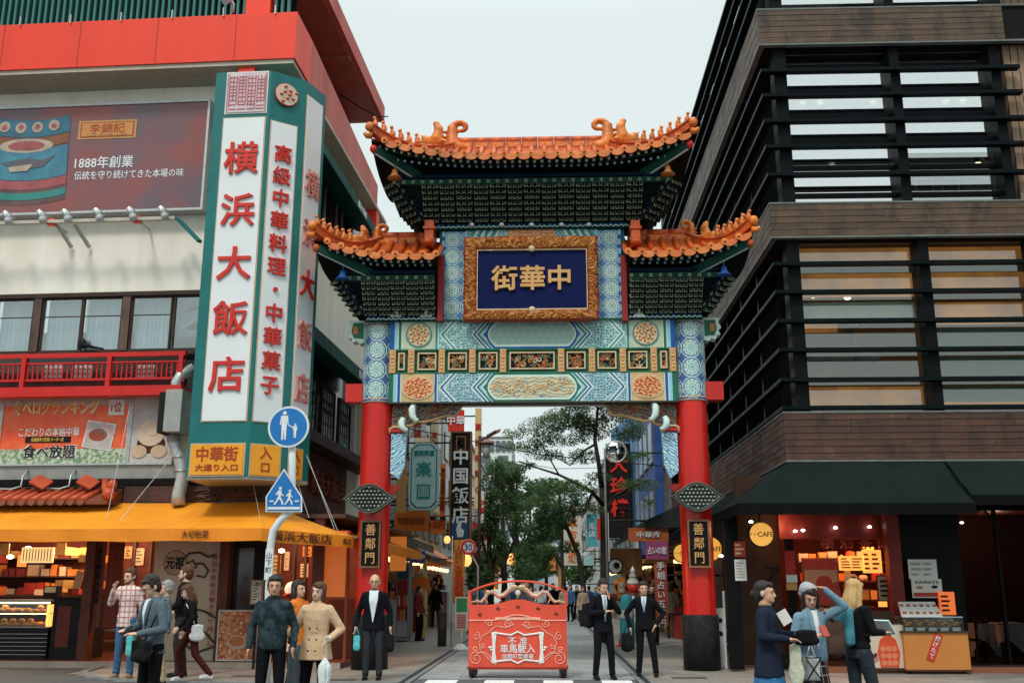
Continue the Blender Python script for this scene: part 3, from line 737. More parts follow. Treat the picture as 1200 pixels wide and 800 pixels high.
# ---- bracket sets
def bracket_mesh(D,Hh,wd,blue=False):
 b = MB(); T = 7; dz = Hh / T; dy = D / T
 def arm(x0,x1,y0,y1,z0,z1,m=0):
  b.m = m; b.box(x0,x1,y0,y1,z0,z1); b.m = 2
  e = .008; b.box(x0 - e,x1 + e,y0 - e,y0 + .004,z0 - e,z0 + .012); b.box(x0 - e,x0 + .008,y0 - e,y0 + .003,z0 + .012,z1); b.box(x1 - .008,x1 + e,y0 - e,y0 + .003,z0 + .012,z1)
 for t in range(T):
  y = -dy * t; z = dz * t; wt = wd * (.50 + .48 * (t % 2)) if t < 5 else wd * .98
  arm(-wt / 2,wt / 2,y - .05,y + .01,z + dz * .30,z + dz * .62,(t + blue) % 2)
  for k in (-1,0,1): arm(k * wt * .44 - .020,k * wt * .44 + .020,y - .062,y + .0,z + dz * .66,z + dz * .97,(t + 1) % 2)
  for k in (-.36,0,.36):
   x = k * wd; b.m = t % 2; b.box(x - .024,x + .024,y - dy - .07,y + .10,z,z + dz * .55); b.m = 2; b.box(x - .029,x + .029,y - dy - .078,y - dy - .07,z - .006,z + .012); b.box(x - .030,x - .022,y - dy - .076,y - dy - .069,z + .012,z + dz * .8); b.box(x + .022,x + .030,y - dy - .076,y - dy - .069,z + .012,z + dz * .8)
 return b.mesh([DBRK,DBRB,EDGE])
def bracket_zone(x0,x1,n,Yw,z0,D,Hh,ends,back):
 bm_ = bracket_mesh(D,Hh,(x1 - x0) / n * .94); bm2 = bracket_mesh(D * .97,Hh * .985,(x1 - x0) / n * .80,True)
 for i in range(n): piece('bracket_set',(bm_,bm2)[i % 2],gate,(x0 + (x1 - x0) * (i + .5) / n,Yw,z0),None)
 for e in ends:
  xe = x0 if e < 0 else x1
  for k in range(3): piece('bracket_set',bm_,gate,(xe,Yw + .15 + k * .36,z0),(0,0,R(90) * (-1 if e < 0 else 1) ),None)
  piece('corner_bracket',bm_,gate,(xe,Yw,z0),(0,0,R(45) * (-1 if e < 0 else 1)),(1,1.42,1))
 b = MB(); b.prism([(0,0),(-D + .05,Hh),(-D + .05,Hh + .12),(.8,Hh + .12),(.8,0)],(x0 - (D - .1 if -1 in ends else 0) * 0,Yw + .04,z0),YV,ZV,(x1 - x0,0,0))
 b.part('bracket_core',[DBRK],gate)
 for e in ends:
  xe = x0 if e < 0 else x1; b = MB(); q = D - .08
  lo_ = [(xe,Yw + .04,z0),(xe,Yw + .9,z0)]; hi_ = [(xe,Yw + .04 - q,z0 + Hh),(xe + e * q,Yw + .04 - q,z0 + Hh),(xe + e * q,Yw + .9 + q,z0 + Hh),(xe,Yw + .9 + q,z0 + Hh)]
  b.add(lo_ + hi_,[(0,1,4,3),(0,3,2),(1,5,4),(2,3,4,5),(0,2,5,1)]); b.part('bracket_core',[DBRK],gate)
 yy = Yw - D - .02; za = z0 + Hh
 b = MB(); xa = x0 - (D if -1 in ends else 0); xb = x1 + (D if 1 in ends else 0)
 b.box(xa,xb,yy,yy + .12,za,za + .11); b.m = 1; b.box(xa,xb,yy - .02,yy + .1,za + .13,za + .20); b.m = 2
 k = 0; x = xa
 while x < xb - .12: b.box(x,x + .07,yy - .006,yy,za + .02,za + .09); x += .19; k += 1
 b.part('purlin',[DGRN,MATS['bracket_wood_blue'],EDGE],gate)
bracket_zone(A(497,262,19.6).x,A(752,262,19.6).x,13,19.6,A(620,262,19.6).z,.58,.64,(-1,1),None)
bracket_zone(A(427,370,19.6).x,A(511,370,19.6).x,5,19.6,A(480,371,19.6).z,.46,.62,(-1,),None)
bracket_zone(A(737,370,19.6).x,A(822,370,19.6).x,5,19.6,A(480,371,19.6).z,.46,.62,(1,),None)
for xs_,ys_,zs_,sg in ((-2.55,19.1,zeM - .2,-1),(1.98,19.1,zeM - .2,1),(-3.45,19.2,zeS - .25,-1),(2.95,19.2,zeS - .25,1)):
 xe = {(-1,True): A(440,172,18.5).x,(1,True): A(806,170,18.5).x,(-1,False): A(373,290,18.75).x,(1,False): A(877,290,18.75).x}[(sg,ys_ == 19.1)]
 ye = (18.5 if ys_ == 19.1 else 18.74); ze_ = (zeM if ys_ == 19.1 else zeS) + .16
 b = MB(); b.bar((xs_,ys_,zs_),(xe,ye,ze_),.14,.16); b.m = 1; b.bar((xs_,ys_,zs_ - .088),(xe,ye,ze_ - .088),.05,.02); b.m = 2; b.ball((xe + sg * .03,ye - .02,ze_),(.08,.08,.09))
 b.part('corner_beam',[DGRN,PALE,RED if ys_ == 19.1 else TILE],gate)
 b = MB(); c = Vector((xs_ + (xe - xs_) * .55,ye + .25,zs_ - .08)); b.lathe([(0,.12),(.05,.1),(.07,0),(.15,-.08),(.0,-.08)],c,12); b.cyl(c + Vector((0,0,.1)),c + Vector((0,0,.25)),.012)
 b.part('wind_bell',[BLU if ys_ > 19.15 else GOLD],gate)
for px in (464,499.5,749):
 b = MB(); p = A(px,371,19.52); b.prism([(-.12,0),(.12,0),(.10,.05),(.05,.07),(.03,.15),(0,.2),(-.03,.15),(-.05,.07),(-.10,.05)],p,XV,ZV,(0,.04,0)); b.part('flame_finial',[paint('finial_white',(.8,.8,.78),None)],gate)
for px in (553,588,623,658,690):
 b = MB(); p = A(px,263,19.5); b.ball(p,(.05,.04,.04)); b.part('flame_finial',[MATS['finial_white']],gate)
# ---- corner brackets under the lower beam, hanging carved posts
for s_ in (-1,1):
 x0 = PX[0] + .31 if s_ < 0 else PX[1] - .31; d = 1 if s_ < 0 else -1; z1 = zB0 - .03
 def q(px,py): return (abs(px - 460) * GK * 1.0,z1 - (py - 473) * GK * .98)
 pl = [(0,z1),(82 * GK,z1),(80 * GK,z1 - 6 * GK),(74 * GK,z1 - 13 * GK),(66 * GK,z1 - 12 * GK),(52 * GK,z1 - 16 * GK),(38 * GK,z1 - 20 * GK),(30 * GK,z1 - 19 * GK),(24 * GK,z1 - 24 * GK),(0,z1 - 26 * GK)]
 b = MB(); b.prism([(d * u,v) for u,v in pl],(x0,19.9,0),XV,ZV,(0,.16,0)); o = b.part('spandrel',[SCR3],gate)
 b = MB(); b.tube([(x0 + d * u,19.89,v) for u,v in pl[1:]],.028,6); b.part('spandrel_edge',[paint('gilt_edge',(.52,.34,.15),None)],o)
 b = MB(); rg = random.Random(4)
 for k in range(34):
  u = rg.uniform(.05,1.1); v = z1 - rg.uniform(.04,.26) * (1 if u < .6 else .6); r = rg.uniform(.03,.06); b.m = rg.choice([0,0,1,2])
  b.tube([(x0 + d * u + r * math.cos(a),19.885,v + r * math.sin(a)) for a in (0,.9,1.8,2.7,3.6)],[.012,.016,.016,.012,.006],5)
 b.part('carved_relief',[paint('carve_gilt',(.46,.27,.11),None),paint('carve_red',(.35,.07,.05),None),TEAL],o)
 for k,(hx,hz,hh) in enumerate(((27,0,20),(15,14,14))):            # curled white and blue horns
  b = MB(); c = Vector((x0 + d * hx * GK,19.74,z1 - (hz + 10) * GK))
  b.tube([c + Vector((0,0,hh * .5 * GK)),c + Vector((-d * .03,-.03,hh * .2 * GK)),c + Vector((-d * .02,-.05,-hh * .2 * GK)),c + Vector((d * .05,-.04,-hh * .5 * GK)),c + Vector((d * .1,-.03,-hh * .4 * GK))],[.06,.075,.07,.05,.03],8)
  b.m = 1
  for j in range(4): b.tube([c + Vector((-.07,-.06,(j - 1.5) * hh * .22 * GK)),c + Vector((.07,-.06,(j - 1.5) * hh * .22 * GK))],.012,5)
  b.part('carved_curl',[PALE,BLU],gate)
 hx = x0 + d * 8.5 * GK; zt,zb = gz(508,19.95),gz(561,19.95)
 b = MB(); b.prism([(-.14,zt),(.17,zt),(.13,zb + .25),(.03,zb),(-.14,zb + .12)] if d > 0 else [(.14,zt),(-.17,zt),(-.13,zb + .25),(-.03,zb),(.14,zb + .12)],(hx,19.86,0),XV,ZV,(0,.16,0)); o = b.part('hanging_bracket',[SCRB],gate)
 b = MB(); b.box(hx - .15,hx + .15,19.83,20.03,zt + .03,zt + .09); b.m = 1; b.tube([(hx - .17,19.85,zt),(hx - .17,19.85,zt + .10),(hx - .1,19.85,zt + .13),(hx + .1,19.85,zt + .13),(hx + .17,19.85,zt + .10),(hx + .17,19.85,zt)],.02,6)
 b.part('bracket_seat',[RED,CREAM],o)
 b = MB(); b.box(hx - .16,hx + .16,19.92,19.99,zt + .16,z1 - 26 * GK); b.part('bracket_board',[CREAM],gate)
for px,s_ in ((PX[0],1),(PX[1],-1)):
 b = MB(); z = gz(572,20); b.prism([(s_ * .28,z - .18),(s_ * .42,z - .06),(s_ * .50,z + .02),(s_ * .42,z + .07),(s_ * .28,z + .09)],(px,19.95,0),XV,ZV,(0,.1,0)); b.part('side_fin',[DRED],gate)
# ============================================================ LEFT RESTAURANT BUILDING
PHI = math.atan(.047); LO = Vector((-5,20.2,0)); LX = Matrix.Translation(LO) @ Matrix.Rotation(-PHI,4,'Z'); LXI = LX.inverted()
def LP(px,py,axis,val):
 """point where the photo pixel meets the plane local x (or y) = val of the left building; local coordinates"""
 r = Vector(ray(px,py)); o = LXI @ Vector((0,0,EYE)); d = LXI.to_3x3() @ r; i = 'xy'.index(axis)
 return o + d * ((val - o[i]) / d[i])
def lz(px,py,y=0): return LP(px,py,'y',y).z
def lx(px,py,y=0): return LP(px,py,'y',y).x
def LB(): b = MB(); b.X = LX; return b
def LW(p): return LX @ Vector(p)
PLASTER = paint('cream_plaster',(.88,.84,.75),(.66,.61,.51),.8,sc_=1.1,fine=25,bump=.1,streak=True)
PARA = paint('parapet_red',(.80,.050,.020),(.66,.044,.020),.45,sc_=1.6,fine=12,bump=.1,streak=True)
PINK = paint('weathered_red',(.56,.115,.085),(.42,.065,.048),.55,sc_=1.5,fine=12,bump=.1,streak=True)
SGRN = paint('sign_green',(.012,.155,.150),(.010,.115,.115),.4,sc_=2,bump=.05)
SWHT = paint('sign_white',(.72,.75,.76),(.62,.66,.67),.35,sc_=.8,bump=.03)
SLAT = paint('louvre_green',(.03,.17,.15),(.015,.11,.10),.5,sc_=2)
SRED = paint('sign_red',(.62,.035,.022),None,.4)
FRM = paint('window_frame_brown',(.07,.045,.035),(.04,.028,.022),.5)
DARK = paint('dark_void',(.012,.011,.011),None,.8)
STEEL = paint('weathered_steel',(.36,.38,.37),(.22,.23,.22),.4,metal=.6,sc_=6)
GALV = paint('galvanised',(.50,.53,.53),(.34,.36,.36),.4,metal=.4,sc_=8)
RRAIL = paint('rail_red',(.58,.022,.018),(.42,.018,.015),.35)
AWN = paint('awning_yellow',(.82,.31,.014),(.62,.20,.010),.65,sc_=1.4,fine=90,bump=.08)
AWNV = paint('awning_valance_shaded',(.80,.26,.018),(.68,.20,.014),.6,sc_=2.0,fine=90,bump=.08)  # same cloth, with the shade of its upright hang put into the colour
GLD = glass('window_glass_dim',(.75,.82,.83),.05)
CURT = paint('lace_curtain',(.82,.86,.87),(.60,.68,.72),.9,sc_=6,streak=True)
BROWN = wood('dark_carved_wood','#4a2418','#23120d',axis=0)
SHOPWALL = paint('shop_wall_red',(.12,.022,.012),(.045,.010,.008),.6)
INK = paint('ink_black',(.02,.02,.02),None,.5)
xL = -9.5; DEP = 9.0; XS = -.7                      # wall extends to the left of the frame; side wall line
lb = thing('restaurant_building',LW((-4,0,0)),'cream and red Chinese restaurant building with yellow awning on the left corner','building')
zW0,zW1 = lz(100,412),lz(100,348)              # window band
zPar0,zPar1 = 12.48,13.58
b = LB()
b.box(xL,XS,0,.3,zW1 + .06,12.9); b.box(xL,XS,0,.3,3.25,5.5)
b.part('front_wall',[PLASTER],lb)
b = LB(); b.box(XS - .3,XS,.3,DEP,7.3,12.9); b.box(XS - .3,XS,.3,DEP,2.9,4.9); b.part('side_wall',[PLASTER],lb)
b = LB(); b.box(xL,XS - .3,.3,DEP,12.5,12.7); b.box(xL,XS - .3,.3,DEP,6.7,6.85); b.box(xL,XS - .3,.3,DEP,2.95,3.1); b.box(xL,XS - .3,DEP - .2,DEP,0,12.5); b.part('floor_slab',[paint('inner_white',(.4,.4,.38),None)],lb)
b = LB(); b.box(xL,-.26,-.9,.3,zPar0,zPar1); b.part('parapet',[PARA],lb)
for k in range(5): b = LB(); x = -1.6 - k * 1.75; b.box(x,x + .012,-.904,-.899,zPar0 + .01,zPar1 - .01); b.part('panel_joint',[paint('joint_dark',(.25,.02,.015),None)],lb)
b = LB(); b.prism([(-.9,.3),(-.258,.3),(-.56,DEP - .2),(-1.2,DEP - .2)],(0,0,zPar0 + .002),XV,YV,(0,0,zPar1 - zPar0 - .004)); b.part('side_parapet',[PINK],lb)
b = LB(); b.box(xL,-.3,-.86,.0,zPar0 - .10,zPar0 - .002); b.box(-.72,-.3,.0,DEP,zPar0 - .10,zPar0 - .002); b.part('parapet_soffit',[paint('soffit_tan',(.50,.42,.33),None,.8)],lb)
b = LB(); b.box(-1.52,-1.16,-.8,-.3,zPar0 - .34,zPar0 - .1); b.part('sign_hanger',[PARA],lb)
for x_ in range(0,8):
 b = LB(); xx = xL + .7 + x_ * 1.15; b.box(xx,xx + .02,-.94,-.9,zPar1 - .05,zPar1 + .16); b.part('parapet_bracket',[GALV],lb)
sl_ = MB(); sl_.box(-.028,.028,-.03,.06,0,1.9); slm = sl_.mesh([SLAT]); x = xL
while x < -.55:
 if not -1.62 < x < -1.02: piece('screen_slat',slm,lb,LW((x,-.3,zPar1 - .3)),(0,0,-PHI))
 x += .145
b = LB(); b.box(xL,-.6,.05,.15,zPar1 - .4,zPar1 + 1.8); b.part('screen_back',[DARK],lb)
b = LB(); b.box(xL,-.5,-.32,-.25,zPar1 + .02,zPar1 + .06); b.part('screen_rail',[SLAT],lb)
b = LB(); b.box(-1.6,-1.04,-.42,.1,zPar1 - .2,zPar1 + 2.2); b.part('roof_column',[PARA],lb)
b = LB(); c = Vector((-1.75,-.75,zPar1 + .15)); b.tube([c,c + Vector((0,0,.2)),c + Vector((-.08,-.1,.28))],.035,8); b.tube([c + Vector((-.06,-.08,.26)),c + Vector((-.12,-.2,.16))],[.06,.09],10); b.part('roof_floodlight',[GALV],lb)
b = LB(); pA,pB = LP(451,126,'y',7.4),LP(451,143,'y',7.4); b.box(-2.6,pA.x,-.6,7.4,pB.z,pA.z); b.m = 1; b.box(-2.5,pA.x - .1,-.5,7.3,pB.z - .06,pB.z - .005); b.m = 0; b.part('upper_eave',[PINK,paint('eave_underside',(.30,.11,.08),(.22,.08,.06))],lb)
b = LB(); b.box(-2.6,-1.1,.4,7.2,13.6,pB.z - .07); b.part('upper_wall',[PINK],lb)
b = LB(); z = pB.z - .08; b.tube([(-1.0,5.4,z),(-.5,5.7,z - .25),(-.1,6.3,z - .28),(.1,6.9,z)],.018,5); b.part('cable',[DARK],lb)
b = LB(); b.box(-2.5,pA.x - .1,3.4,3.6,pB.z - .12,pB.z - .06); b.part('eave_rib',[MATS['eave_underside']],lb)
b = LB(); b.box(-.62,-.32,7.7,8.1,9.4,12.45); b.part('side_column',[PARA],lb)
b = LB(); b.box(xL,XS - .02,-.012,0,11.72,11.76); b.part('wall_moulding',[PLASTER],lb)
b = LB(); b.box(xL,XS,-.10,.02,zW1 - .02,zW1 + .07); b.box(xL,XS,-.06,.1,zW0 - .1,zW0); b.part('window_head',[FRM],lb)
zi0,zi1 = zW0,zW1 - .02
cuts = [-9.5,lx(-60,380),lx(44,380),lx(148,380),lx(205,380),XS - .02]
for px in (-60,44,148):
 b = LB(); x = lx(px,380); b.box(x - .085,x + .085,-.08,.14,zi0,zi1); b.part('mullion',[wood('mullion_brown','#6a5040','#463228',axis=2)],lb)
panes = [(lx(-56,380),lx(-6,380)),(lx(-6,380),lx(39,380)),(lx(49,380),lx(96,380)),(lx(96,380),lx(143,380)),(lx(153,380),lx(201,380)),(lx(203,380),lx(240,380)),(-9.4,lx(-65,380))]
for i,(xa,xb) in enumerate(panes):
 b = LB(); f = .035
 b.box(xa,xb,-.03,.03,zi0,zi0 + f).box(xa,xb,-.03,.03,zi1 - f,zi1).box(xa,xa + f,-.032,.03,zi0 + f,zi1 - f).box(xb - f,xb,-.032,.03,zi0 + f,zi1 - f)
 wn = b.part('window',[FRM],lb)
 b = LB(); b.box(xa + f,xb - f,-.004,.004,zi0 + f,zi1 - f); b.part('pane',[glass('window_glass_sky',(.8,.86,.87),.20)],wn)
 if i != 5:
  b = LB(); rows = []
  for k in range(31):
   x = xa + .04 + (xb - xa - .08) * k / 30; y = .16 + .03 * math.sin(k * 1.9); rows.append([(x,y,zi0 + (.02 if i % 2 else .05)),(x,y,zi1)])
  b.grid(rows); b.part('curtain',[CURT],lb)
  b = LB(); b.box(xa,xb,-.012,.02,zi1 - .42,zi1 - .40); b.part('transom',[FRM],wn)
b = LB(); b.box(lx(200,380),XS - .3,.9,1.0,zi0,zi1); b.part('inner_partition',[paint('inner_dark',(.05,.05,.05),None)],lb)
b = LB(); xa = lx(203,380); b.prism([(0,0),(.45,.25),(.45,.5),(0,.35)],(xa + .03,.3,zi0 + .5),XV,ZV,(0,.02,0)); b.part('folded_blind',[CURT],lb)
b = LB(); c = LP(95,402,'y',-.15); b.ball((c.x,-.12,c.z),(.10,.05,.12)); b.tube([(c.x + .05,-.12,c.z - .03),(c.x + .25,-.12,c.z - .08),(c.x + .5,-.14,c.z - .13)],[.05,.03,.015],6); b.part('window_floodlight',[INK],lb)
zr1,zr0 = lz(100,415,-.5),lz(100,456,-.5); xr = lx(217,430,-.5); y = -.5
b = LB(); b.box(xL,xr,-.55,-.45,zr1 - .07,zr1 + .02); b.box(xL,xr,-.53,-.47,zr0 + .18,zr0 + .22); b.box(xL,xr,-.53,-.47,zr1 - .20,zr1 - .17); b.part('rail',[RRAIL],lb)
b = LB(); b.box(xL,xr,-.62,.0,zr0 - .10,zr0 + .04); b.box(xL,xr + .02,-.64,-.40,zr0 - .16,zr0 - .06); b.part('balcony_edge',[RRAIL],lb)
for px in (-60,30,130,214):
 b = LB(); x = lx(px,440,-.5) - .04; b.box(x - .045,x + .045,-.56,-.44,zr0 + .04,zr1 - .07); b.part('rail_post',[RRAIL],lb)
bl = MB(); bl.box(-.012,.012,-.012,.012,0,zr1 - .2 - zr0 - .22); blm = bl.mesh([RRAIL]); x = xL + .1; k = 0
while x < xr - .05:
 piece('baluster',blm,lb,LW((x,-.5,zr0 + .22)),(0,0,-PHI)); x += .105
b = LB(); rg = random.Random(1); x = xL + .15
while x < xr - .2:
 for zz in (.32,.42,.5): b.box(x,x + .07,-.51,-.49,zr0 + zz,zr0 + zz + .015)
 x += .21
b.part('rail_fretwork',[RRAIL],lb,kind='stuff')
b = LB(); b.box(xL,xr - .1,-.2,-.12,zr0,zr1 - .3); b.part('balcony_screen',[paint('balcony_dark',(.10,.03,.025),(.03,.02,.02))],lb)
for px in (62,97,170):
 b = LB(); c = LP(px,430,'y',-.3)
 for i in range(4):
  for j in range(3): b.box(c.x - .2 + i * .1,c.x - .12 + i * .1,-.25,-.22,c.z - .22 + j * .1,c.z - .14 + j * .1)
 b.part('balcony_lattice',[paint('lattice_white',(.5,.5,.48),None)],lb,kind='stuff')
b = LB(); b.box(xL,XS - .0,-.10,.0,3.66,3.86); b.m = 1; b.box(xL,XS,-.16,0,3.52,3.64); b.part('ledge',[paint('ledge_grey',(.30,.31,.29),(.18,.18,.17)),DARK],lb)
b = LB(); b.box(lx(150,575),XS + .3,-.14,0,3.18,3.50); b.part('carved_band',[BROWN],lb)
b = LB(); rg = random.Random(3); x = lx(225,575); b.X = LX
for k in range(30):
 c = Vector((rg.uniform(lx(225,575),lx(300,575)),-.15,rg.uniform(3.22,3.46))); b.tube([c,c + Vector((rg.uniform(.05,.2),-.03,rg.uniform(-.06,.06))),c + Vector((rg.uniform(.15,.35),0,rg.uniform(-.06,.06)))],.018,5)
b.part('carved_scroll',[wood('carved_lighter','#6d3a22','#3a1d12')],lb,kind='stuff')
tb = MB(); tb.tube([(0,0,0),(0,.55,.25)],.075,8); tb.m = 1; tb.disc((0,-.005,-.002),.082,-.02,n=12); tm = tb.mesh([paint('canopy_tile',(.52,.085,.03),(.32,.05,.02),.35),paint('canopy_tile_end',(.22,.10,.07),None)])
x = xL
while x < lx(128,575): piece('canopy_tile',tm,lb,LW((x,-.75,3.16)),(0,0,-PHI - R(14))); x += .2
b = LB(); xe = lx(146,575); b.prism([(-.72,3.1),(-.72,3.16),(0,3.5),(0,3.1)],(xL,0,0),YV,ZV,(xe - xL,0,0)); b.part('canopy_deck',[paint('deck_brown',(.20,.06,.03),None)],lb)
b = LB(); b.tube([(xe - .35,-.15,3.62),(xe - .25,-.35,3.45),(xe - .05,-.6,3.28)],.07,8); b.ball((xe - .02,-.62,3.3),.13); b.ball((xe - .12,-.3,3.5),(.1,.1,.13)); b.part('canopy_hip',[MATS['canopy_tile']],lb)
for px in (48,103):
 b = LB(); c = LP(px,566,'y',-.4); b.obox((c.x,-.4,c.z + .02),(.34,.3,.05),Matrix.Rotation(R(25),3,'Y') @ Matrix.Rotation(R(40),3,'X')); b.part('loose_tile',[MATS['canopy_tile']],lb)
for px in (28,84):
 b = LB(); c = LP(px,555,'y',-.25); b.tube([(c.x,-.12,3.85),(c.x,-.28,3.7),(c.x,-.30,3.5),(c.x - .18,-.32,3.44),(c.x - .5,-.32,3.45)],.02,6); b.part('conduit',[GALV],lb)
b = LB(); b.box(XS - .32,XS - .25,.35,7.0,4.9,7.3); b.part('side_glazing',[paint('side_dark_glass',(.02,.024,.028),None,.12,spec=.5)],lb)
for z0,z1,y0,y1 in ((10.25,11.1,.4,6.4),):
 b = LB(); b.box(XS,XS + .03,y0,y1,9.3,11.3); o = b.part('side_window',[MATS['side_dark_glass']],lb)
 for k in range(11):
  b = LB(); yy = y0 + .1 + k * .57; b.box(XS + .03,XS + .06,yy,yy + .05,9.3,11.3); b.part('window_bar',[GALV if k % 3 else FRM],o)
 b = LB(); b.prism([(XS,11.75),(XS + .75,11.2),(XS + .75,10.95),(XS,11.3)],(0,y0,0),XV,ZV,(0,y1 - y0,0)); aw = b.part('side_awning',[paint('awning_green',(.010,.085,.070),(.008,.06,.05),.6)],lb)
 b = LB(); b.text('横浜大飯店',(XS + .755,4.4,11.08),.2,(0,1,0),ZV,.006,bold=.01); b.part('lettering',[SWHT],aw)
b = LB(); b.prism([(XS,7.45),(XS + .85,6.85),(XS + .85,6.55),(XS,6.9)],(0,.2,0),XV,ZV,(0,7.4,0)); aw = b.part('side_awning',[MATS['awning_green']],lb)
b = LB(); b.text('横浜大飯店',(XS + .855,4.8,6.7),.22,(0,1,0),ZV,.006,bold=.01); b.part('lettering',[SWHT],aw)
for y0 in (.5,2.2,3.9,5.6):
 b = LB(); z0,z1 = 4.95,6.35
 for yy in (y0,y0 + 1.2): b.box(XS - .02,XS + .06,yy,yy + .06,z0,z1)
 b.box(XS - .02,XS + .06,y0 + .06,y0 + 1.2,z0,z0 + .06).box(XS - .02,XS + .06,y0 + .06,y0 + 1.2,z1 - .06,z1)
 o = b.part('lattice_window',[FRM],lb)
 b = LB(); b.box(XS + .0,XS + .01,y0 + .06,y0 + 1.2,z0 + .06,z1 - .06); b.part('pane',[paint('frosted_pane',(.46,.52,.55),(.30,.36,.40),.3)],o)
 b = LB(); z2 = z0 + .5; b.box(XS + .012,XS + .03,y0 + .06,y0 + 1.2,z2,z2 + .03)
 for k in range(1,5):
  yy = y0 + .06 + 1.14 * k / 5; b.box(XS + .013,XS + .03,yy,yy + .03,z0 + .06,z1 - .06)
  b.bar((XS + .02,yy - .1,z2 + .25),(XS + .02,yy + .12,z2 + .6),.02,.02); b.bar((XS + .021,yy - .1,z2 + .6),(XS + .021,yy + .12,z2 + .3),.02,.02)
 b.part('lattice',[FRM],o)
b = LB(); b.box(XS,XS + .55,.5,8.2,4.62,4.86); b.box(XS,XS + .25,.5,8.2,3.0,3.25); b.part('side_ledge',[paint('ledge_dark',(.05,.03,.025),None)],lb)
b = LB(); b.box(XS,XS + .06,1.6,6.6,3.25,4.6); sb_ = b.part('relief_sign',[wood('relief_board','#5c2e1a','#3f1f12',axis=1)],lb)
b = LB(); b.text('横浜大飯店',(XS + .10,4.6,3.95),.62,(0,1,0),ZV,.06,bold=.0,step=1); b.part('lettering',[paint('relief_letters',(.22,.05,.03),None)],sb_)
b = LB(); c = LP(401,525,'x',XS + .35); b.ball(c,.12); b.tube([c,(XS,c.y,c.z)],.02,6); b.part('side_lamp',[paint('lamp_teal',(.03,.2,.2),None)],lb)
b = LB(); p0,p1 = LP(190,508,'y',-.45),LP(221,459,'y',-.45); b.box(p0.x + .14,p1.x,-.75,-.15,p0.z,p1.z); b.m = 1; b.box(p0.x,p0.x + .12,-.72,-.2,p0.z - .02,p1.z - .05); b.part('ventilation_box',[paint('box_grey',(.36,.38,.36),(.24,.25,.24)),INK],lb)
b = LB(); b.tube([LP(208,462,'y',-.5),LP(207,448,'y',-.5),LP(213,438,'y',-.45),LP(226,432,'y',-.3)],.115,12); b.part('duct',[GALV],lb)
b = LB(); q = [(202,510),(206,522),(213,545),(214,560),(209,580),(209,592)]; b.tube([LP(x,y,'y',-.4) for x,y in q],.13,12); b.part('duct',[GALV],lb)
for x,y in ((204,517),(210,536),(213,552)): b = LB(); c = LP(x,y,'y',-.4); b.tube([c + Vector((0,0,-.02)),c + Vector((0,0,.02))],.14,12); b.part('duct_band',[STEEL],lb)
# ---- billboard with its lamps
bb = thing('billboard',LW((lx(100,250,-.25),-.2,lz(100,250,-.25))),'wide maroon billboard with a sauce jar and 1888 slogan on the cream wall','billboard')
y = -.28; x0,x1 = xL + .2,lx(240,180,y); z0,z1 = lz(120,247,y),lz(120,124,y)
t = NT('billboard_print'); g = t.noise(.55,2); n_ = t.noise(9,3); col = t.mix(g.ramp(.40,.60),(.25,.058,.046),(.105,.080,.105)); col = t.mix(n_ * .25,col,(.32,.13,.13))
BBM = t.done(col,.3,spec=.5)
b = LB(); b.box(x0,x1,y,-.06,z0,z1); b.part('panel',[BBM],bb)
b = LB(); f = .05; b.box(x0,x1 + f,y - .03,-.05,z1,z1 + f).box(x0,x1 + f,y - .03,-.05,z0 - f,z0).box(x1,x1 + f,y - .03,-.05,z0,z1); b.part('frame',[GALV],bb)
b = LB(); b.text('1888年創業',(lx(122,190,y),y - .004,lz(122,190,y)),.30,bold=.008,depth=.006,fit=1.32); b.part('lettering',[SWHT],bb)
b = LB(); b.text('伝統を守り続けてきた本場の味',(lx(151,204,y),y - .004,lz(151,204,y)),.21,bold=.004,depth=.006,fit=2.45); b.part('lettering',[SWHT],bb)
b = LB(); c = LP(126,152,'y',y); b.m = 0; b.box(c.x - .66,c.x + .66,y - .010,y,c.z - .22,c.z + .22); b.m = 1; b.box(c.x - .61,c.x + .61,y - .014,y,c.z - .18,c.z + .18); b.m = 2; b.box(c.x - .58,c.x + .58,y - .018,y,c.z - .155,c.z + .155); b.m = 1
b.text('李錦記',(c.x,y - .02,c.z + .03),.24,bold=.006,depth=.006,fit=.80); b.m = 0; b.text('LEE KUM KEE',(c.x,y - .021,c.z - .12),.08,depth=.006,fit=.9)
b.part('brand_label',[paint('label_gold',(.55,.30,.12),None),paint('label_red',(.42,.08,.04),None),paint('label_gold_pale',(.58,.28,.08),(.5,.2,.06))],bb)
b = LB(); c = LP(32,186,'y',y)
def band(z,h,w0,w1,m,pr,bow=.12):
 pl = [(-w0 + 2 * w0 * k / 12,-bow * (1 - (k / 6 - 1) ** 2)) for k in range(13)] + [(w1 - 2 * w1 * k / 12,h - bow * (1 - (k / 6 - 1) ** 2)) for k in range(13)]
 b.m = m; b.prism(pl,(c.x,y - pr,c.z + z),XV,ZV,(0,pr,0))
band(-.98,1.9,.98,.90,0,.006); band(.62,.40,.92,.88,1,.012); band(.36,.22,.90,.90,2,.012); band(-.40,.72,.93,.9,3,.010); band(-.62,.20,.95,.94,4,.012); band(-.86,.16,.96,.96,5,.012)
b.m = 6; b.disc((c.x - .05,y - .014,c.z + .30),.62,-.006,n=24,ry=.17); b.m = 4; b.disc((c.x - .05,y - .021,c.z + .30),.42,-.004,n=24,ry=.11)
for k in range(4): b.m = 6; b.disc((c.x - .6 + k * .38,y - .02,c.z + .75 - .04 * (1 - abs(k - 1.5))),.13,-.004,n=12); b.m = 4; b.disc((c.x - .6 + k * .38,y - .026,c.z + .75),.06,-.004,n=8)
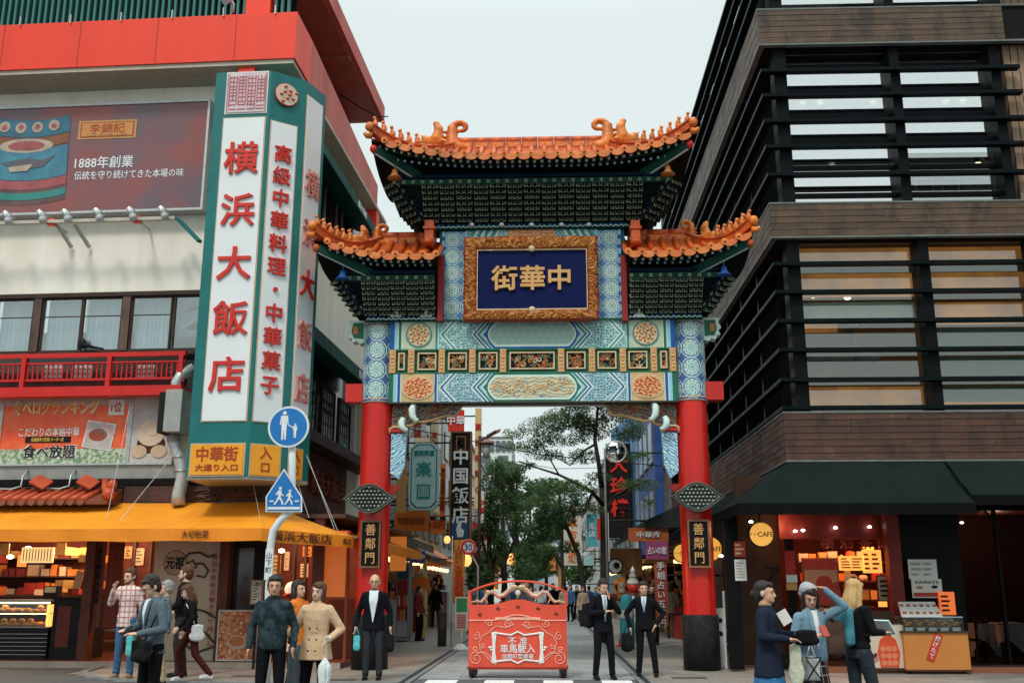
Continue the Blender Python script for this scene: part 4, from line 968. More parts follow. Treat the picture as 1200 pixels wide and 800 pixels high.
b.m = 7; b.prism([(-.5,-.05),(.1,.05),(.45,.0),(.75,.12),(.5,-.16),(0,-.22)],(c.x - .1,y - .02,c.z - .05),XV,ZV,(0,.006,0)); b.m = 6; b.prism([(-.3,.0),(.25,.05),(.15,-.1),(-.25,-.12)],(c.x - .1,y - .026,c.z - .2),XV,ZV,(0,.006,0))
b.part('jar_picture',[paint('jar_glass',(.16,.09,.09),(.07,.05,.05)),paint('jar_teal',(.035,.19,.27),(.05,.08,.13),sc_=2.5),paint('jar_brown',(.25,.10,.05),None),paint('jar_sea',(.07,.27,.33),(.04,.11,.20),sc_=2.5),paint('jar_pink',(.40,.11,.11),(.22,.06,.07),sc_=3),paint('jar_green',(.04,.24,.22),None),paint('jar_cream',(.48,.40,.30),(.30,.22,.18),sc_=5),paint('jar_grey',(.12,.12,.14),None)],bb)
b = LB(); zr = lz(100,258,-.7); b.box(x0,lx(205,258,-.7),-.74,-.66,zr - .05,zr + .02); b.part('lamp_rail',[paint('rail_cream',(.5,.47,.40),None)],bb)
for px in (66,-40,165):
 b = LB(); x = lx(px,258,-.5); b.box(x - .02,x + .02,-.68,-.05,zr - .03,zr + .0); b.m = 1; b.box(x - .08,x + .08,-.72,-.6,zr - .08,zr + .06); b.part('rail_arm',[GALV,PARA],bb)
lm = MB(); lm.smooth = True; lm.tube([(0,0,0),(-.03,-.06,.12),(-.10,-.03,.2)],.022,6); lm.tube([(-.10,-.04,.22),(-.05,.02,.15),(.02,.08,.06)],[.05,.075,.1],10); lm.m = 1; lm.ball((.06,-.08,-.02),(.085,.085,.085)); lmm = lm.mesh([paint('lamp_silver',(.58,.6,.6),(.4,.42,.42),.25,metal=.5),paint('lamp_globe',(.50,.52,.52),(.30,.32,.32),.2)])
for px in (-28,10,17 + 33,79,116,155,192): piece('spot_lamp',lmm,bb,LW((lx(px,256,-.75),-.76,zr + .0)),(0,0,-PHI))
for px in (66,87):
 b = LB(); a_,c_ = LP(px,262,'y',-.5),LP(px + 18,290,'y',-.05); b.bar(a_,c_,.07,.05); b.part('stay',[GALV],bb)
b = LB(); b.bar(LP(208,256,'y',-.5),LP(234,283,'y',-.9),.10,.06); b.part('stay',[SGRN],bb)
# ---- corner pylon sign
py_ = thing('pylon_sign',LW((-1.1,-1.2,3.5)),'tall white and teal corner sign with big red characters for the restaurant and gate entrance','sign')
zt,zb = 11.86,3.55
def pt(x): v = LXI @ Vector(x); return Vector((v.x,v.y,0))
c0 = Vector((-1.70,-1.5,0)); c1 = Vector((-.53,-1.5,0)); c2 = pt((-4.98,19.18,0)); c3 = pt((-4.72,19.88,0)); c4 = Vector((-.2,.1,0)); c5 = Vector((-1.78,.0,0))
cor = [c0,c1,c2,c3,c4,c5]
b = LB(); b.prism([(p.x,p.y) for p in cor],(0,0,zb),XV,YV,(0,0,zt - zb)); b.part('pylon_body',[SGRN],py_)
def face(a,c,z0,z1,m0,m1,mats,name,parent=py_,gap=.0,pr=.02,out=None):
 """framed panel on the wall from a to c between heights"""
 d = (c - a).normalized(); n = Vector((d.y,-d.x,0)); L = (c - a).length
 b = LB(); b.prism([(m0,z0),(m1,z0),(m1,z1),(m0,z1)],a + n * pr,d,ZV,-n * pr * .98)
 return b.part(name,mats,parent),d,n
zp0,zp1 = lz(260,493,-1.5),lz(285,139,-1.5)
LINE = paint('sign_line_gold',(.55,.42,.25),None)
for (a_,c_,i0,i1,chars,size,ztop,zbot,who) in ((c0,c1,.24,1.09,'横浜大飯店',.72,lz(283,187,-1.5),lz(260,440,-1.5),'f'),(c1,c2,.06,.60,'高級中華料理・中華菓子',.39,lz(330,182,-1.3),lz(312,452,-1.3),'s'),(c2,c3,.05,.61,'横浜大飯店',.62,lz(355,216,-.8),lz(345,455,-.8),'t')):
 zt2 = zp1 if who == 'f' else (lz(338,148,-1.2) if who == 's' else 11.55)
 face(a_,c_,zp0 - (.02),zt2 + .02,i0 - .025,i1 + .025,[LINE],'panel_edge',pr=.012)
 o,d,n = face(a_,c_,zp0,zt2,i0,i1,[SWHT],'sign_panel',pr=.025)
 k = len(chars); b = LB(); mid = (i0 + i1) / 2; b2 = LB()
 for i,ch in enumerate(chars):
  z = ztop + (zbot - ztop) * i / (k - 1); b = MB(); b.X = LX
  b.text(ch,a_ + d * mid + n * .05 + ZV * z,size,d,ZV,.04,bold=.014,wide=1.0 if who != 't' else .8); b.part('character',[SRED if who != 't' or ch == '大' else paint('sign_faded',(.58,.13,.11),(.58,.30,.27),sc_=2)],o)
z0,z1 = lz(290,132,-1.5),lz(290,86,-1.5)
face(c0,c1,z0 - .03,z1 + .03,.23,1.12,[GALV],'panel_edge',pr=.012)
o,d,n = face(c0,c1,z0,z1,.26,1.09,[paint('seal_pink',(.62,.50,.52),None)],'seal_panel',pr=.025)
b = LB(); rg = random.Random(9)
for q in range(4):
 x0 = .305 + q * .195; zz = z0 + .06
 while zz < z1 - .1:
  b.prism([(x0,zz),(x0 + .16,zz),(x0 + .16,zz + .022),(x0,zz + .022)],c0 + n * .032,d,ZV,-n * .006); zz += rg.choice([.07,.1])
 for xx in (0,.075,.15):
  h0 = z0 + .06 + rg.uniform(0,.2); b.prism([(x0 + xx,h0),(x0 + xx + .02,h0),(x0 + xx + .02,z1 - .08),(x0 + xx,z1 - .08)],c0 + n * .033,d,ZV,-n * .006)
for xx in (.27,1.07): b.prism([(xx,z0 + .02),(xx + .012,z0 + .02),(xx + .012,z1 - .02),(xx,z1 - .02)],c0 + n * .034,d,ZV,-n * .006)
b.part('seal_strokes',[paint('seal_red',(.45,.12,.15),None)],o)
d = (c2 - c1).normalized(); n = Vector((d.y,-d.x,0)); cc = c1 + d * .33; zc = lz(338,112,-1.3)
b = LB(); b.disc(cc + n * .02 + ZV * zc,.25,.03,n,24); b.m = 1; b.disc(cc + n * .045 + ZV * zc,.235,.02,n,24); b.m = 2
for k in range(9): a_ = k * 2.4; q = .05 + .02 * k; b.ball(cc + n * .07 + ZV * (zc + q * math.sin(a_)) + d * (q * math.cos(a_)),(.055,.02,.03),8,5)
b.part('round_crest',[SRED,paint('crest_cream',(.66,.52,.40),None),paint('crest_red',(.55,.08,.05),None)],py_)
za,zc_ = lz(250,556,-1.5),lz(250,521,-1.5); OR = paint('sign_orange',(.80,.34,.02),(.7,.28,.02),.4); MRD = paint('letter_maroon',(.42,.05,.02),None)
for a_,c_,i0,i1,rows in ((c0,c1,.08,1.09,(('中華街',.29,.36,.80),('大通り入口',.135,.125,.82))),(c1,c2,.06,.62,(('入',.25,.385,0),('口',.21,.14,0))),(c2,c3,.06,.5,(('入',.25,.385,0),('口',.21,.14,0)))):
 L = (c_ - a_).length; face(a_,c_,za - .03,zc_ + .03,i0 - .03,i1 + .03,[LINE],'panel_edge',pr=.012)
 o,d,n = face(a_,c_,za,zc_,i0,i1,[OR],'entrance_panel',pr=.025); b = LB()
 for s_,sz,hz,ft in rows: b.text(s_,a_ + d * ((i0 + i1) / 2) + n * .032 + ZV * (za + hz * (zc_ - za) / .52),sz,d,ZV,.012,bold=.010,fit=ft or None)
 b.part('lettering',[MRD],o)
b = LB(); b.prism([(p.x,p.y) for p in [c0 + Vector((.0,.06,0)),c1 + Vector((0,.06,0)),c2 + Vector((-.05,.03,0)),c3,c4,c5]],(0,0,zb - .07),XV,YV,(0,0,.07)); b.part('pylon_foot',[GALV],py_)
# ---- posters under the balcony
pz0,pz1 = lz(70,543,-.1),lz(70,463,-.1)
ps = thing('food_poster',LW((lx(75,543),-.1,pz0)),'orange all you can eat poster under the red balcony, with white dish photo','poster')
x0,x1 = lx(3,500,-.1),lx(150,500,-.1); y = -.12
t = NT('poster_orange'); u,v = t.uv(); n_ = t.noise(3,3); POR = t.done(t.mix(n_.ramp(.35,.7),(.72,.060,.014),(.78,.15,.035)),.4)
t = NT('poster_herbs'); PHB = t.done(t.mix(t.noise(14,3).ramp(.42,.58),(.12,.25,.12),(.50,.55,.44)),.5)
b = LB(); b.box(x0,x1,y,-.02,pz0,pz1); b.m = 1; b.box(x0,x1,y - .005,y,pz0,pz0 + .30); b.m = 2; b.box(x0,x1,y - .005,y,pz1 - .22,pz1); b.part('print',[POR,PHB,paint('poster_grey',(.50,.44,.42),(.36,.30,.30),sc_=6)],ps)
b = LB(); b.box(x0 - .06,x0,y - .02,0,pz0 - .04,pz1 + .04).box(x1,x1 + .05,y - .02,0,pz0 - .04,pz1 + .04).box(x0,x1,y - .02,0,pz1,pz1 + .04).box(x0,x1,y - .02,0,pz0 - .04,pz0); b.part('frame',[GALV],ps)
YEL = paint('letter_yellow',(.80,.55,.10),None)
b = LB(); b.text('食べログランキング',(lx(66,476,y),y - .014,lz(66,477,y)),.31,bold=.012,depth=.008,fit=1.78); b.m = 1; b.text('食べログランキング',(lx(66,476,y),y - .008,lz(66,477,y)),.325,bold=.018,depth=.004,fit=1.86)
b.m = 1; b.box(lx(128,476,y),lx(146,476,y),y - .012,y - .004,lz(137,486,y),lz(137,468,y)); b.m = 2; b.text('1位',(lx(137,476,y),y - .018,lz(137,477,y)),.22,bold=.015,depth=.006,fit=.22)
b.m = 3; b.text('こだわりの本格中華',(lx(58,506,y),y - .014,lz(58,506,y)),.20,bold=.012,depth=.006,fit=1.30)
b.m = 4; b.box(lx(30,515,y),lx(83,515,y),y - .012,y - .004,lz(50,518.5,y),lz(50,511.5,y)); b.m = 0; b.text('全国飲茶食放題 オーダー式',(lx(56,515,y),y - .018,lz(56,515,y)),.085,depth=.006,fit=.70)
b.m = 3; b.text('食べ放題',(lx(58,529,y),y - .010,lz(58,529,y)),.31,bold=.016,depth=.005,fit=1.20); b.m = 4; b.text('食べ放題',(lx(58,529,y),y - .018,lz(58,529,y)),.29,bold=.006,depth=.006,fit=1.12)
b.part('lettering',[YEL,SWHT,SRED,paint('letter_white',(.8,.8,.78),None),INK],ps)
b = LB(); c = LP(116,510,'y',y - .02); rot = Matrix.Rotation(R(9),3,'Y'); b.obox((c.x,y - .012,c.z),(.62,.012,.56),rot); b.m = 1; b.obox((c.x,y - .020,c.z),(.57,.008,.51),rot); b.m = 2; b.disc((c.x - .02,y - .024,c.z + .01),.2,-.006,n=20,ry=.13); b.m = 3; b.obox((c.x + .2,y - .027,c.z + .13),(.36,.006,.06),Matrix.Rotation(R(42),3,'Y')); b.part('dish_photo',[SWHT,paint('dish_grey',(.52,.50,.50),(.36,.32,.32),sc_=7),paint('dish_sauce',(.60,.10,.02),(.4,.05,.02)),paint('dish_pink',(.60,.40,.38),None)],ps)
p2_ = thing('food_poster',LW((lx(178,543),-.1,pz0)),'pale dim sum photo poster beside the grey ventilation box','poster')
x0,x1 = lx(155,500,-.1),lx(203,500,-.1)
b = LB(); b.box(x0,x1,y,-.02,pz0,pz1); b.part('print',[paint('poster_sky',(.52,.55,.56),(.34,.30,.28),sc_=2)],p2_)
b = LB(); c = LP(177,507,'y',y); b.m = 1; b.disc((c.x + .02,y - .004,c.z - .22),.30,-.006,n=22,ry=.2); b.m = 0; b.disc((c.x,y - .012,c.z),.29,-.008,n=24,ry=.27)
for dx,dz in ((-.22,-.38),(.20,-.38)): b.m = 2; b.disc((c.x + dx,y - .02,c.z + dz),.17,-.006,n=18,ry=.13)
b.m = 3; b.disc((c.x + .03,y - .022,c.z + .06),.12,-.004,n=14,ry=.12); b.part('dumpling_picture',[paint('bun_cream',(.64,.56,.46),(.54,.40,.28),sc_=5),paint('bowl_brown',(.08,.03,.02),None),paint('bun_tan',(.58,.44,.30),None),paint('bun_light',(.68,.60,.50),(.58,.42,.30),sc_=12)],p2_)
b = LB(); b.box(x0 - .05,x0,y - .02,0,pz0 - .04,pz1 + .04).box(x1,x1 + .04,y - .02,0,pz0 - .04,pz1 + .04).box(x0,x1,y - .02,0,pz0 - .04,pz0); b.part('frame',[GALV],p2_)
# ---- yellow awning round the corner
aw = thing('yellow_awning',LW((-3,-1,2.3)),'long yellow orange awning wrapping the restaurant corner above the shop window','awning')
OU = [Vector((xL,-1.9,2.55)),Vector((-.05,-1.9,2.55)),Vector((1.25,-.35,2.48)),Vector((1.25,7.6,2.48))]
IN_ = [Vector((xL,-.12,3.17)),Vector((-.62,-.12,3.17)),Vector((XS + .1,.15,3.17)),Vector((XS + .1,7.6,3.12))]
b = LB()
for i in range(3):
 a0,a1,i0,i1 = OU[i],OU[i + 1],IN_[i],IN_[i + 1]; n = (24,4,18)[i]; rows = []
 for k in range(n + 1):
  t_ = k / n; lo_,hi_ = a0.lerp(a1,t_),i0.lerp(i1,t_); sag = .03 * math.sin(math.pi * ((t_ * n) % 4) / 4) if i != 1 else 0
  rows.append([lo_.lerp(hi_,j / 5) + Vector((0,0,-.04 * math.sin(math.pi * j / 5) - sag * .4)) for j in range(6)])
 b.grid(rows); b.smooth = False
b.part('canopy_cloth',[AWN],aw)
b = LB()
for i in range(3):
 a0,a1 = OU[i],OU[i + 1]; n = (40,6,24)[i]; rows = []
 for k in range(n + 1):
  p = a0.lerp(a1,k / n); w_ = .012 * math.sin(k * 1.3); q = Vector((w_,w_ - .0,0)); rows.append([p + Vector((0,0,0)),p + q * .5 + Vector((0,0,-.11)),p + q + Vector((0,0,-.225 - .008 * math.sin(k * .9)))])
 b.grid(rows)
b.part('valance',[AWNV],aw)
b = LB()
for i in range(3): b.tube([OU[i] + Vector((0,.05,-.03)),OU[i + 1] + Vector((0 if i < 2 else -.05,.05,-.03))],.025,6)
for x in (-8.4,-7.0,-5.6,-4.2,-2.9,-1.6,-.1): b.tube([(x,-1.85,2.5),(x,-.1,2.62)],.02,6)
b.part('awning_frame',[GALV],aw)
b = LB(); c = LP(228,628,'y',-1.93); b.text('大切包菜',(c.x,-1.925,2.45),.15,bold=.006,depth=.006,fit=.50); b.part('lettering',[paint('awning_ink',(.10,.03,.01),None)],aw); b = LB()
c = LP(366,628,'y',-1.3); d = (OU[2] - OU[1]).normalized(); n = Vector((d.y,-d.x,0)); n.normalize()
b.text('横浜大飯店',OU[1].lerp(OU[2],.42) + n * .03 + Vector((0,0,-.11)),.19,d,ZV,.006,bold=.014,fit=1.35)
b.text('飯店',OU[1].lerp(OU[2],.93) + n * .03 + Vector((0,0,-.11)),.12,d,ZV,.006,fit=.2); b.part('lettering',[paint('awning_ink',(.10,.03,.01),None)],aw)
for (a_,c_) in (((155,462),(125,608)),((222,510),(141,609)),((292,545),(306,612)),((340,540),(362,606)),((355,520),(392,620)),((352,518),(396,622))):
 b = LB(); b.tube([LP(a_[0],a_[1],'y',-.3),LP(c_[0],c_[1],'y',-1.55 if c_[0] < 320 else -.9)],.006,5); b.part('guy_wire',[GALV],aw)
# ---- the shop below: floor, walls, counters, lit display
b = LB(); b.box(xL,1.0,.05,8,2.86,2.94); b.part('shop_ceiling',[paint('shop_ceiling',(.10,.05,.035),None)],lb)
b = LB(); b.box(xL,1.0,3.3,3.4,.12,2.86); b.part('shop_back_wall',[SHOPWALL],lb)
b = LB(); b.box(xL,1.05,-.12,3.4,.002,.12); b.m = 1; b.box(xL,1.05,-.16,-.12,.001,.125); b.part('shop_floor',[paint('floor_red_tile',(.16,.05,.03),(.10,.035,.025),.35,sc_=3),paint('step_edge',(.36,.30,.24),(.24,.20,.16))],lb)
for xx in (lx(104,700,.2),lx(262,700,.2),lx(372,700,.2) ):
 b = LB(); b.box(xx - .1,xx + .1,.1,.35,.12,2.86); b.part('shop_column',[paint('column_red_brown',(.13,.035,.02),(.07,.02,.015))],lb)
b = LB(); xa,xb = lx(178,700,.3),lx(261,700,.3); b.box(xa,xb,.3,.4,.12,2.86); wl = b.part('banner_wall',[paint('banner_cream',(.52,.46,.36),(.40,.34,.26),sc_=1)],lb)
c = LP(205,659,'y',.28); b = LB(); b.disc((c.x,.296,c.z),.25,-.008,n=28); b.m = 1; b.disc((c.x,.286,c.z),.225,-.006,n=28); b.m = 2; b.text('元祖',(c.x,.276,c.z),.26,bold=.02,depth=.008,fit=.38); b.part('round_mark',[paint('mark_red',(.38,.10,.06),None),paint('mark_tan',(.45,.34,.24),None),INK],wl)
b = LB(); b.text('横浜中華街名物手作り肉まん',(lx(248,700,.28),.29,1.28),.125,vertical=True,bold=.012,depth=.006,step=1.12); b.part('lettering',[paint('banner_red_ink',(.50,.12,.07),None)],wl)
b = LB(); q = lambda px,py: LP(px,py,'y',.285)
for pts in ([(212,668),(214,656),(222,648),(234,647),(244,652),(252,650)],[(222,668),(230,664),(226,656),(219,660)],[(228,660),(238,660),(244,668),(240,676),(230,674)],[(216,700),(224,712),(240,716),(256,726)],[(212,752),(230,764),(250,757),(260,752)],[(240,740),(250,752),(260,756)]):
 b.tube([q(*p) for p in pts],.022,5)
b.part('cloud_drawing',[paint('drawing_ink',(.09,.08,.07),None)],wl)
dc = thing('pastry_case',LW((lx(25,770,.6),.7,.12)),'glowing glass pastry display case on a black counter at the far left','display case')
x0,x1 = xL + .4,lx(56,740,.5); b = LB(); b.box(x0,x1,.5,1.2,.12,.72); b.m = 1
for k in range(6): b.box(x0,x1 + .004,.49,.5,.2 + k * .08,.21 + k * .08)
b.part('counter',[BLK,GALV],dc)
zc0,zc1 = .74,lz(30,705,.5)
b = LB(); b.box(x0,x1,.55,1.15,.725,.745); b.part('shelf',[GALV],dc)
b = LB(); b.box(x0,x1,.6,1.15,1.0,1.015); b.part('shelf',[GALV],dc)
b = LB(); b.box(x0,x1,.5,.51,.745,zc1).box(x1 - .01,x1,.511,1.15,.745,zc1); b.part('glass_front',[GLD],dc)
b = LB(); b.box(x0,x1,.5,1.2,zc1,zc1 + .05); b.part('case_top',[paint('case_steel',(.42,.40,.34),None,.3,metal=.5)],dc)
b = LB(); b.box(x0 + .1,x1 - .1,.62,.66,zc1 - .03,zc1 - .005); b.box(x0 + .1,x1 - .1,.75,.78,.985,.998); b.part('case_lamp',[glow('case_glow',(1,.55,.2),14)],dc)
rg = random.Random(8); bm_ = MB(); bm_.ball((0,0,.04),(.075,.07,.05),8,6); bun = bm_.mesh([paint('bun_golden',(.72,.42,.15),(.6,.25,.07))])
k = 0; x = x0 + .15
while x < x1 - .1:
 for zz in (.745,1.015):
  for yy in (.62,.82): piece('bun',bun,dc,LW((x + rg.uniform(-.02,.02),yy,zz)),None,(rg.uniform(.8,1.2),) * 3)
  if rg.random() < .6: piece('bun',bun,dc,LW((x + .06,.7,zz + .07)))
 x += .19
b = LB(); b.box(x1 - .12,x1 - .05,.6,1.1,.75,zc1 - .05); b.part('case_side_lamp',[glow('case_side_glow',(1,.30,.06),4)],dc)
bc = thing('counter',LW((lx(80,770,.6),.7,.12)),'black shop counter with red panel beside the glowing pastry case','counter')
x0,x1 = lx(60,740,.5),lx(100,740,.5); b = LB(); b.box(x0,x1,.5,1.3,.12,1.28); b.m = 1; b.box(x0 + .1,x0 + .38,.485,.5,.35,1.15); b.m = 2; b.box(x0 - .02,x1 + .02,.47,1.32,1.28,1.33); b.part('body',[BLK,paint('counter_red',(.16,.03,.02),None),INK],bc)
b = LB(); c = LP(92,679,'y',.6); b.obox((c.x,.6,c.z),(.16,.02,.36),Matrix.Rotation(R(12),3,'Y')); b.top('menu_stand',[paint('menu_tan',(.55,.36,.18),None)],'tan menu card standing tilted on the black shop counter','menu')
b = LB(); c = LP(60,683,'y',1.1); b.box(c.x - .15,c.x + .15,1.1,1.3,1.28,1.55); b.m = 1; b.box(c.x - .12,c.x + .12,1.09,1.1,1.42,1.53); b.top('cash_register',[INK,paint('screen_pale',(.45,.55,.45),None)],'small dark cash register beside the pastry case','cash register')
sh = thing('goods_shelf',LW((lx(40,700,2.8),2.9,.12)),'back wall shelves crowded with red and gold gift boxes','shelf')
x0,x1 = xL + .3,lx(100,680,2.8)
for z in (1.35,1.75,2.15):
 b = LB(); b.box(x0,x1,2.7,3.25,z,z + .03); b.part('shelf_board',[BROWN],sh)
cols = [paint('box_red',(.45,.05,.03),None),paint('box_orange',(.60,.22,.05),None),paint('box_gold',(.50,.33,.12),None),paint('box_maroon',(.20,.03,.03),None),paint('box_cream',(.55,.48,.36),None)]
for z in (1.38,1.78,2.18):
 x = x0 + .05
 while x < x1 - .2:
  w_ = rg.uniform(.12,.3); h_ = rg.uniform(.1,.26); b = LB(); b.box(x,x + w_ - .02,2.75,3.0,z,z + h_); b.part('gift_box',[rg.choice(cols)],sh); x += w_ + rg.uniform(0,.05)
for k in range(26):
 x = rg.uniform(xL + .3,lx(98,680,.9)); z = rg.choice([1.36,1.36,1.5,2.05,2.2]); b = LB(); b.box(x,x + rg.uniform(.08,.24),rg.uniform(1.35,2.2),2.3,z,z + rg.uniform(.06,.2)); b.part('gift_box',[rg.choice(cols)],sh)
b = LB(); b.box(xL + .3,lx(57,680,.9),1.3,2.4,1.30,1.35); b.part('shelf_board',[BROWN],sh)
for k in range(9):
 b = LB(); x = xL + .6 + k * .42; b.box(x,x + .20,1.2,1.22,1.95 + .12 * (k % 3),2.2 + .12 * (k % 3)); b.part('price_card',[rg.choice([MATS['box_cream'],MATS['box_gold'],glow('card_glow',(.9,.35,.08),.5)])],sh)
b = LB(); x0,x1 = lx(25,650,.35),lx(62,650,.35); za,zb_ = lz(40,659,.35),lz(40,641,.35); b.box(x0,x1,.35,.40,za,zb_); mn = b.top('menu_lightbox',[glow('menu_glow',(.9,.62,.25),.8)],'lit yellow menu strip hung under the awning at the far left','menu board')
b = LB()
for k in range(10): x = x0 + .05 + k * (x1 - x0 - .1) / 9; b.box(x - .008,x + .008,.342,.35,za + .03,zb_ - .03)
b.part('menu_lines',[paint('menu_brown',(.25,.08,.03),None)],mn)
b = LB(); x0,x1 = xL + .3,lx(70,630,.2); b.box(x0,x1,.18,.22,2.42,2.62); b.top('red_fringe',[paint('fringe_red',(.40,.03,.03),None)],'dark red pelmet above the pastry counter','pelmet')
for pa,pb,lab,tx in ((108,122,'narrow brown hanging curtain with vertical characters left of the door','味自慢横浜名物'),(124,143,'plain dark red hanging curtain beside the plaid shirt man','')):
 b = LB(); rows = []; x0,x1 = lx(pa,680,.25),lx(pb,680,.25)
 for k in range(13): rows.append([(x0 + (x1 - x0) * k / 12,.25 + .02 * math.sin(k * 1.4),z) for z in (.75,1.7,2.7)])
 b.grid(rows); cu = b.top('curtain',[paint('curtain_red' + str(pa),(.20,.045,.03) if pa > 110 else (.24,.09,.06),None,.8)],lab,'curtain')
 if tx: b = LB(); b.text(tx,((x0 + x1) / 2,.22,1.75),.15,vertical=True,bold=.01,depth=.005); b.part('lettering',[INK],cu)
for px,pz in ((33,642),(12,652),(118,634),(138,637),(60,648),(330,645),(345,690)):
 b = LB(); c = LP(px,pz,'y',.9 if px < 150 else 1.6); b.ball(c,(.07,.07,.045)); b.m = 1; b.cyl(c + Vector((0,0,.03)),(c.x,c.y,2.86),.01)
 b.top('ceiling_lamp',[glow('shop_lamp_glow',(1,.72,.42),6),INK],'small warm lamp hanging in the restaurant shop near ' + {33: 'the lit menu strip',12: 'the far left edge',118: 'the character curtain',138: 'the plain red curtain',60: 'the cash register',330: 'the dark doorway',345: 'the orange screen'}[px],'lamp')
for x,e in ((-6.2,70),(-4.9,80),(-3.6,50),(-1.2,60),(.1,40)):
 l = bpy.data.lights.new('shop_light','POINT'); l.energy = e * 1.6; l.color = (1,.55,.28); l.shadow_soft_size = .2; lo2 = bpy.data.objects.new('shop_light',l); COL.objects.link(lo2); lo2.location = LW((x,1.6,2.5))
rg = random.Random(77)
for pa,pb,ya,yb,m in ((110,120,650,668,'box_cream'),(126,134,656,672,'box_gold'),(126,134,676,690,'box_red'),(146,156,640,654,'menu_tan'),(158,170,642,662,'box_cream'),(146,154,664,690,'counter_red'),(318,330,650,672,'box_gold'),(333,340,646,668,'sheet_x'),(352,362,660,676,'box_cream'),(355,366,640,652,'box_orange'),(318,328,684,700,'box_maroon')):
 a_,c_ = LP(pa,yb,'y',3.28),LP(pb,ya,'y',3.28); b = LB(); b.box(a_.x,c_.x,3.25,3.29,a_.z,c_.z); b.m = 1
 for k in range(4): z = a_.z + (c_.z - a_.z) * (.18 + .2 * k); b.box(a_.x + .04,c_.x - .05 - .04 * (k % 2),3.243,3.25,z,z + .025)
 b.part('wall_notice',[MATS.get(m) or paint(m,(.5,.44,.34),None),INK],lb)
for pa,pb in ((106,140),(144,176),(318,345),(350,371)):
 a_,c_ = LP(pa,760,'y',3.1),LP(pb,640,'y',3.1); b = LB(); f = .05
 b.box(a_.x,c_.x,3.2,3.3,.12,.2).box(a_.x,a_.x + f,3.2,3.3,.2,2.6).box(c_.x - f,c_.x,3.2,3.3,.2,2.6).box(a_.x,c_.x,3.2,3.3,2.6,2.66).box(a_.x + f,c_.x - f,3.22,3.3,1.0,1.06); b.part('screen_frame',[BROWN],lb)
b = LB(); b.box(lx(106,740,1.2),lx(176,740,1.2),1.4,1.5,.62,.66); b.box(lx(106,740,1.2),lx(176,740,1.2),1.4,1.5,.42,.45); b.part('steel_rail',[GALV],lb)
b = LB(); x0,x1 = lx(264,700,.4),lx(316,700,.4); b.box(x0,x1,.4,.46,.12,2.86); dr = b.part('door',[INK],lb)
b = LB(); b.box(x0 + .15,x0 + .55,.38,.4,.4,2.3); b.part('door_glass',[paint('door_glass_dark',(.03,.03,.03),None,.08,spec=.6)],dr)
pbd = thing('menu_board',LW((lx(278,775,-.05),-.05,.12)),'framed food photo board standing by the dark restaurant door','menu board')
x0,x1 = lx(257,745,-.05),lx(299,745,-.05); za,zb_ = lz(278,772,-.05),lz(278,716,-.05)
t = NT('food_collage'); n1 = t.noise(13,3); n2 = t.vor(11,'F1',1); c_ = t.mix(n1.ramp(.40,.60),(.28,.05,.02),(.55,.25,.10)); c_ = t.mix(n2.lt(.22),c_,(.62,.45,.25)); FOOD = t.done(c_,.4)
b = LB(); b.box(x0,x1,-.08,-.02,za,zb_); b.part('print',[FOOD],pbd); b = LB(); f = .03
b.box(x0 - f,x1 + f,-.1,-.01,zb_,zb_ + f).box(x0 - f,x1 + f,-.1,-.01,za - f,za).box(x0 - f,x0,-.1,-.01,za,zb_).box(x1,x1 + f,-.1,-.01,za,zb_); b.part('frame',[paint('frame_white',(.5,.48,.44),None)],pbd)
b = LB(); b.box(x0 - .02,x1 + .02,-.02,.25,.12,za - .04); b.part('stand',[INK],pbd)
b = LB(); c = LP(268,752,'y',-.09); b.disc((c.x + .15,-.085,c.z),.19,-.008,n=20,ry=.13); b.m = 1; b.disc((c.x + .15,-.095,c.z + .02),.15,-.006,n=20,ry=.09); b.part('bowl_picture',[paint('bowl_white',(.5,.4,.3),None),paint('bowl_stew',(.35,.08,.03),(.5,.2,.06),sc_=20)],pbd)
b = LB(); c0_,c1_ = LP(293,708,'y',-.4),LP(309,679,'y',-.4); b.box(c0_.x,c1_.x,-.42,-.38,c0_.z,c1_.z); nbd = b.top('notice_board',[wood('notice_frame','#9a7a5a','#7a5a40')],'small wooden notice board on a post behind the white sign pole','notice')
b = LB(); b.box(c0_.x + .03,c1_.x - .03,-.43,-.42,c0_.z + .03,c1_.z - .03); b.m = 1
for k in range(6): b.box(c0_.x + .06,c1_.x - .06 - (k % 3) * .03,-.436,-.43,c1_.z - .12 - k * .05,c1_.z - .105 - k * .05)
b.text('ご案内',((c0_.x + c1_.x) / 2,-.435,c1_.z - .07),.06,depth=.004); b.part('sheet',[paint('sheet_cream',(.55,.50,.42),None),INK],nbd); b = LB(); b.box((c0_.x + c1_.x) / 2 - .02,(c0_.x + c1_.x) / 2 + .02,-.38,-.34,.01,c0_.z + .1); b.part('post',[INK],nbd)
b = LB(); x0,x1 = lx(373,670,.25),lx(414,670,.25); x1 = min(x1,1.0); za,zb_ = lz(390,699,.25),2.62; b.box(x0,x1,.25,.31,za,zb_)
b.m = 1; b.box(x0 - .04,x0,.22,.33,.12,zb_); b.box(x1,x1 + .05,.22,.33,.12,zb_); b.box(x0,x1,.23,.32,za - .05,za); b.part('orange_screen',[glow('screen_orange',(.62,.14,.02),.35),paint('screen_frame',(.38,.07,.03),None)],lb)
b = LB(); b.box(x0,x1,1.2,1.26,.12,za - .05); b.part('entrance_panel',[paint('entry_brown',(.22,.07,.04),(.12,.04,.03),sc_=4)],lb)
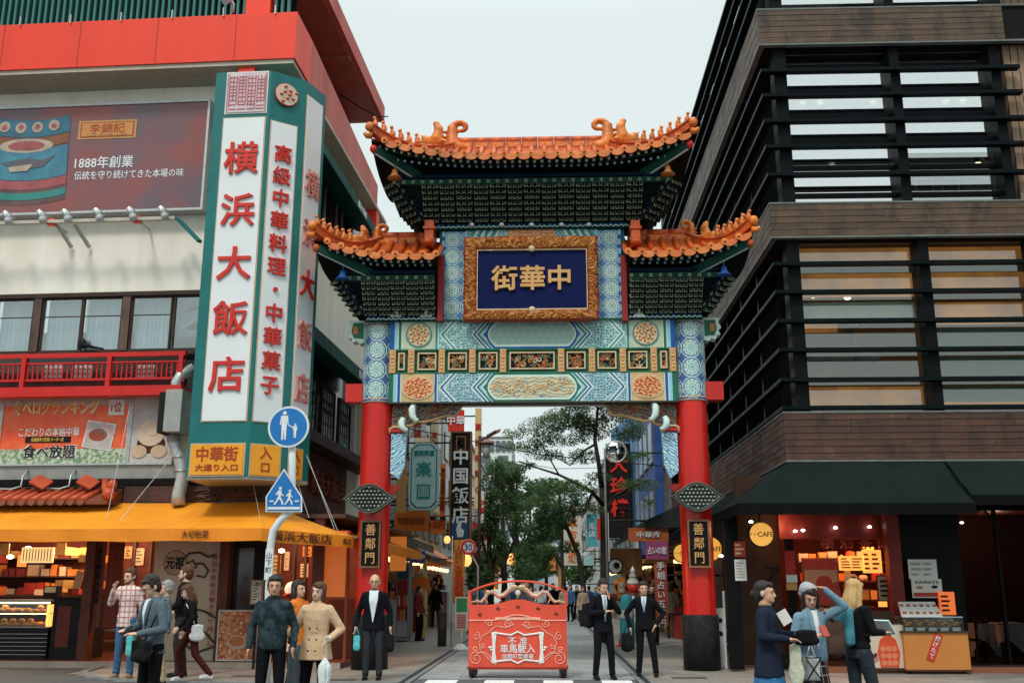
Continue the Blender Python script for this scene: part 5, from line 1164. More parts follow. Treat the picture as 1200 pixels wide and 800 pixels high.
b = LB(); c = LP(343,690,'y',1.5); b.ball(c,(.17,.17,.16),14,10); b.m = 1; b.lathe([(.16,.04),(.20,.0),(.16,-.05)],c - Vector((0,0,.12)),14); b.top('paper_lantern',[glow('lantern_glow',(.75,.62,.48),.7),paint('lantern_red',(.4,.04,.03),None)],'round pale lantern inside the restaurant doorway','lantern')
# ============================================================ RIGHT LOUVRED BUILDING
BX,BY,BYE,BXE = 4.55,19.3,37.2,13.0
LV = paint('louvre_dark',(.0045,.009,.010),(.003,.006,.007),.4,sc_=3,spec=.05)
DMET = paint('dark_metal',(.006,.008,.009),(.004,.005,.006),.4)
PLK = wood('weathered_plank','#5c442c','#2d2015','#5c5a46',axis=0)
PLKR = wood('weathered_plank_red','#573523','#2c1b12','#544c3c',axis=0)
PLKS = wood('side_plank','#5c4a3c','#3a2d27','#6a6a60',axis=1)
PLKSR = wood('side_plank_red','#5c2c1c','#351a12','#5a5a52',axis=1)
GHI = glass('glass_bright',(.5,.56,.56),.80,.03); GMID = glass('glass_mid',(.7,.76,.74),.38,.02); GLOW_ = glass('glass_clear',(.78,.83,.80),.12,.03)
rb = thing('louvred_building',(7,20,0),'dark louvred building with weathered wooden bands and black awnings on the right corner','building')
bands = [(3.86,4.75,7),(8.33,9.01,5),(12.60,13.38,6)]
rg = random.Random(12)
for bi,(z0,z1,n) in enumerate(bands):
 b = MB(); b.box(BX + .03,BXE,BY + .02,BY + .5,z0 + .01,z1 - .01); b.box(BX + .03,BX + .5,BY + .5,BYE,z0 + .01,z1 - .01); b.part('band_core',[DARK],rb)
 b = MB(); b.box(BX - .03,BXE,BY - .03,BY + .04,z1,z1 + .035); b.box(BX - .03,BX + .04,BY + .04,BYE,z1,z1 + .035); b.box(BX - .02,BXE,BY - .02,BY + .1,z0 - .04,z0); b.box(BX - .02,BX + .1,BY + .1,BYE,z0 - .04,z0); b.part('band_flashing',[paint('flashing',(.16,.17,.15),(.08,.09,.09),.5)],rb)
 h = (z1 - z0) / n; m = (PLKR,PLK,PLK)[bi]; ms = (PLKSR,PLKS,PLKS)[bi]; xe = 9.62 if bi == 2 else BXE
 L = 1.7; pm = MB(); pm.box(-L / 2 + .003,L / 2 - .003,-.02,.01,.005,h - .006); pme = pm.mesh([m])
 qm = MB(); qm.box(-.02,.01,-L / 2 + .003,L / 2 - .003,.005,h - .006); qme = qm.mesh([ms])
 for r in range(n):
  off = rg.uniform(0,L); x = BX - off + .0
  while x < xe:
   xa,xb = max(x,BX - .018),min(x + L,xe)
   if xb - xa > .05: piece('plank',pme,rb,((xa + xb) / 2,BY + .0 + rg.uniform(-.004,.004),z0 + r * h),None,((xb - xa) / L,1,1))
   x += L
  y = BY - off
  while y < BYE:
   ya,yb = max(y,BY - .018),min(y + L,BYE)
   if yb - ya > .05: piece('plank',qme,rb,(BX + rg.uniform(-.004,.004),(ya + yb) / 2,z0 + r * h),None,(1,(yb - ya) / L,1))
   y += L
b = MB(); b.box(BX + 2.8,BXE,BY + 3.2,BYE,3.9,15.6); b.part('inner_core',[paint('core_grey',(.10,.09,.08),None)],rb)
for z0,z1,n in bands: b = MB(); b.box(BX + .5,BXE,BY + .5,BYE,z0 + .02,z1 - .02); b.part('floor_slab',[paint('slab_underside',(.22,.20,.17),None)],rb)
b = MB(); b.box(BX,BXE,BYE,BYE + .3,0,15.7); b.part('rear_wall',[paint('rear_grey',(.12,.12,.12),None)],rb)
def blade_front(z,xe=BXE,y0=BY - .02,h=.085,d=.42): return (BX - .02,xe,y0,y0 + d,z - h / 2,z + h / 2)
secs = [(4.75,8.33,6,0),(9.01,12.60,5,1),(13.38,15.6,5,2)]
lz_ = {0: [A(1000,p,BY).z for p in (308,341,375,409,444,477)],1: [A(1000,p,BY).z for p in (81,110,140,170,203)],2: [13.95,14.50,15.05,15.60]}
for si in (0,1,2):
 for z in lz_[si]:
  xe = BXE if si != 1 else 9.85; lo_ = z - .036; hi_ = z + .036
  b = MB(); X0,Y0 = BX - .02,BY - .02; d = .16
  b.prism([(X0,Y0),(xe,Y0),(xe,Y0 + d),(X0 + d,Y0 + d),(X0 + d,BYE),(X0,BYE)],(0,0,lo_),XV,YV,(0,0,hi_ - lo_)); b.part('louvre_blade',[LV],rb)
gy = BY + .45
mull = {0: [BX + .42,A(1086,400,gy).x,9.75,12.4],1: [BX + .42,A(1049,150,gy).x,A(1167,150,gy).x],2: [BX + .42,A(1035,5,gy).x,9.6]}
for si,(z0,z1,n,_) in enumerate(secs):
 for i,x in enumerate(mull[si]):
  b = MB(); w_ = .10 if i else .13; b.box(x - w_,x + w_,gy - .30,gy + .06,z0 + .03,z1 - .02); b.part('window_post',[DMET],rb)
 ys = [gy + 1.9 * k for k in range(10)]
 for y in ys[1:]:
  b = MB(); b.box(BX + .14,BX + .5,y - .07,y + .07,z0 + .03,z1 - .02); b.part('window_post',[DMET],rb)
 xe = {0: BXE,1: 9.75,2: 9.7}[si]
 zs = [z0 + .04] + lz_[si] + ([z1 - .03] if si < 2 else [])
 zs = sorted(zs); z_levels = sorted(zs)
 xm = mull[si] + ([xe] if xe > mull[si][-1] + .3 else [])
 for r in range(len(z_levels) - 1):
  za,zb = z_levels[r],z_levels[r + 1]
  if zb - za < .12: continue
  for c in range(len(xm) - 1):
   b = MB(); b.box(xm[c] + .1,xm[c + 1] - .1,gy,gy + .012,za,zb); b.part('pane',[GLOW_ if si == 0 else (GHI if (za > 9.9 or c == 0) else GMID)],rb)
  for k in range(len(ys) - 1):
   b = MB(); b.box(BX + .45,BX + .462,ys[k] + .07,ys[k + 1] - .07,za,zb); b.part('pane',[(GMID,GHI,GHI)[si]],rb)
 if si == 1:
  for z in [(z_levels[i] + z_levels[i + 1]) / 2 for i in range(len(z_levels) - 1)]:
   b = MB(); b.box(mull[1][0],mull[1][-1],gy - .05,gy + .05,z - .045,z + .045); b.part('transom',[DMET],rb)
b = MB(); b.box(BX + .6,BXE,BY + 2.9,BY + 3.0,4.8,8.3); b.part('room_wall',[paint('room_tan',(.42,.24,.10),(.30,.16,.07),.8)],rb)
b = MB(); b.box(BX + .6,BXE,BY + 2.9,BY + 3.0,9.05,12.5); b.part('room_wall',[paint('room_grey',(.16,.15,.14),None,.8)],rb)
x1,x2 = mull[0][1],mull[0][2]; zl = sorted([4.79] + lz_[0] + [8.3])
BLT,BLG,BLW = glow('blind_room_glow',(.56,.21,.04),.50,(.30,.11,.03),1.8),paint('blind_grey',(.17,.20,.17),(.10,.12,.10),.8,sc_=1.5),paint('blind_white',(.55,.56,.50),(.42,.42,.38),.8)  # orange blind glows by itself, standing in for the warm room light
cells = [(0,0,BLT,0,1),(1,0,BLT,0,1),(2,0,None,0,1),(4,0,BLW,.1,.95),(5,0,BLT,0,1),(6,0,BLT,.4,1),
   (0,1,BLT,0,1),(1,1,BLG,.35,1),(1,1,BLT,0,.33),(2,1,BLG,0,1),(3,1,BLG,.2,1),(5,1,BLT,.25,1),(4,1,BLT,.0,.9),(6,1,BLT,.2,1)]
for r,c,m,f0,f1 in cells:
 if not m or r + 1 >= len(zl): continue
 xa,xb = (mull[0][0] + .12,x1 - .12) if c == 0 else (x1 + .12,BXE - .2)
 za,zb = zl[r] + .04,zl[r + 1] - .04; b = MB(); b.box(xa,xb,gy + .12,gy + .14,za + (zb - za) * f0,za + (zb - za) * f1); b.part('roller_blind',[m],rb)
b = MB(); b.box(mull[0][0] + .2,mull[0][0] + 1.0,gy + .5,gy + .54,zl[4],zl[5] - .05); b.m = 1; b.box(mull[0][0] + 1.3,mull[0][0] + 1.34,gy + .5,gy + .9,zl[3],zl[5]); b.box(mull[0][0] + .3,mull[0][0] + 1.8,gy + .5,gy + .8,zl[3],zl[3] + .12); b.part('room_furniture',[BLT,paint('furniture_grey',(.20,.22,.20),None)],rb)
for k in range(14):
 x = mull[0][0] + .6 + rg.random() * 5.6; b = MB(); z = rg.choice([zl[1],zl[2],zl[2],zl[3],zl[4]]) + .02
 for j in range(3): b.box(x + j * .07,x + .05 + j * .07,gy + .06,gy + .12,z,z + .05 + .04 * ((k + j) % 3))
 b.part('sill_clutter',[paint('clutter_pale',(.45,.46,.42),None)],rb,kind='stuff')
for px,py,si in ((953,346,0),(993,348,0),(941,121,1),(961,120,1),(1023,120,1),(1043,119,1),(1109,119,1),(1129,118,1),(975,193,1),(1045,194,1),(1146,193,1),(930,168,1)):
 c = A(px,py,gy + .9); b = MB(); b.ball(c,(.075,.075,.06),10,6); b.m = 1; b.cyl(c + Vector((0,0,.04)),c + Vector((0,0,.25)),.05); b.part('ceiling_spot',[glow('spot_warm',(1,.80,.5),7),DMET],rb)
b = MB(); c = A(1156,181,gy + .6); b.ball(c,(.14,.14,.12)); b.part('red_lantern',[paint('lantern_red2',(.5,.03,.03),None)],rb)
for pa,pb in ((1073,1094),(1104,1124)):
 a_,c_ = A(pa,226,gy + .9),A(pb,208,gy + .9); b = MB(); b.box(a_.x,c_.x,gy + .9,gy + .93,a_.z,c_.z); b.m = 1; b.box(a_.x + .06,c_.x - .06,gy + .89,gy + .9,a_.z + .06,c_.z - .06); b.part('picture_frame',[BLW,BLG],rb)
b = MB(); x = A(1072,160,gy + .5).x
for k in range(22): b.box(x + k * .1,x + k * .1 + .02,gy + .5,gy + .52,A(1000,168,gy + .5).z,A(1000,156,gy + .5).z)
b.part('balcony_bars',[DMET],rb,kind='stuff')
b = MB()
for k in range(6): b.box(9.66 + k * .16,9.80 + k * .16,BY + .25,BY + .4,9.02,15.5)
b.part('vertical_boards',[wood('pale_boards','#a08468','#86694f',axis=2)],rb)
# ---- black awnings wrapping the corner
aw = thing('black_awning',(6,18.5,2.8),'long black awning over the cafe front and round its corner','awning')
AB = paint('awning_black',(.011,.017,.016),(.007,.012,.011),.8,sc_=1.5,spec=.03); AB2 = paint('awning_valance_black',(.007,.008,.008),None,.8,spec=.03)
o = [(3.36,28,2.95),(3.36,18.05,2.95),(7.45,18.05,2.95)]; i_ = [(BX,28,3.80),(BX,BY - .04,3.80),(7.45,BY - .04,3.80)]
b = MB()
for k in (0,1):
 rows = []
 for q in range(11):
  a_,c_ = Vector(o[k]).lerp(Vector(o[k + 1]),q / 10),Vector(i_[k]).lerp(Vector(i_[k + 1]),q / 10); rows.append([a_.lerp(c_,j / 4) + Vector((0,0,-.04 * math.sin(math.pi * j / 4))) for j in range(5)])
 b.grid(rows)
b.part('canopy_cloth',[AB],aw)
b = MB()
for k in (0,1):
 rows = []
 for q in range(31):
  a_ = Vector(o[k]).lerp(Vector(o[k + 1]),q / 30); w_ = .01 * math.sin(q * 1.7); rows.append([a_,a_ + Vector((w_,w_,-.20))])
 b.grid(rows)
b.part('valance',[AB2],aw)
b = MB(); b.prism([(18.05,2.75),(18.05,2.95),(BY - .04,3.8),(BY - .04,3.6)],(7.45,0,0),YV,ZV,(.02,0,0)); b.part('awning_cheek',[AB2],aw)
aw2 = thing('black_awning',(9,18.5,2.9),'second black awning, at the right edge of the cafe front','awning')
b = MB(); rows = []
for q in range(9):
 a_,c_ = Vector((7.5,18.25,3.10)).lerp(Vector((12.5,18.25,3.10)),q / 8),Vector((7.5,BY - .04,3.82)).lerp(Vector((12.5,BY - .04,3.82)),q / 8); rows.append([a_,a_.lerp(c_,.5) - Vector((0,0,.03)),c_])
b.grid(rows); b.part('canopy_cloth',[AB],aw2)
b = MB(); b.box(7.5,12.5,18.23,18.25,2.92,3.10); b.part('valance',[AB2],aw2)
b = MB(); b.tube([(7.5,18.25,3.1),(8.3,19.2,2.6),(8.6,19.25,2.2)],.02,6); b.part('awning_arm',[DMET],aw2)
# ---- ground floor
SBLK = paint('shopfront_black',(.006,.006,.006),(.004,.004,.0045),.4,sc_=2,spec=.08)
SBRN = paint('shopfront_brown',(.075,.042,.028),(.045,.026,.018),.6)
SRD = paint('shop_red_paint',(.22,.022,.014),(.13,.016,.012),.45)
gf = 20.3
b = MB(); b.box(BX,BXE,BY,BYE,3.70,3.84); b.part('soffit',[SBLK],rb)
b = MB(); b.box(BX - .1,BXE,24.6,24.7,0,3.7); b.part('shop_rear_wall',[paint('shop_rear',(.09,.02,.014),(.04,.012,.01),sc_=1)],rb)
b = MB(); b.box(BX - .1,BXE,BY + .1,24.6,.005,.10); b.m = 1; b.box(BX - .12,BXE,BY + .04,BY + .1,.004,.12); b.part('shop_floor',[paint('shop_floor_dark',(.06,.045,.038),None,.3),paint('sill_red_brown',(.24,.09,.05),None)],rb)
b = MB(); b.box(BX,BX + .12,22.0,BYE,.0,3.7); b.part('side_shopfront',[SBLK],rb)
for k in range(5):
 b = MB(); y = 22.3 + k * 1.55; b.box(BX - .02,BX,y,y + 1.3,.4,2.6); b.part('side_shop_window',[paint('shop_glass_dark',(.03,.025,.02),(.10,.06,.03),.35,spec=.1)],rb)
for pa,pb,Y,m,z1 in ((852,868,19.6,SBLK,2.9),(868,916,20.8,SBRN,3.7),(1045,1060,20.0,SRD,3.0),(1060,1130,20.2,SBLK,3.7),(926,933,20.8,SBLK,3.7)):
 b = MB(); x0,x1 = A(pa,690,Y).x,A(pb,690,Y).x; b.box(x0,x1,Y,Y + .25,.05,z1); b.part('shopfront_pier',[m],rb)
b = MB(); b.box(A(916,690,20.6).x,A(1060,690,20.6).x,20.5,20.6,2.45,3.7); b.part('fascia',[SRD],rb)
b = MB(); b.box(A(1130,690,20.2).x,BXE,20.3,20.33,.1,3.7); b.part('shop_glazing',[glass('shop_glass',(.5,.5,.5),.0)],rb)
b = MB(); b.box(A(1130,690,20.2).x,BXE,22.5,22.6,.1,3.7); b.part('dining_wall',[paint('dining_dark',(.035,.015,.012),None)],rb)
for x in (8.7,9.9): b = MB(); b.box(x,x + .05,20.27,20.36,.1,3.7); b.part('glazing_bar',[SBLK],rb)
b = MB(); b.box(BX,BXE,20.6,24.6,3.0,3.06); b.part('shop_ceiling',[paint('ceiling_brown',(.06,.02,.015),None)],rb)
for px,py in ((880,611),(932,622),(941,621),(979,618),(1019,617),(1115,612),(1127,612),(845,651)):
 c = A(px,py,20.4 if px > 900 else 19.4); b = MB(); b.ball(c,(.04,.04,.025),8,5); b.part('downlight',[glow('downlight_white',(1,.9,.75),9)],rb)
for x,y,e,c in ((5.4,21.0,80,(1,.30,.12)),(6.5,21.0,100,(1,.36,.14)),(9.2,21.3,34,(1,.6,.42)),(4.6,20.3,8,(1,.6,.35))):  # third is an unseen fill, raised to brighten the dining tables
 l = bpy.data.lights.new('cafe_light','POINT'); l.energy = e; l.color = c; l.shadow_soft_size = .15; lo2 = bpy.data.objects.new('cafe_light',l); COL.objects.link(lo2); lo2.location = (x,y,2.7)
def disc_sign(px,py,Y,r,label,face_n=(0,-1,0),txt=True):
 c = A(px,py,Y); t = thing('round_cafe_sign',c - Vector((0,0,r)),label,'sign'); b = MB()
 b.disc(c,r,-.09,n=32); b.part('sign_drum',[INK],t); b = MB(); b.disc(c + Vector((0,-.09,0)),r * .93,.012,(0,-1,0),32); b.part('sign_face',[glow('cafe_face_glow',(.86,.42,.07),.55)],t)
 if txt: b = MB(); b.text('CAFE',c + Vector((r * .32,-.106,0)),r * .55,bold=.01,depth=.006); b.text('チャイ',c + Vector((-r * .55,-.106,0)),r * .28,bold=.0,depth=.006); b.part('lettering',[paint('cafe_ink',(.08,.03,.01),None)],t)
 b = MB(); b.cyl(c + Vector((0,0,r)),c + Vector((0,0,r + .22)),.02); b.part('bracket',[INK],t)
 return t
disc_sign(891,626,18.9,.225,'round glowing orange CAFE sign hanging under the black awning')
disc_sign(831,643,21.5,.26,'round orange sign half hidden on the right of the red gate post')
disc_sign(799,648,24.5,.22,'smaller round orange sign peeping out on the left of the red gate post')
def flat(name,pxs,Y,mat,label,cat,th=.03,tilt=None):
 a_,c_ = A(pxs[0],pxs[3],Y),A(pxs[2],pxs[1],Y); b = MB(); b.box(a_.x,c_.x,Y,Y + th,a_.z,c_.z); return b.top(name,mat,label,cat),a_,c_
PW = paint('poster_white',(.66,.66,.62),(.56,.55,.52),.6)
def lines(parent,a_,c_,Y,rows,mat,name='print',y0=.1,y1=.9,seed=1,cols=1):
 b = MB(); rg2 = random.Random(seed); W,Hh = c_.x - a_.x,c_.z - a_.z
 for cc in range(cols):
  for k in range(rows):
   z = a_.z + Hh * (y0 + (y1 - y0) * (k + .5) / rows); xa = a_.x + W * (.08 + .84 * cc / cols); xb = xa + W * .84 / cols * rg2.uniform(.5,.95); b.box(xa,xb,Y - .006,Y,z - Hh * .18 / rows,z + Hh * .18 / rows)
 b.part(name,mat,parent)
o,a_,c_ = flat('menu_poster',(1066,655,1097,678),19.95,[PW],'white drinks menu poster on the black pier, upper of two','poster'); lines(o,a_,c_,19.95,3,[paint('print_grey',(.35,.36,.34),None)],cols=2)
o,a_,c_ = flat('menu_poster',(1070,678,1103,700),19.93,[PW],'white food menu poster with red foot on the black pier, lower of two','poster')
b = MB(); w_,h_ = c_.x - a_.x,c_.z - a_.z; b.box(a_.x + .02,c_.x - .02,19.924,19.93,a_.z + .02,a_.z + h_ * .28); b.m = 1; b.disc((a_.x + w_ * .25,19.926,a_.z + h_ * .55),.07,-.006,n=12,ry=.03); b.m = 2
b.text('SWEETS',((a_.x + c_.x) / 2,19.926,c_.z - .06),.07,depth=.005,fit=w_ * .8) ; b.disc((a_.x + w_ * .75,19.926,a_.z + h_ * .58),.06,-.006,n=12,ry=.03); b.part('print',[paint('print_red',(.45,.05,.03),None),paint('print_brown',(.4,.2,.1),None),INK],o)
o,a_,c_ = flat('paper_lantern_sign',(1103,693,1118,720),19.85,[glow('sign_orange_glow',(.80,.16,.03),.5)],'glowing orange upright menu sign behind the pastry counter','sign',.08); lines(o,a_,c_,19.85,4,[INK],seed=4)
o,a_,c_ = flat('shop_poster',(945,655,980,708),20.6,[paint('poster_peach',(.60,.30,.18),(.5,.2,.12),sc_=2)],'large peach portrait poster with red lower part at the cafe opening','poster')
b = MB(); b.box(a_.x,c_.x,20.59,20.6,c_.z - .2,c_.z); b.disc(((a_.x + c_.x) / 2 + .05,20.594,a_.z + .42),.16,-.006,n=16,ry=.13); b.prism([(a_.x + .1,a_.z),(c_.x,a_.z),(c_.x,a_.z + .45),(a_.x + .25,a_.z + .3)],(0,20.588,0),XV,ZV,(0,.006,0)); b.part('print',[paint('poster_red',(.52,.05,.03),(.35,.03,.02),sc_=6)],o)
b = MB(); b.box(a_.x - .03,c_.x + .03,20.635,20.66,a_.z - .03,c_.z + .03); b.part('frame',[wood('frame_tan','#9a6a45','#7a5035')],o)
for q,lab in (((984,651,1013,668),'bright orange lit price board high on the cafe back shelf, left one'),((1012,644,1032,671),'bright orange lit price card beside the wider price board')):
 o,a_,c_ = flat('price_board',q,20.9,[glow('board_glow',(.95,.42,.08),.9)],lab,'menu board'); lines(o,a_,c_,20.9,4,[paint('print_maroon',(.3,.06,.02),None)],cols=2,seed=q[0])
o,a_,c_ = flat('framed_notice',(1031,675,1050,703),20.3,[paint('notice_tan',(.42,.32,.2),None)],'small framed notice hanging beside the red cafe pier','notice'); b = MB(); b.box(a_.x - .02,c_.x + .02,20.335,20.36,a_.z - .02,c_.z + .02); b.part('frame',[INK],o); lines(o,a_,c_,20.3,4,[INK],cols=1,seed=5)
o,a_,c_ = flat('notice_sheet',(862,655,874,680),19.55,[PW],'white notice sheet on the black pier left of the CAFE sign','notice'); lines(o,a_,c_,19.55,6,[paint('print_grey',(.35,.36,.34),None)],seed=6)
o,a_,c_ = flat('red_notice',(861,634,873,652),19.55,[paint('notice_red',(.42,.05,.03),None)],'small dark red notice above the white sheet on the black pier','notice'); lines(o,a_,c_,19.55,3,[CREAM],seed=8)
o,a_,c_ = flat('hanging_banner',(922,645,931,690),20.3,[paint('banner_red',(.45,.03,.02),(.3,.02,.02))],'narrow red hanging banner at the left of the cafe opening','banner')
o,a_,c_ = flat('price_card',(922,673,934,682),20.25,[PW],'small white price card clipped on the narrow red banner','card')
o,a_,c_ = flat('price_card',(922,683,934,691),20.25,[paint('card_orange',(.6,.3,.1),None)],'small orange price card below the white one on the red banner','card')
b = MB(); p = A(907,672,20.7); b.text('ア',p,.34,bold=.02,depth=.02); o = b.top('wall_character',[INK],'black brush character on the brown cafe wall','lettering')
b = MB()
for k,ch in enumerate('横濱茶館'): p = A(970 + k * 22,636,20.48); b.text(ch,p,.27,bold=.01,depth=.02)
b.top('fascia_lettering',[paint('fascia_letter',(.30,.04,.02),None)],'dim red characters across the cafe fascia','lettering')
sh = thing('cafe_shelf',(6.1,21.4,.1),'back shelf with dark jars and small red boxes inside the cafe','shelf')
x0,x1 = A(935,690,21.4).x,A(1044,690,21.4).x
for z in (.9,1.25,1.62,2.0):
 b = MB(); b.box(x0,x1,21.3,21.6,z,z + .03); b.part('shelf_board',[SBRN],sh); x = x0 + .05
 while x < x1 - .15:
  w_ = rg.uniform(.08,.2); h_ = rg.uniform(.1,.24); b = MB(); m_ = rg.choice(cols)
  if rg.random() < .5: b.box(x,x + w_,21.35,21.5,z + .03,z + .03 + h_)
  else: b.lathe([(0,0),(w_ / 2,0),(w_ / 2,h_ * .7),(w_ * .3,h_),(0,h_)],(x + w_ / 2,21.42,z + .03),10)
  b.part('jar',[m_],sh); x += w_ + rg.uniform(.02,.08)
for k in range(22):
 q = (rg.uniform(930,1040),rg.uniform(640,722)); p = A(q[0],q[1],21.1); w_ = rg.uniform(.08,.22); h_ = rg.uniform(.08,.2); b = MB(); b.box(p.x,p.x + w_,21.05,21.08,p.z,p.z + h_); b.part('price_card',[rg.choice(cols + [PW,MATS['sign_orange_glow'],MATS['board_glow'],MATS['notice_red']])],sh)
pc = thing('pastry_counter',A(1098,786,19.2) * Vector((1,1,0)),'orange brown wheeled counter with a glass case of fried pastries','counter')
Yc = 19.15; a_,c_ = A(1062,784,Yc),A(1134,741,Yc); b = MB(); b.box(a_.x,c_.x,Yc,Yc + .6,.08,c_.z); b.part('body',[paint('counter_ochre',(.52,.20,.05),(.46,.17,.04),.45)],pc)
b = MB(); b.box(a_.x - .03,c_.x + .03,Yc - .03,Yc + .62,c_.z,c_.z + .03); b.box(a_.x - .012,c_.x + .012,Yc - .012,Yc + .61,.06,.09); b.part('counter_trim',[SBRN],pc)
for x in (a_.x + .1,c_.x - .1): b = MB(); b.cyl((x - .02,Yc + .1,.045),(x + .02,Yc + .1,.045),.04); b.part('castor',[INK],pc)
zt = c_.z + .03; zg = A(1098,723,Yc).z; b = MB(); b.box(a_.x + .02,c_.x - .06,Yc,Yc + .006,zt,zg).box(a_.x + .02,a_.x + .026,Yc,Yc + .45,zt,zg).box(c_.x - .066,c_.x - .06,Yc,Yc + .45,zt,zg).box(a_.x + .02,c_.x - .06,Yc,Yc + .45,zg,zg + .006); b.part('glass_case',[GLD],pc)
b = MB(); b.box(a_.x + .02,c_.x - .06,Yc - .004,Yc + .004,zg,zg + .015); b.box(a_.x + .02,c_.x - .06,Yc + .44,Yc + .45,zt,zg + .01); b.part('case_rim',[GALV],pc)
bm_ = MB()
for k in range(5): bm_.ball((rg.uniform(-.07,.07),rg.uniform(-.06,.06),.04 + .03 * k),(.06,.05,.035),7,5)
bm_.m = 1; bm_.box(-.07,.07,-.13,-.10,.0,.06); bme = bm_.mesh([paint('fried_pastry',(.55,.24,.06),(.38,.13,.03),sc_=20),PW])
for k in range(5): piece('pastry_pile',bme,pc,(a_.x + .14 + k * (c_.x - a_.x - .3) / 4,Yc + .2,zt))
b = MB(); q = (1095,758); p = A(*q,Yc); rot = Matrix.Rotation(R(24),3,'Y'); b.obox((p.x,Yc - .008,p.z),(.14,.012,.50),rot); b.m = 1
b.text('揚げたて',(p.x,Yc - .018,p.z),.10,rot @ XV,rot @ ZV,.006,True,bold=.012); b.part('red_strip',[paint('strip_red',(.55,.04,.02),None),PW],pc)
b = MB(); a2,c2 = A(1057,722,19.3),A(1100,706,19.45); b.add([(a2.x,19.3,a2.z),(c2.x,19.3,a2.z),(c2.x - .04,19.55,c2.z + .02),(a2.x + .04,19.55,c2.z + .02),(a2.x,19.33,a2.z - .02),(c2.x,19.33,a2.z - .02),(c2.x - .04,19.58,c2.z),(a2.x + .04,19.58,c2.z)],[(0,1,2,3),(7,6,5,4),(0,4,5,1),(1,5,6,2),(2,6,7,3),(3,7,4,0)]); o = b.top('picture_menu',[PW],'white picture menu board tilted on top of the pastry case','menu')
for i in range(6):
 for j in range(2):
  b = MB()
  t_ = (j + .5) / 2; x = a2.x + .07 + i * (c2.x - a2.x - .14) / 5; y = 19.3 + .25 * t_; z = a2.z + (c2.z + .02 - a2.z) * t_; b.m = (i + j) % 2; b.obox((x,y - .006,z),(.07,.006,.055),Matrix.Rotation(R(-40),3,'X')); b.part('picture',[paint('pic_red',(.45,.1,.06),None),paint('pic_brown',(.35,.22,.15),None)],o)
ps = thing('poster_stand',A(1034,786,19.2) * Vector((1,1,0)),'standing poster of a red sweets bag and a berry basket beside the pastry counter','poster'); Yp = 19.25
a_,c_ = A(1006,782,Yp),A(1057,731,Yp); b = MB(); b.box(a_.x,c_.x,Yp,Yp + .05,a_.z,c_.z); b.part('print',[paint('print_peach',(.62,.48,.36),(.48,.44,.36),sc_=2)],ps)
b = MB(); b.box(a_.x - .03,c_.x + .03,Yp - .01,Yp + .06,c_.z,c_.z + .03).box(c_.x,c_.x + .03,Yp - .01,Yp + .06,.02,c_.z).box(a_.x - .03,a_.x,Yp - .01,Yp + .06,.02,c_.z).box(a_.x,c_.x,Yp - .01,Yp + .06,a_.z - .04,a_.z); b.part('frame',[SBRN],ps)
b = MB(); cx,cz = A(1041,757,Yp).x,A(1041,757,Yp).z
b.prism([(-.16,-.36),(.16,-.36),(.2,-.1),(.14,.12),(.04,.2),(.12,.33),(-.12,.33),(-.04,.2),(-.14,.12),(-.2,-.1)],(cx,Yp - .008,cz),XV,ZV,(0,.008,0)); b.m = 1
for k in range(9): b.disc((cx - .1 + (k % 3) * .1,Yp - .012,cz - .28 + (k // 3) * .12),.05,-.004,n=10)
b.m = 2; b.disc((a_.x + .2,Yp - .01,a_.z + .16),.17,-.006,n=16,ry=.08); b.m = 3
for k in range(8): b.disc((a_.x + .08 + k * .035,Yp - .018,a_.z + .2 + .03 * (k % 2)),.03,-.004,n=8)
b.part('picture',[paint('bag_red',(.62,.08,.03),(.5,.05,.02)),paint('bag_sweet',(.7,.22,.1),None),paint('basket_pink',(.5,.2,.18),None),paint('berry',(.12,.02,.02),None)],ps)
b = MB(); a3,c3 = A(1003,731,19.5),A(1045,715,19.5); b.box(a3.x,c3.x,19.45,19.8,.1,a3.z); b.box(a3.x,c3.x,19.45,19.46,a3.z,c3.z); b.top('till_counter',[SBRN],'low brown serving counter behind the sweets poster','counter')
def cloth_table(px,py,Y,w_,h_,label):
 c = A(px,py,Y); t = thing('cloth_table',(c.x,Y,.1),label,'table'); b = MB(); b.box(c.x - w_ / 2,c.x + w_ / 2,Y,Y + w_,h_ - .03,h_); b.part('tabletop',[SBRN],t)
 b = MB(); rows = []; n = 28
 for j in range(6):
  row = []
  for k in range(n):
   a = 2 * math.pi * k / n; s_ = max(abs(math.cos(a)),abs(math.sin(a))); r = w_ / 2 / s_ * .98 + .02; f = j / 5; wv = .035 * f * math.sin(k * 2.3) ; drop = (h_ * .78) * f * (.75 + .25 * math.cos(2 * a + 1))
   row.append((c.x + (r + wv) * math.cos(a),Y + w_ / 2 + (r + wv) * math.sin(a),h_ + .005 - drop))
  rows.append(row)
 b.smooth = True; b.grid(rows,True); b.smooth = False; b.add(rows[0],[tuple(range(n))]); b.part('tablecloth',[paint('cloth_white',(.62,.66,.68),(.5,.55,.58),.8,sc_=4)],t)
 b = MB(); b.cyl((c.x,Y + w_ / 2,.1),(c.x,Y + w_ / 2,h_ - .03),.04); b.part('leg',[INK],t)
cloth_table(1157,735,21.0,.42,.82,'small table under a white cloth just inside the dark glass, left one')
cloth_table(1187,735,20.8,.50,.84,'small table under a white cloth at the right edge of the frame')
cloth_table(876,724,22.2,.45,.85,'white clothed table beyond the black pier beside the gate post')
b = MB(); c = A(1148,760,21.2)
for z in (.5,0): b.box(c.x - .14,c.x + .14,21.0,21.3,.5,.54)
for dx in (-.12,.12): b.box(c.x + dx - .015,c.x + dx + .015,21.0,21.03,.1,1.0)
b.box(c.x - .12,c.x + .12,21.0,21.02,.75,.95); b.top('dining_chair',[wood('chair_wood','#7a5636','#54381f',axis=2)],'wooden chair half seen by the left white clothed table','chair')
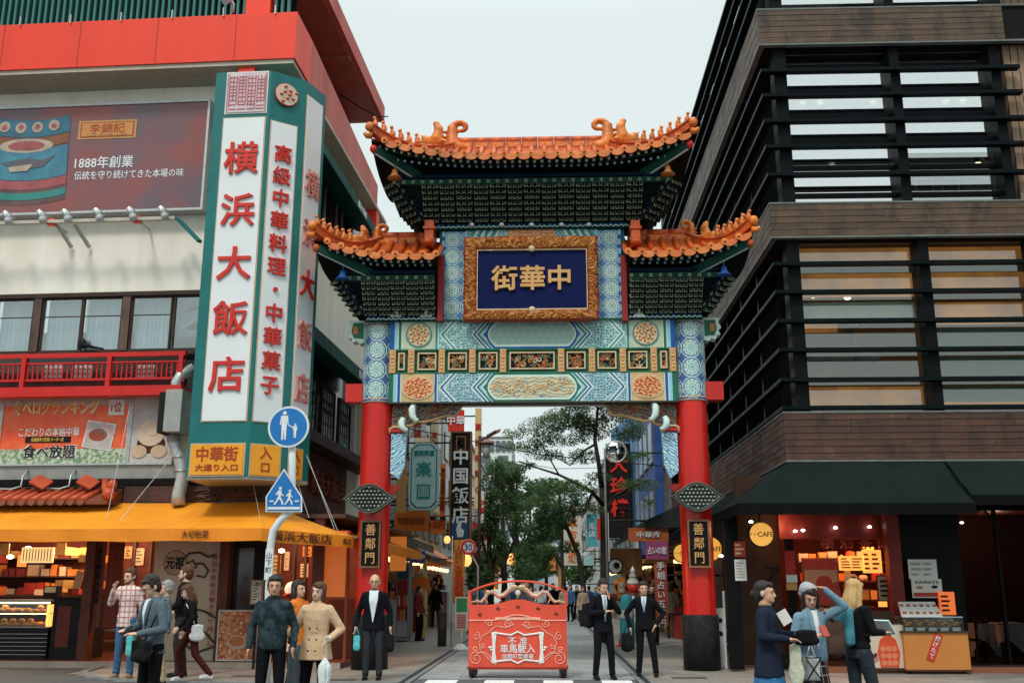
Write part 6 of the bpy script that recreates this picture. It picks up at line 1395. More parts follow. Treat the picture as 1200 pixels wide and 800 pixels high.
b = MB(); p0,p1 = A(849,700,20.2),A(856,776,20.2); rot = None
for dx in (-.06,.16): b.bar((p0.x + dx * .3,20.2,1.45),(p0.x + dx,20.0 ,.03),.03,.03)
for k in range(5): b.bar((p0.x - .03 - .01 * k + .02,20.16 - .03 * k,1.2 - k * .24),(p0.x + .07 + .02 * k,20.16 - .03 * k,1.2 - k * .24),.03,.02)
b.bar((p0.x + .02,20.25,1.45),(p0.x + .05,20.7,.03),.03,.03)
b.top('step_ladder',[GALV],'grey folding step ladder leaning right of the red gate post','ladder')
b = MB(); a_,c_ = A(840,752,20.4),A(848,712,20.4); b.box(a_.x,c_.x,20.4,20.43,.05,c_.z); b.m = 1
for z in (.75,1.0): b.disc(((a_.x + c_.x) / 2,20.396,z - .1),.05,-.006,n=10)
b.top('black_white_board',[PW,INK],'white board with black round marks right of the gate post foot','sign')
# ============================================================ GROUND
rg = random.Random(31)
t = NT('asphalt_mat'); n1 = t.noise(.7,4); n2 = t.vor(140,'F1'); n3 = t.noise(60,2)
ASPH = t.done(t.mix(n1.ramp(.3,.7) * .7 + n2 * .3,(.050,.054,.055),(.085,.088,.088)),.85,bump=n3 + n2,bs=.5,bd=.01)
def pave_mat(name,c1,c2,w_,h_,off=.5,joint=(.05,.05,.045)):
 t = NT(name); br = t.node('ShaderNodeTexBrick'); br.offset = off; br.inputs['Scale'].default_value = 1; br.inputs['Brick Width'].default_value = w_; br.inputs['Row Height'].default_value = h_
 br.inputs['Mortar Size'].default_value = .008; br.inputs['Color1'].default_value = (*c1,1); br.inputs['Color2'].default_value = (*c2,1); br.inputs['Mortar'].default_value = (*joint,1)
 t.put(br.inputs['Vector'],t.coord()); g = t.noise(.9,5); col = t.mix(g.ramp(.35,.75) * .5,E(t,br.outputs['Color']),tuple(x * .5 for x in c1))
 return t.done(col,.7,bump=t.noise(40,3),bs=.2,bd=.005)
def stone_mat(name,c1,c2):
 t = NT(name); oi = t.node('ShaderNodeObjectInfo'); r = E(t,oi.outputs['Random']); g = t.noise(7,5); geo = t.node('ShaderNodeNewGeometry'); big = t.noise(.55,4,E(t,geo.outputs['Position']))
 col = t.mix(r,c1,c2); col = t.mix(g.ramp(.4,.8) * .5,col,tuple(x * .55 for x in c1)); col = t.mix(big.ramp(.45,.68) * .65,col,tuple(x * .38 for x in c1)); sp_ = t.vor(5,'F1',1,E(t,geo.outputs['Position'])); col = t.mix(sp_.lt(.10) * .6,col,tuple(x * .3 for x in c1))
 return t.done(col,.6,bump=g,bs=.25,bd=.005)
b = MB(); b.box(-400,400,-30,900,-.5,0); b.top('ground',[ASPH],kind='structure',org=(0,20,0))
XL_,XR_ = -2.52,1.70; YS = 17.84
def paving(name,x0,x1,y0,y1,ypc,w_,h_,mat_far,mat_pc,poly=None):
 b = MB()
 if poly: b.prism(poly,(0,0,.001),XV,YV,(0,0,.006))
 else: b.box(x0,x1,y0,y1,.001,.007)
 o = b.top(name,[mat_far],kind='structure',org=(x0,y0,0))
 pm = MB(); pm.box(.004,w_ - .004,.004,h_ - .004,0,.008); me = pm.mesh([mat_pc]); j = 0; y = y0; cnt = 0
 while y < ypc and cnt < 296:
  x = x0 - (w_ / 2 if j % 2 else 0)
  while x < x1 - .05:
   xa,xb = max(x,x0),min(x + w_,x1)
   if xb - xa > .06 and (poly is None or inside(((xa + xb) / 2,y + h_ / 2),poly)) and cnt < 298:
    piece('paving_slab',me,o,(xa,y,.006 + rg.uniform(0,.002)),None,((xb - xa) / w_,1,1)); cnt += 1
   x += w_
  y += h_; j += 1
 return o
def inside(p,poly):
 c = False; n = len(poly)
 for i in range(n):
  a,b_ = poly[i],poly[(i + 1) % n]
  if (a[1] > p[1]) != (b_[1] > p[1]) and p[0] < (b_[0] - a[0]) * (p[1] - a[1]) / (b_[1] - a[1]) + a[0]: c = not c
 return c
paving('street_paving',XL_ + .3,XR_ - .24,YS,190,27.5,.46,.30,pave_mat('paving_far_grey',(.27,.29,.29),(.23,.25,.25),.46,.30),stone_mat('paver_grey',(.31,.33,.33),(.24,.26,.26)))
cor_ = [(XL_,YS),(-6.9,YS),(-7.8,18.3),(-8.4,19.3),(-8.5,20.5),(-8.5,190),(XL_,190)]
cor_ = [(XL_,16.9),(-5.4,16.9),(-6.9,17.3),(-7.9,18.0),(-8.5,19.1),(-8.7,20.6),(-8.7,190),(XL_,190)]
paving('left_sidewalk',-8.6,XL_,16.9,190,25.5,.58,.29,pave_mat('sidewalk_far_brown',(.23,.20,.165),(.19,.165,.14),.58,.29),stone_mat('sidewalk_slab_brown',(.27,.24,.20),(.20,.175,.15)),cor_)
cr_ = [(XR_,17.0),(13,16.6),(13,190),(XR_,190)]
paving('right_sidewalk',XR_,9.6,16.8,190,24.5,.60,.30,pave_mat('sidewalk_far_grey',(.22,.20,.175),(.18,.165,.15),.60,.30),stone_mat('sidewalk_slab_grey',(.27,.25,.22),(.20,.185,.165)),cr_)
KST = paint('kerb_stone',(.20,.22,.22),(.12,.13,.13),.7,sc_=5); CHN = paint('channel_dark',(.035,.045,.048),(.02,.026,.028),.5)
for x0,s_ in ((XL_,1),(XR_ - .24,1)):
 o = None; b = MB(); b.box(x0,x0 + .28,17.0,120,.002,.010); o = b.top('drain_channel',[CHN],kind='structure')
 km = MB(); km.box(-.045,.045,.01,.99,0,.012); kme = km.mesh([KST])
 for k in range(26):
  for dx in (.05,.235): piece('edge_stone',kme,o,(x0 + dx,17.05 + k,.008))
pts = cor_[1:6]; b = MB()
for i in range(4): b.bar((pts[i][0],pts[i][1],.018),(pts[i + 1][0],pts[i + 1][1],.018),.13,.04)
b.bar((XL_ + .1,16.9,.018),(-5.4,16.9,.018),.13,.04); b.top('kerb',[KST],kind='structure')
t = NT('road_paint'); n1 = t.noise(9,5); n2 = t.noise(50,3); col = t.mix((n1 * .6 + n2 * .4).gt(.60),(.72,.74,.72),(.20,.20,.20)); ZEB = t.done(col,.6)
rd = MB(); rd.box(XL_ + .3,XR_ - .26,13.6,YS - .02,.0012,.0035); ro = rd.top('crossing',[paint('crossing_asphalt',(.10,.11,.112),(.07,.078,.08),.85,sc_=6)],kind='structure')
for pa,pb in ((501,537),(569,603),(637,671),(704,739),(771,800)):
 a_,c_ = G(pa,797),G(pb,797); b = MB(); b.box(a_.x,c_.x if pb < 790 else a_.x + .5,14.0,17.76,.0045,.0075); b.part('zebra_stripe',[ZEB],ro)
for q in ((-3.5,17.6),(-5.2,18.3),(2.4,18.2)): b = MB(); b.box(q[0] - .3,q[0] + .3,q[1] - .2,q[1] + .2,.012,.0175); b.top('cover_plate',[paint('iron_plate',(.09,.09,.085),(.05,.05,.05),.6)],{(-3.5): 'square iron cover plate in the pavement near the kerb',(-5.2): 'square iron cover plate in front of the restaurant corner',2.4: 'square iron cover plate in the right pavement before the gate post'}[q[0]],'cover plate')
# ============================================================ STREET BEYOND THE GATE
def block(x0,x1,y0,y1,h,mat,label,side,wins=(2,3),wm=None,z0=3.2,name='shop_building',roofm=None):
 """a street building with floors of windows on its street face and end face"""
 c = thing(name,((x0 + x1) / 2,(y0 + y1) / 2,0),label,'building'); b = MB(); b.box(x0,x1,y0,y1,.0,h); b.part('wall',[mat],c)
 b = MB(); b.box(x0 - .1,x1 + .1,y0 - .1,y1 + .1,h,h + .25); b.part('roof',[roofm or paint('roof_grey',(.18,.18,.17),None)],c)
 wm = wm or paint('far_window',(.05,.07,.08),(.12,.15,.16),.25,spec=.5); fx = x1 if side < 0 else x0; s_ = 1 if side < 0 else -1
 ny,nz = wins; dy = (y1 - y0) / ny; dz = (h - z0 - .3) / nz
 for j in range(nz):
  for i in range(ny):
   ya,yb,za,zb = y0 + dy * (i + .18),y0 + dy * (i + .82),z0 + dz * (j + .2),z0 + dz * (j + .78)
   b = MB(); b.box(fx,fx + s_ * .06,ya - .06,yb + .06,za - .06,zb + .06); w_ = b.part('window',[paint('far_frame',(.16,.13,.10),None)],c)
   b = MB(); b.box(fx + s_ * .04,fx + s_ * .075,ya,yb,za,zb); b.part('pane',[wm],w_)
  nx = 2
  for i in range(nx):
   xa,xb = x0 + (x1 - x0) * (i + .2) / nx,x0 + (x1 - x0) * (i + .8) / nx; za,zb = z0 + dz * (j + .2),z0 + dz * (j + .78)
   b = MB(); b.box(xa,xb,y0 - .05,y0,za,zb); b.part('window',[wm],c)
 return c
b1 = block(-10,-5.2,29.6,33.0,8.4,paint('wall_cream',(.55,.47,.33),(.42,.34,.23),sc_=1),'cream shop building just past the gate on the left, behind the teal sign',-1)
b2 = block(-11,-5.3,33.2,40,11.5,paint('wall_brown_tile',(.24,.12,.07),(.16,.08,.05),sc_=2),'brown shop building behind the tall black restaurant sign',-1,(3,3))
b3 = block(-12,-5.3,40.3,50,12.5,paint('wall_yellow',(.62,.46,.20),(.5,.34,.14),sc_=1),'tall yellow cream building left, behind the street lamp',-1,(4,4))
b4 = block(-13,-5.2,50.4,64,10,paint('wall_white',(.55,.55,.52),(.44,.44,.42),sc_=1),'white building partly hidden by the dark street trees on the left',-1,(5,3))
b5 = block(-15,-5.2,64.5,90,11,paint('wall_tan',(.40,.32,.24),None,sc_=1),'tan building far down the left side of the street',-1,(6,4))
r1 = block(4.7,12,37.8,41,8.5,paint('wall_rust',(.20,.10,.07),(.13,.07,.05),sc_=2),'rust brown shop building on the right behind the gate post',1,(3,2))
r2 = block(4.4,12,41.3,50,12.0,paint('wall_blue',(.03,.10,.32),(.02,.06,.22),.5,sc_=1),'deep blue building behind the black sign with red characters',1,(4,3),paint('blue_window',(.12,.25,.45),(.05,.12,.30),.25,spec=.5))
r3 = block(4.2,12,50.3,58,12.0,paint('wall_palegrey',(.46,.47,.46),None,sc_=1),'pale grey building past the blue one on the right',1,(4,4))
r4 = block(4.0,14,58.5,80,10,paint('wall_teal',(.16,.27,.28),None,sc_=1),'teal grey building far down the right side of the street',1,(6,3))
r5 = block(3.8,16,80.5,120,9,paint('wall_white',(.5,.5,.5),None),'white low building at the far right end of the street',1,(6,3))
hr = block(-9,-4.5,130,142,20.5,paint('tower_white',(.66,.68,.67),(.56,.58,.58)),'distant pale apartment tower above the left street trees',-1,(4,9),z0=6,name='apartment_tower')
for i in range(6):
 for j in range(5):
  b = MB(); b.box(-8.8 + i * .74,-8.25 + i * .74,129.85,130,8 + j * 2.7,9.4 + j * 2.7); b.part('window',[MATS['far_window']],hr)
hr2 = block(-2.0,9,150,165,12,paint('tower_grey',(.50,.54,.55),None),'distant grey blue block closing the street behind the trees',1,(3,6),z0=4,name='apartment_tower')
block(-7,-1.6,165,175,9,paint('far_wall_rust',(.30,.16,.11),None),'low rust building closing the left end of the street',1,(2,2),name='shop_building')
b = MB(); a_ = [A(x,y,41.1) for x,y in ((716,504),(745,484),(746,628),(716,628))]; b.prism([(p.x,p.z) for p in a_],(0,41.2,0),XV,ZV,(0,-.2,0)); b.part('blue_gable',[paint('gable_lightblue',(.16,.34,.60),(.10,.24,.50),sc_=3)],r2)
for k in range(6): b = MB(); x = A(718 + k * 5.5,520,41).x; b.box(x,x + .03,40.92,40.99,3,A(720,503 - k * 3.5,41).z); b.part('gable_rib',[paint('rib_grey',(.3,.36,.42),None)],r2)
def proj_sign(name,q,Y,mats,label,th=.25,txt=None,tm=None,tsize=.5,vertical=True,step=1.1,bold=.012,frame=None,ft=None,py=None):
 a_,c_ = A(q[0],q[3],Y),A(q[2],q[1],Y); t = thing(name,((a_.x + c_.x) / 2,Y,a_.z),label,'sign'); b = MB(); b.box(a_.x,c_.x,Y,Y + th,a_.z,c_.z); b.part('panel',mats,t)
 if frame:
  f = .05; b = MB(); b.box(a_.x - f,c_.x + f,Y - .03,Y + th + .02,c_.z,c_.z + f).box(a_.x - f,c_.x + f,Y - .03,Y + th + .02,a_.z - f,a_.z).box(a_.x - f,a_.x,Y - .03,Y + th + .02,a_.z,c_.z).box(c_.x,c_.x + f,Y - .03,Y + th + .02,a_.z,c_.z); b.part('frame',[frame],t)
 if txt:
  b = MB(); zc = A(0,py,Y).z if py else (a_.z + c_.z) / 2; b.text(txt,((a_.x + c_.x) / 2,Y - .02,zc),tsize,depth=.03,vertical=vertical,step=step,bold=bold,fit=ft); b.part('lettering',[tm],t)
 s_ = -1 if (a_.x < 0) else 1; b = MB(); xw = -5.2 if s_ < 0 else 4.6; xe = a_.x if s_ < 0 else c_.x
 if abs(xw) > abs(xe):
  for z in (a_.z + .3,c_.z - .3): b.tube([(xe,Y + th / 2,z),(xw,Y + th / 2,z)],.03,5)
  b.part('bracket',[INK],t)
 return t,a_,c_
GRT = paint('sign_mint',(.42,.66,.66),(.34,.56,.58),.4); TLT = paint('letter_teal',(.02,.28,.27),None); ORS = paint('sign_bright_orange',(.78,.20,.03),(.66,.15,.02),.5)
Y = 29.0; q = (478.5,518.5,514.5,597); a_,c_ = A(q[0],q[3],Y),A(q[2],q[1],Y); w_,h_ = c_.x - a_.x,c_.z - a_.z; k_ = .16
tt = thing('teal_octagon_sign',((a_.x + c_.x) / 2,Y,a_.z),'pale mint octagonal sign with teal characters 楽園 left of the orange sign','sign')
def octo(e): return [(a_.x + k_ + e,a_.z + e),(c_.x - k_ - e,a_.z + e),(c_.x - e,a_.z + k_ + e),(c_.x - e,c_.z - k_ - e),(c_.x - k_ - e,c_.z - e),(a_.x + k_ + e,c_.z - e),(a_.x + e,c_.z - k_ - e),(a_.x + e,a_.z + k_ + e)]
b = MB(); b.prism(octo(0),(0,Y,0),XV,ZV,(0,.25,0)); b.m = 1; b.prism(octo(.05),(0,Y - .01,0),XV,ZV,(0,.01,0)); b.m = 0; b.prism(octo(.075),(0,Y - .02,0),XV,ZV,(0,.01,0)); b.part('panel',[GRT,DGRN],tt)
xm = (a_.x + c_.x) / 2; b = MB(); b.text('楽',(xm,Y - .03,A(0,552,Y).z),.46,depth=.02,bold=.014); b.part('lettering',[TLT],tt)
b = MB(); b.box(xm - .19,xm + .19,Y - .03,Y - .02,A(0,586,Y).z,A(0,569,Y).z); b.m = 1; b.text('園',(xm,Y - .035,A(0,577.5,Y).z),.34,depth=.01,bold=.0); b.part('lettering',[TLT,GRT],tt)
b = MB(); b.text('廣東料理',(xm,Y - .03,A(0,533,Y).z),.17,depth=.02,bold=.02,fit=.6); b.part('lettering',[TLT],tt); b = MB(); b.tube([(a_.x - .5,Y + .1,c_.z - .3),(a_.x,Y + .1,c_.z - .3)],.03,5); b.tube([(a_.x - .5,Y + .1,a_.z + .3),(a_.x,Y + .1,a_.z + .3)],.03,5); b.part('bracket',[INK],tt)
t1,a_,c_ = proj_sign('orange_strip_sign',(515.5,543,522,603),30.2,[ORS],'slim orange sign with small dark red text right of the mint sign',.15,'食べ放題飲み放題',paint('letter_darkred',(.35,.03,.01),None),.16,step=1.0,bold=.01)
t2,a_,c_ = proj_sign('price_sign',(504,604,522,625),30.15,[ORS],'orange 100円 price sign under the slim orange strip',.15,'100円',MATS['letter_darkred'],.26,False,ft=.42,py=616); b = MB(); b.box(a_.x,c_.x,30.13,30.15,c_.z - .13,c_.z - .02); b.m = 1; b.text('1個',((a_.x + c_.x) / 2,30.12,c_.z - .075),.10,depth=.01); b.part('black_strip',[INK,SWHT],t2)
proj_sign('orange_board',(462,598,502,622),29.6,[ORS],'wide orange board with small characters under the mint sign',.1,'中華料理 飲茶',paint('letter_brownish',(.35,.10,.02),None),.22,False,ft=.8)
t4,a_,c_ = proj_sign('black_restaurant_sign',(528,507,551,632),33,[paint('sign_black',(.02,.018,.018),None,.4)],'tall black sign with big white characters 中国飯店 and a gold emblem',.35,'中国飯店',SWHT,.56,step=1.13,bold=.018,frame=wood('sign_frame_wood','#8a5a30','#5c3a20',axis=2),py=571)
b = MB(); xm = (a_.x + c_.x) / 2; z = A(0,522,33).z; b.box(xm - .16,xm + .16,32.97,33,z - .22,z + .24); b.m = 1; b.box(xm - .13,xm + .13,32.96,32.97,z - .19,z + .21); b.m = 0; b.disc((xm,32.96,z),.10,-.02,n=16); b.m = 1; b.disc((xm + .03,32.94,z),.06,-.01,n=12); b.part('emblem',[GOLD,INK],t4)
b = MB(); b.box(a_.x + .03,c_.x - .03,32.975,33,a_.z + .02,A(0,606,33).z); b.m = 1; b.prism([(-.08,0),(.1,0),(.14,.2),(.03,.3),(.06,.48),(-.05,.5),(-.12,.25)],(xm,32.965,a_.z + .08),XV,ZV,(0,.01,0)); b.part('figure_picture',[paint('picture_blue',(.03,.10,.22),(.02,.05,.12)),SWHT],t4)
t5,a_,c_ = proj_sign('black_red_sign',(714,521,737,628),40.4,[paint('sign_black',(.02,.018,.018),None)],'tall black sign with big red characters 大珍樓 on the blue building',.4,'大珍樓',paint('letter_hotred',(.80,.03,.02),None),.72,step=1.2,bold=.022,frame=DMET,py=572)
t6,_,_ = proj_sign('white_banner_sign',(661,590,681,662),52,[paint('banner_white',(.62,.58,.50),None)],'white vertical banner sign with orange characters beside the tree',.2,'日本お好焼',ORS,.52,step=1.1,bold=.02)
proj_sign('teal_sign',(688,602,700,640),44,[paint('teal_board',(.05,.30,.34),(.10,.42,.50),sc_=4)],'teal and blue hanging sign left of the main trunk',.2,'飯店',SWHT,.3)
proj_sign('red_white_sign',(700,607,706,632),42,[SRED],'small red sign close to the main tree trunk',.2)
proj_sign('purple_sign',(757,634,783,655),28.5,[paint('purple_board',(.30,.06,.16),None)],'small purple red sign with white letters under the right awnings',.12,'占いの館',SWHT,.22,False,ft=.5)
proj_sign('striped_banner',(769,660,781,733),27.6,[paint('banner_maroon',(.32,.05,.03),(.5,.12,.06),sc_=8)],'vertical red banner with white characters beside the right gate post',.05,'手相占い五百円',SWHT,.22,step=1.1,bold=.02)
proj_sign('brown_shop_sign',(716,642,752,672),33,[wood('shop_sign_brown','#9a6226','#6a3f18')],'brown orange shop board with black and white round mark on the right',.15)
proj_sign('brown_upper_board',(737,618,783,634),31,[paint('board_rust',(.45,.12,.04),(.3,.07,.03))],'rust orange fascia board above the purple sign',.15,'中華街',SWHT,.2,False,ft=.7)
b = MB(); c = A(721,663,32.8); b.disc(c,.24,-.04,n=24); b.m = 1; b.disc(c + Vector((0,-.04,0)),.20,-.02,n=24); b.m = 0; b.disc(c + Vector((.04,-.06,.02)),.10,-.02,n=16); b.top('round_mark_sign',[INK,SWHT],'round black and white mark hung on the brown shop board','sign')
proj_sign('red_sign',(525,480,544,505),36,[SRED],'red square sign high up behind the black restaurant sign',.1,'中華',SWHT,.35,False)
proj_sign('yellow_pillar_sign',(556,478,564,596),40,[paint('pillar_yellow',(.70,.52,.25),(.6,.38,.15),sc_=2)],'long narrow yellow sign right of the tall black sign',.3,'萬珍楼點心',SRED,.28,step=2.2)
proj_sign('brown_pillar_sign',(464,548,476,600),28.6,[paint('pillar_ochre',(.50,.30,.10),(.36,.18,.06),sc_=2)],'ochre strip sign at the left of the mint sign',.2)
proj_sign('white_red_sign',(561,575,567,612),45,[PW],'small white sign with red border by the left trees',.2,'中華',SRED,.3)
for q,Y,col_,lab in (((644,640,651,668),70,'sign_a','far orange sign under the trees on the right'),((602,648,610,668),75,'sign_b','far yellow lantern sign in the middle of the street'),((586,640,592,676),60,'sign_c','far red vertical sign behind the left tree trunks'),((654,662,662,690),62,'sign_d','leaning orange and white flag sign far down on the right'),((618,650,624,672),85,'sign_e','far pale blue sign in the street centre'),((684,650,696,662),48,'sign_f','pale blue awning sign left of the main trunk')):
 c_ = {'sign_a': (.7,.25,.06),'sign_b': (.75,.42,.08),'sign_c': (.5,.05,.03),'sign_d': (.65,.25,.1),'sign_e': (.35,.5,.6),'sign_f': (.4,.6,.65)}[col_]
 proj_sign('far_sign',q,Y,[paint(col_,c_,tuple(x * .6 for x in c_),sc_=4)],lab,.15)
def street_awning(x0,x1,y0,y1,z0,z1,mat,label):
 b = MB(); b.grid([[(x0,y,z0),((x0 + x1) / 2,y,(z0 + z1) / 2 - .03),(x1,y,z1)] for y in [y0 + (y1 - y0) * k / 8 for k in range(9)]]); b.box(x1 - .01,x1 + .01,y0,y1,z1 - .22,z1)
 b.prism([(x0,z0),(x1,z1),(x1,z1 - .22),(x0,z1 - .22)],(0,y0,0),XV,ZV,(0,.02,0)); return b.top('street_awning',[mat],label,'awning')
street_awning(-5.2,-3.7,29.0,33.4,3.6,2.85,paint('awning_olive',(.14,.15,.10),(.09,.09,.06)),'olive green awning of the shop past the gate on the left')
street_awning(-5.3,-3.9,34,39.5,3.3,2.6,paint('awning_brown',(.20,.10,.06),None),'brown awning below the tall black sign')
street_awning(-5.3,-4.0,41,49,3.3,2.6,ORS,'orange awning farther down on the left')
street_awning(5.0,2.95,30.9,46,4.4,3.5,paint('awning_dark2',(.03,.035,.035),None),'dark awning of the rust brown building on the right')
street_awning(4.3,3.2,34,42.5,3.0,2.45,paint('awning_orange2',(.62,.28,.08),None),'pale orange awning by the ice cream sign')
street_awning(4.2,3.0,48,57,3.3,2.6,paint('awning_paleblue',(.42,.58,.62),None),'pale blue awning far down on the right')
def shopfront(x,y0,y1,s_,n,label,mats_,lab_cat='shop'):
 t = thing('street_shop',(x,(y0 + y1) / 2,0),label,lab_cat); b = MB(); b.box(x,x - s_ * .05,y0,y1,.02,2.9); b.part('back_panel',[paint('front_brown',(.10,.05,.035),(.20,.10,.05),sc_=1.5)],t)
 for k in range(n):
  y = y0 + (y1 - y0) * (k + .5) / n; d = (y1 - y0) / n; b = MB(); hh = rg.uniform(.7,1.5); b.box(x - s_ * .05,x - s_ * rg.uniform(.4,.8),y - d * .42,y + d * .42,.02,hh); b.part('display_stand',[rg.choice(mats_)],t)
  for j in range(5):
   b = MB(); z = hh + rg.uniform(0,.6); b.box(x - s_ * .1,x - s_ * rg.uniform(.2,.5),y - d * .35,y - d * .35 + rg.uniform(.2,d * .7),z,z + rg.uniform(.1,.3)); b.part('goods',[rg.choice(cols + mats_ + [MATS['sign_bright_orange']])],t)
  b = MB(); b.ball((x - s_ * .5,y,2.35),(.09,.09,.09)); b.part('lamp',[glow('street_shop_glow',(1,.60,.28),2.2)],t)
SM = [paint('stand_red',(.30,.03,.02),None),paint('stand_steel',(.36,.38,.40),None),paint('stand_orange',(.55,.22,.04),None),paint('stand_tan',(.36,.26,.14),None)]
shopfront(-5.2,29.7,33.2,-1,4,'open shop past the gate on the left with red and orange stands',SM)
shopfront(-5.3,34,40,-1,5,'open shop under the brown awning on the left',SM)
shopfront(-5.3,41,50,-1,6,'open shops farther down on the left under orange awning',SM)
shopfront(4.6,31.5,37,1,5,'open brown shop on the right behind the suited men',SM)
shopfront(4.3,38,47,1,6,'open shop on the right beside the ice cream sign',SM)
shopfront(4.1,48,60,1,6,'open shops far down on the right',SM)
vc = thing('vending_case',A(472,742,30.5) * Vector((1,1,0)),'steel showcase with red goods just right of the left gate post','display case')
a_,c_ = A(463.5,743,30.5),A(480,658,30.5); b = MB(); b.box(a_.x,c_.x,30.5,31.2,.05,c_.z); b.part('case_body',[paint('case_grey',(.24,.27,.28),None)],vc)
for z0,z1,m in ((.15,.65,'stand_steel'),(.70,1.75,'stand_red'),(1.8,2.15,'picture_blue')): b = MB(); b.box(a_.x + .04,c_.x - .04,30.47,30.5,z0,z1); b.part('case_window',[MATS[m]],vc)
for k in range(8): b = MB(); x = a_.x + .06 + (k % 4) * .075; z = .6 + (k // 4) * .42; b.box(x,x + .05,30.45,30.47,z,z + .3); b.part('package',[cols[k % 5]],vc)
b = MB(); a_,c_ = A(494,738,33.5),A(500,655,33.5); b.box(a_.x,c_.x,33.5,33.7,.02,c_.z); b.m = 1; b.box(a_.x - .3,c_.x + .12,33.45,33.5,1.5,1.85); b.top('yellow_post',[paint('post_yellow',(.72,.52,.16),None),ORS],'yellow wooden post with an orange board at the first shop on the left','post')
b = MB(); a_,c_ = A(457,655,27.5),A(476,628,27.5); b.box(a_.x,c_.x,27.5,27.6,a_.z - .3,c_.z); b.top('lit_sign_board',[glow('panel_glow',(.75,.22,.04),.35)],'lit orange panel between the left gate post and the first shop','sign board')
b = MB(); a_,c_ = A(480,659,28.9),A(498,645,28.9); b.box(a_.x,c_.x,28.9,29.0,a_.z,c_.z); b.m = 1; b.text('営業中',((a_.x + c_.x) / 2,28.88,(a_.z + c_.z) / 2),.15,depth=.01); b.top('blue_notice',[paint('notice_navy',(.05,.08,.22),None),SWHT],'small dark blue notice board under the olive awning','notice')
for q,Y,m,tx,lab in (((463,470,476,512),34,'pillar_ochre','酒家','ochre sign high behind the left corner bracket'),((479,484,500,512),37,'sign_white','御料理','white sign with red text above the mint sign'),((504,488,514,540),38,'wall_cream','点心','cream strip sign left of the red square sign'),((566,618,574,660),50,'sign_red','飯店','slim red sign low beside the left tree trunks'),((553,612,562,668),42,'fringe_red','餃子','dark red banner between the 30 sign and the trees'),((478,662,492,672),32,'sign_bright_orange','肉まん','orange price strip under the olive awning'),((578,662,584,690),64,'sign_orange','酒','small orange banner behind the left trunks'),((706,600,713,660),39,'wall_white','茶','white upright sign right behind the main trunk'),((690,618,699,634),47,'picture_blue','薬','blue box sign left of the main trunk'),((724,676,732,700),35,'stand_orange','甘栗','small orange stall sign beside the ice cream model')):
 proj_sign('street_sign',q,Y,[MATS[m]],lab,.15,tx,SRED if m in ('sign_white','wall_cream','wall_white','pillar_ochre') else SWHT,min(.3,abs(A(q[2],600,Y).x - A(q[0],600,Y).x) * .75),abs(q[3] - q[1]) > abs(q[2] - q[0]))
nb_ = thing('flag_banner',A(537,740,27.5) * Vector((1,1,0)),'tall ochre flag banner with red characters at the left kerb','banner'); b = MB(); rows = []
p0,p1 = A(530.5,706,27.5),A(545,632,27.5)
for k in range(9): f = k / 8; rows.append([(p0.x + (p1.x - p0.x) * f + .02 * math.sin(z * 3),27.5 + .04 * math.sin(k + z * 2),z) for z in [p0.z + (p1.z - p0.z) * j / 10 for j in range(11)]])
b.grid(rows); b.part('flag_cloth',[paint('flag_ochre',(.66,.34,.06),(.5,.2,.04),.8,sc_=3)],nb_)
b = MB(); b.text('占い手相鑑定',((p0.x + p1.x) / 2,27.43,(p0.z + p1.z) / 2 - .1),.24,vertical=True,bold=.02,depth=.01); b.part('lettering',[SRED],nb_); b = MB(); b.cyl((p0.x - .03,27.5,.02),(p0.x - .03,27.5,p1.z + .1),.015); b.part('pole',[GALV],nb_)
sg = thing('speed_sign',A(552,745,27) * Vector((1,1,0)),'round 30 speed limit sign with red ring on a slim pole','road sign'); c = A(549,640.5,27); b = MB()
b.disc(c,.205,.02,n=28); b.part('sign_plate',[SWHT],sg); b = MB(); b.tube([c + Vector((.168 * math.cos(a * math.pi / 14),-.01,.168 * math.sin(a * math.pi / 14))) for a in range(29)],.037,6,False); b.part('red_ring',[SRED],sg)
b = MB(); b.text('30',c + Vector((0,-.03,0)),.22,bold=.012,depth=.012); b.part('lettering',[paint('digit_blue',(.02,.06,.30),None)],sg); b = MB(); b.tube([(c.x + .25,27.05,.02),(c.x + .25,27.05,c.z - .5),(c.x + .02,27.05,c.z - .1),(c.x,27.05,c.z + .2)],.03,8); b.part('pole',[GALV],sg)
ab = thing('sandwich_board',A(541,744,26.5) * Vector((1,1,0)),'green and white menu stand on a white foot by the left kerb','sign'); a_,c_ = A(533,738,26.5),A(549,699,26.5); b = MB(); b.box(a_.x,c_.x,26.5,26.54,a_.z,c_.z); b.m = 1; b.box(a_.x + .03,c_.x - .03,26.49,26.5,a_.z + .45,c_.z - .03); b.m = 2
for k in range(6): b.box(a_.x + .05,c_.x - .06,26.48,26.49,a_.z + .06 + k * .06,a_.z + .085 + k * .06)
b.part('board',[PW,paint('board_green',(.05,.30,.12),None),SRED],ab); b = MB(); b.lathe([(.0,.16),(.08,.15),(.2,.04),(.24,.01),(0,.01)],((a_.x + c_.x) / 2 - .02,26.5,0),16); b.cyl(((a_.x + c_.x) / 2,26.52,.1),((a_.x + c_.x) / 2,26.52,a_.z + .1),.02); b.part('foot',[SWHT],ab)
for px,py,Y,r,lab in ((524,632,31,.10,'small warm lamp under the price sign'),(546.5,656,31,.16,'orange lamp below the 30 sign'),(600,655,60,.3,'orange lantern far between the left trees'),(575,690,48,.2,'orange lantern low behind the red barrier')):
 c = A(px,py,Y); b = MB(); b.ball(c,(r,r,r * 1.15),12,8); b.m = 1; b.cyl(c + Vector((0,0,r)),c + Vector((0,0,r + .4)),.015); b.top('lantern',[glow('lantern_orange',(1,.38,.10),1.6),INK],lab,'lantern')
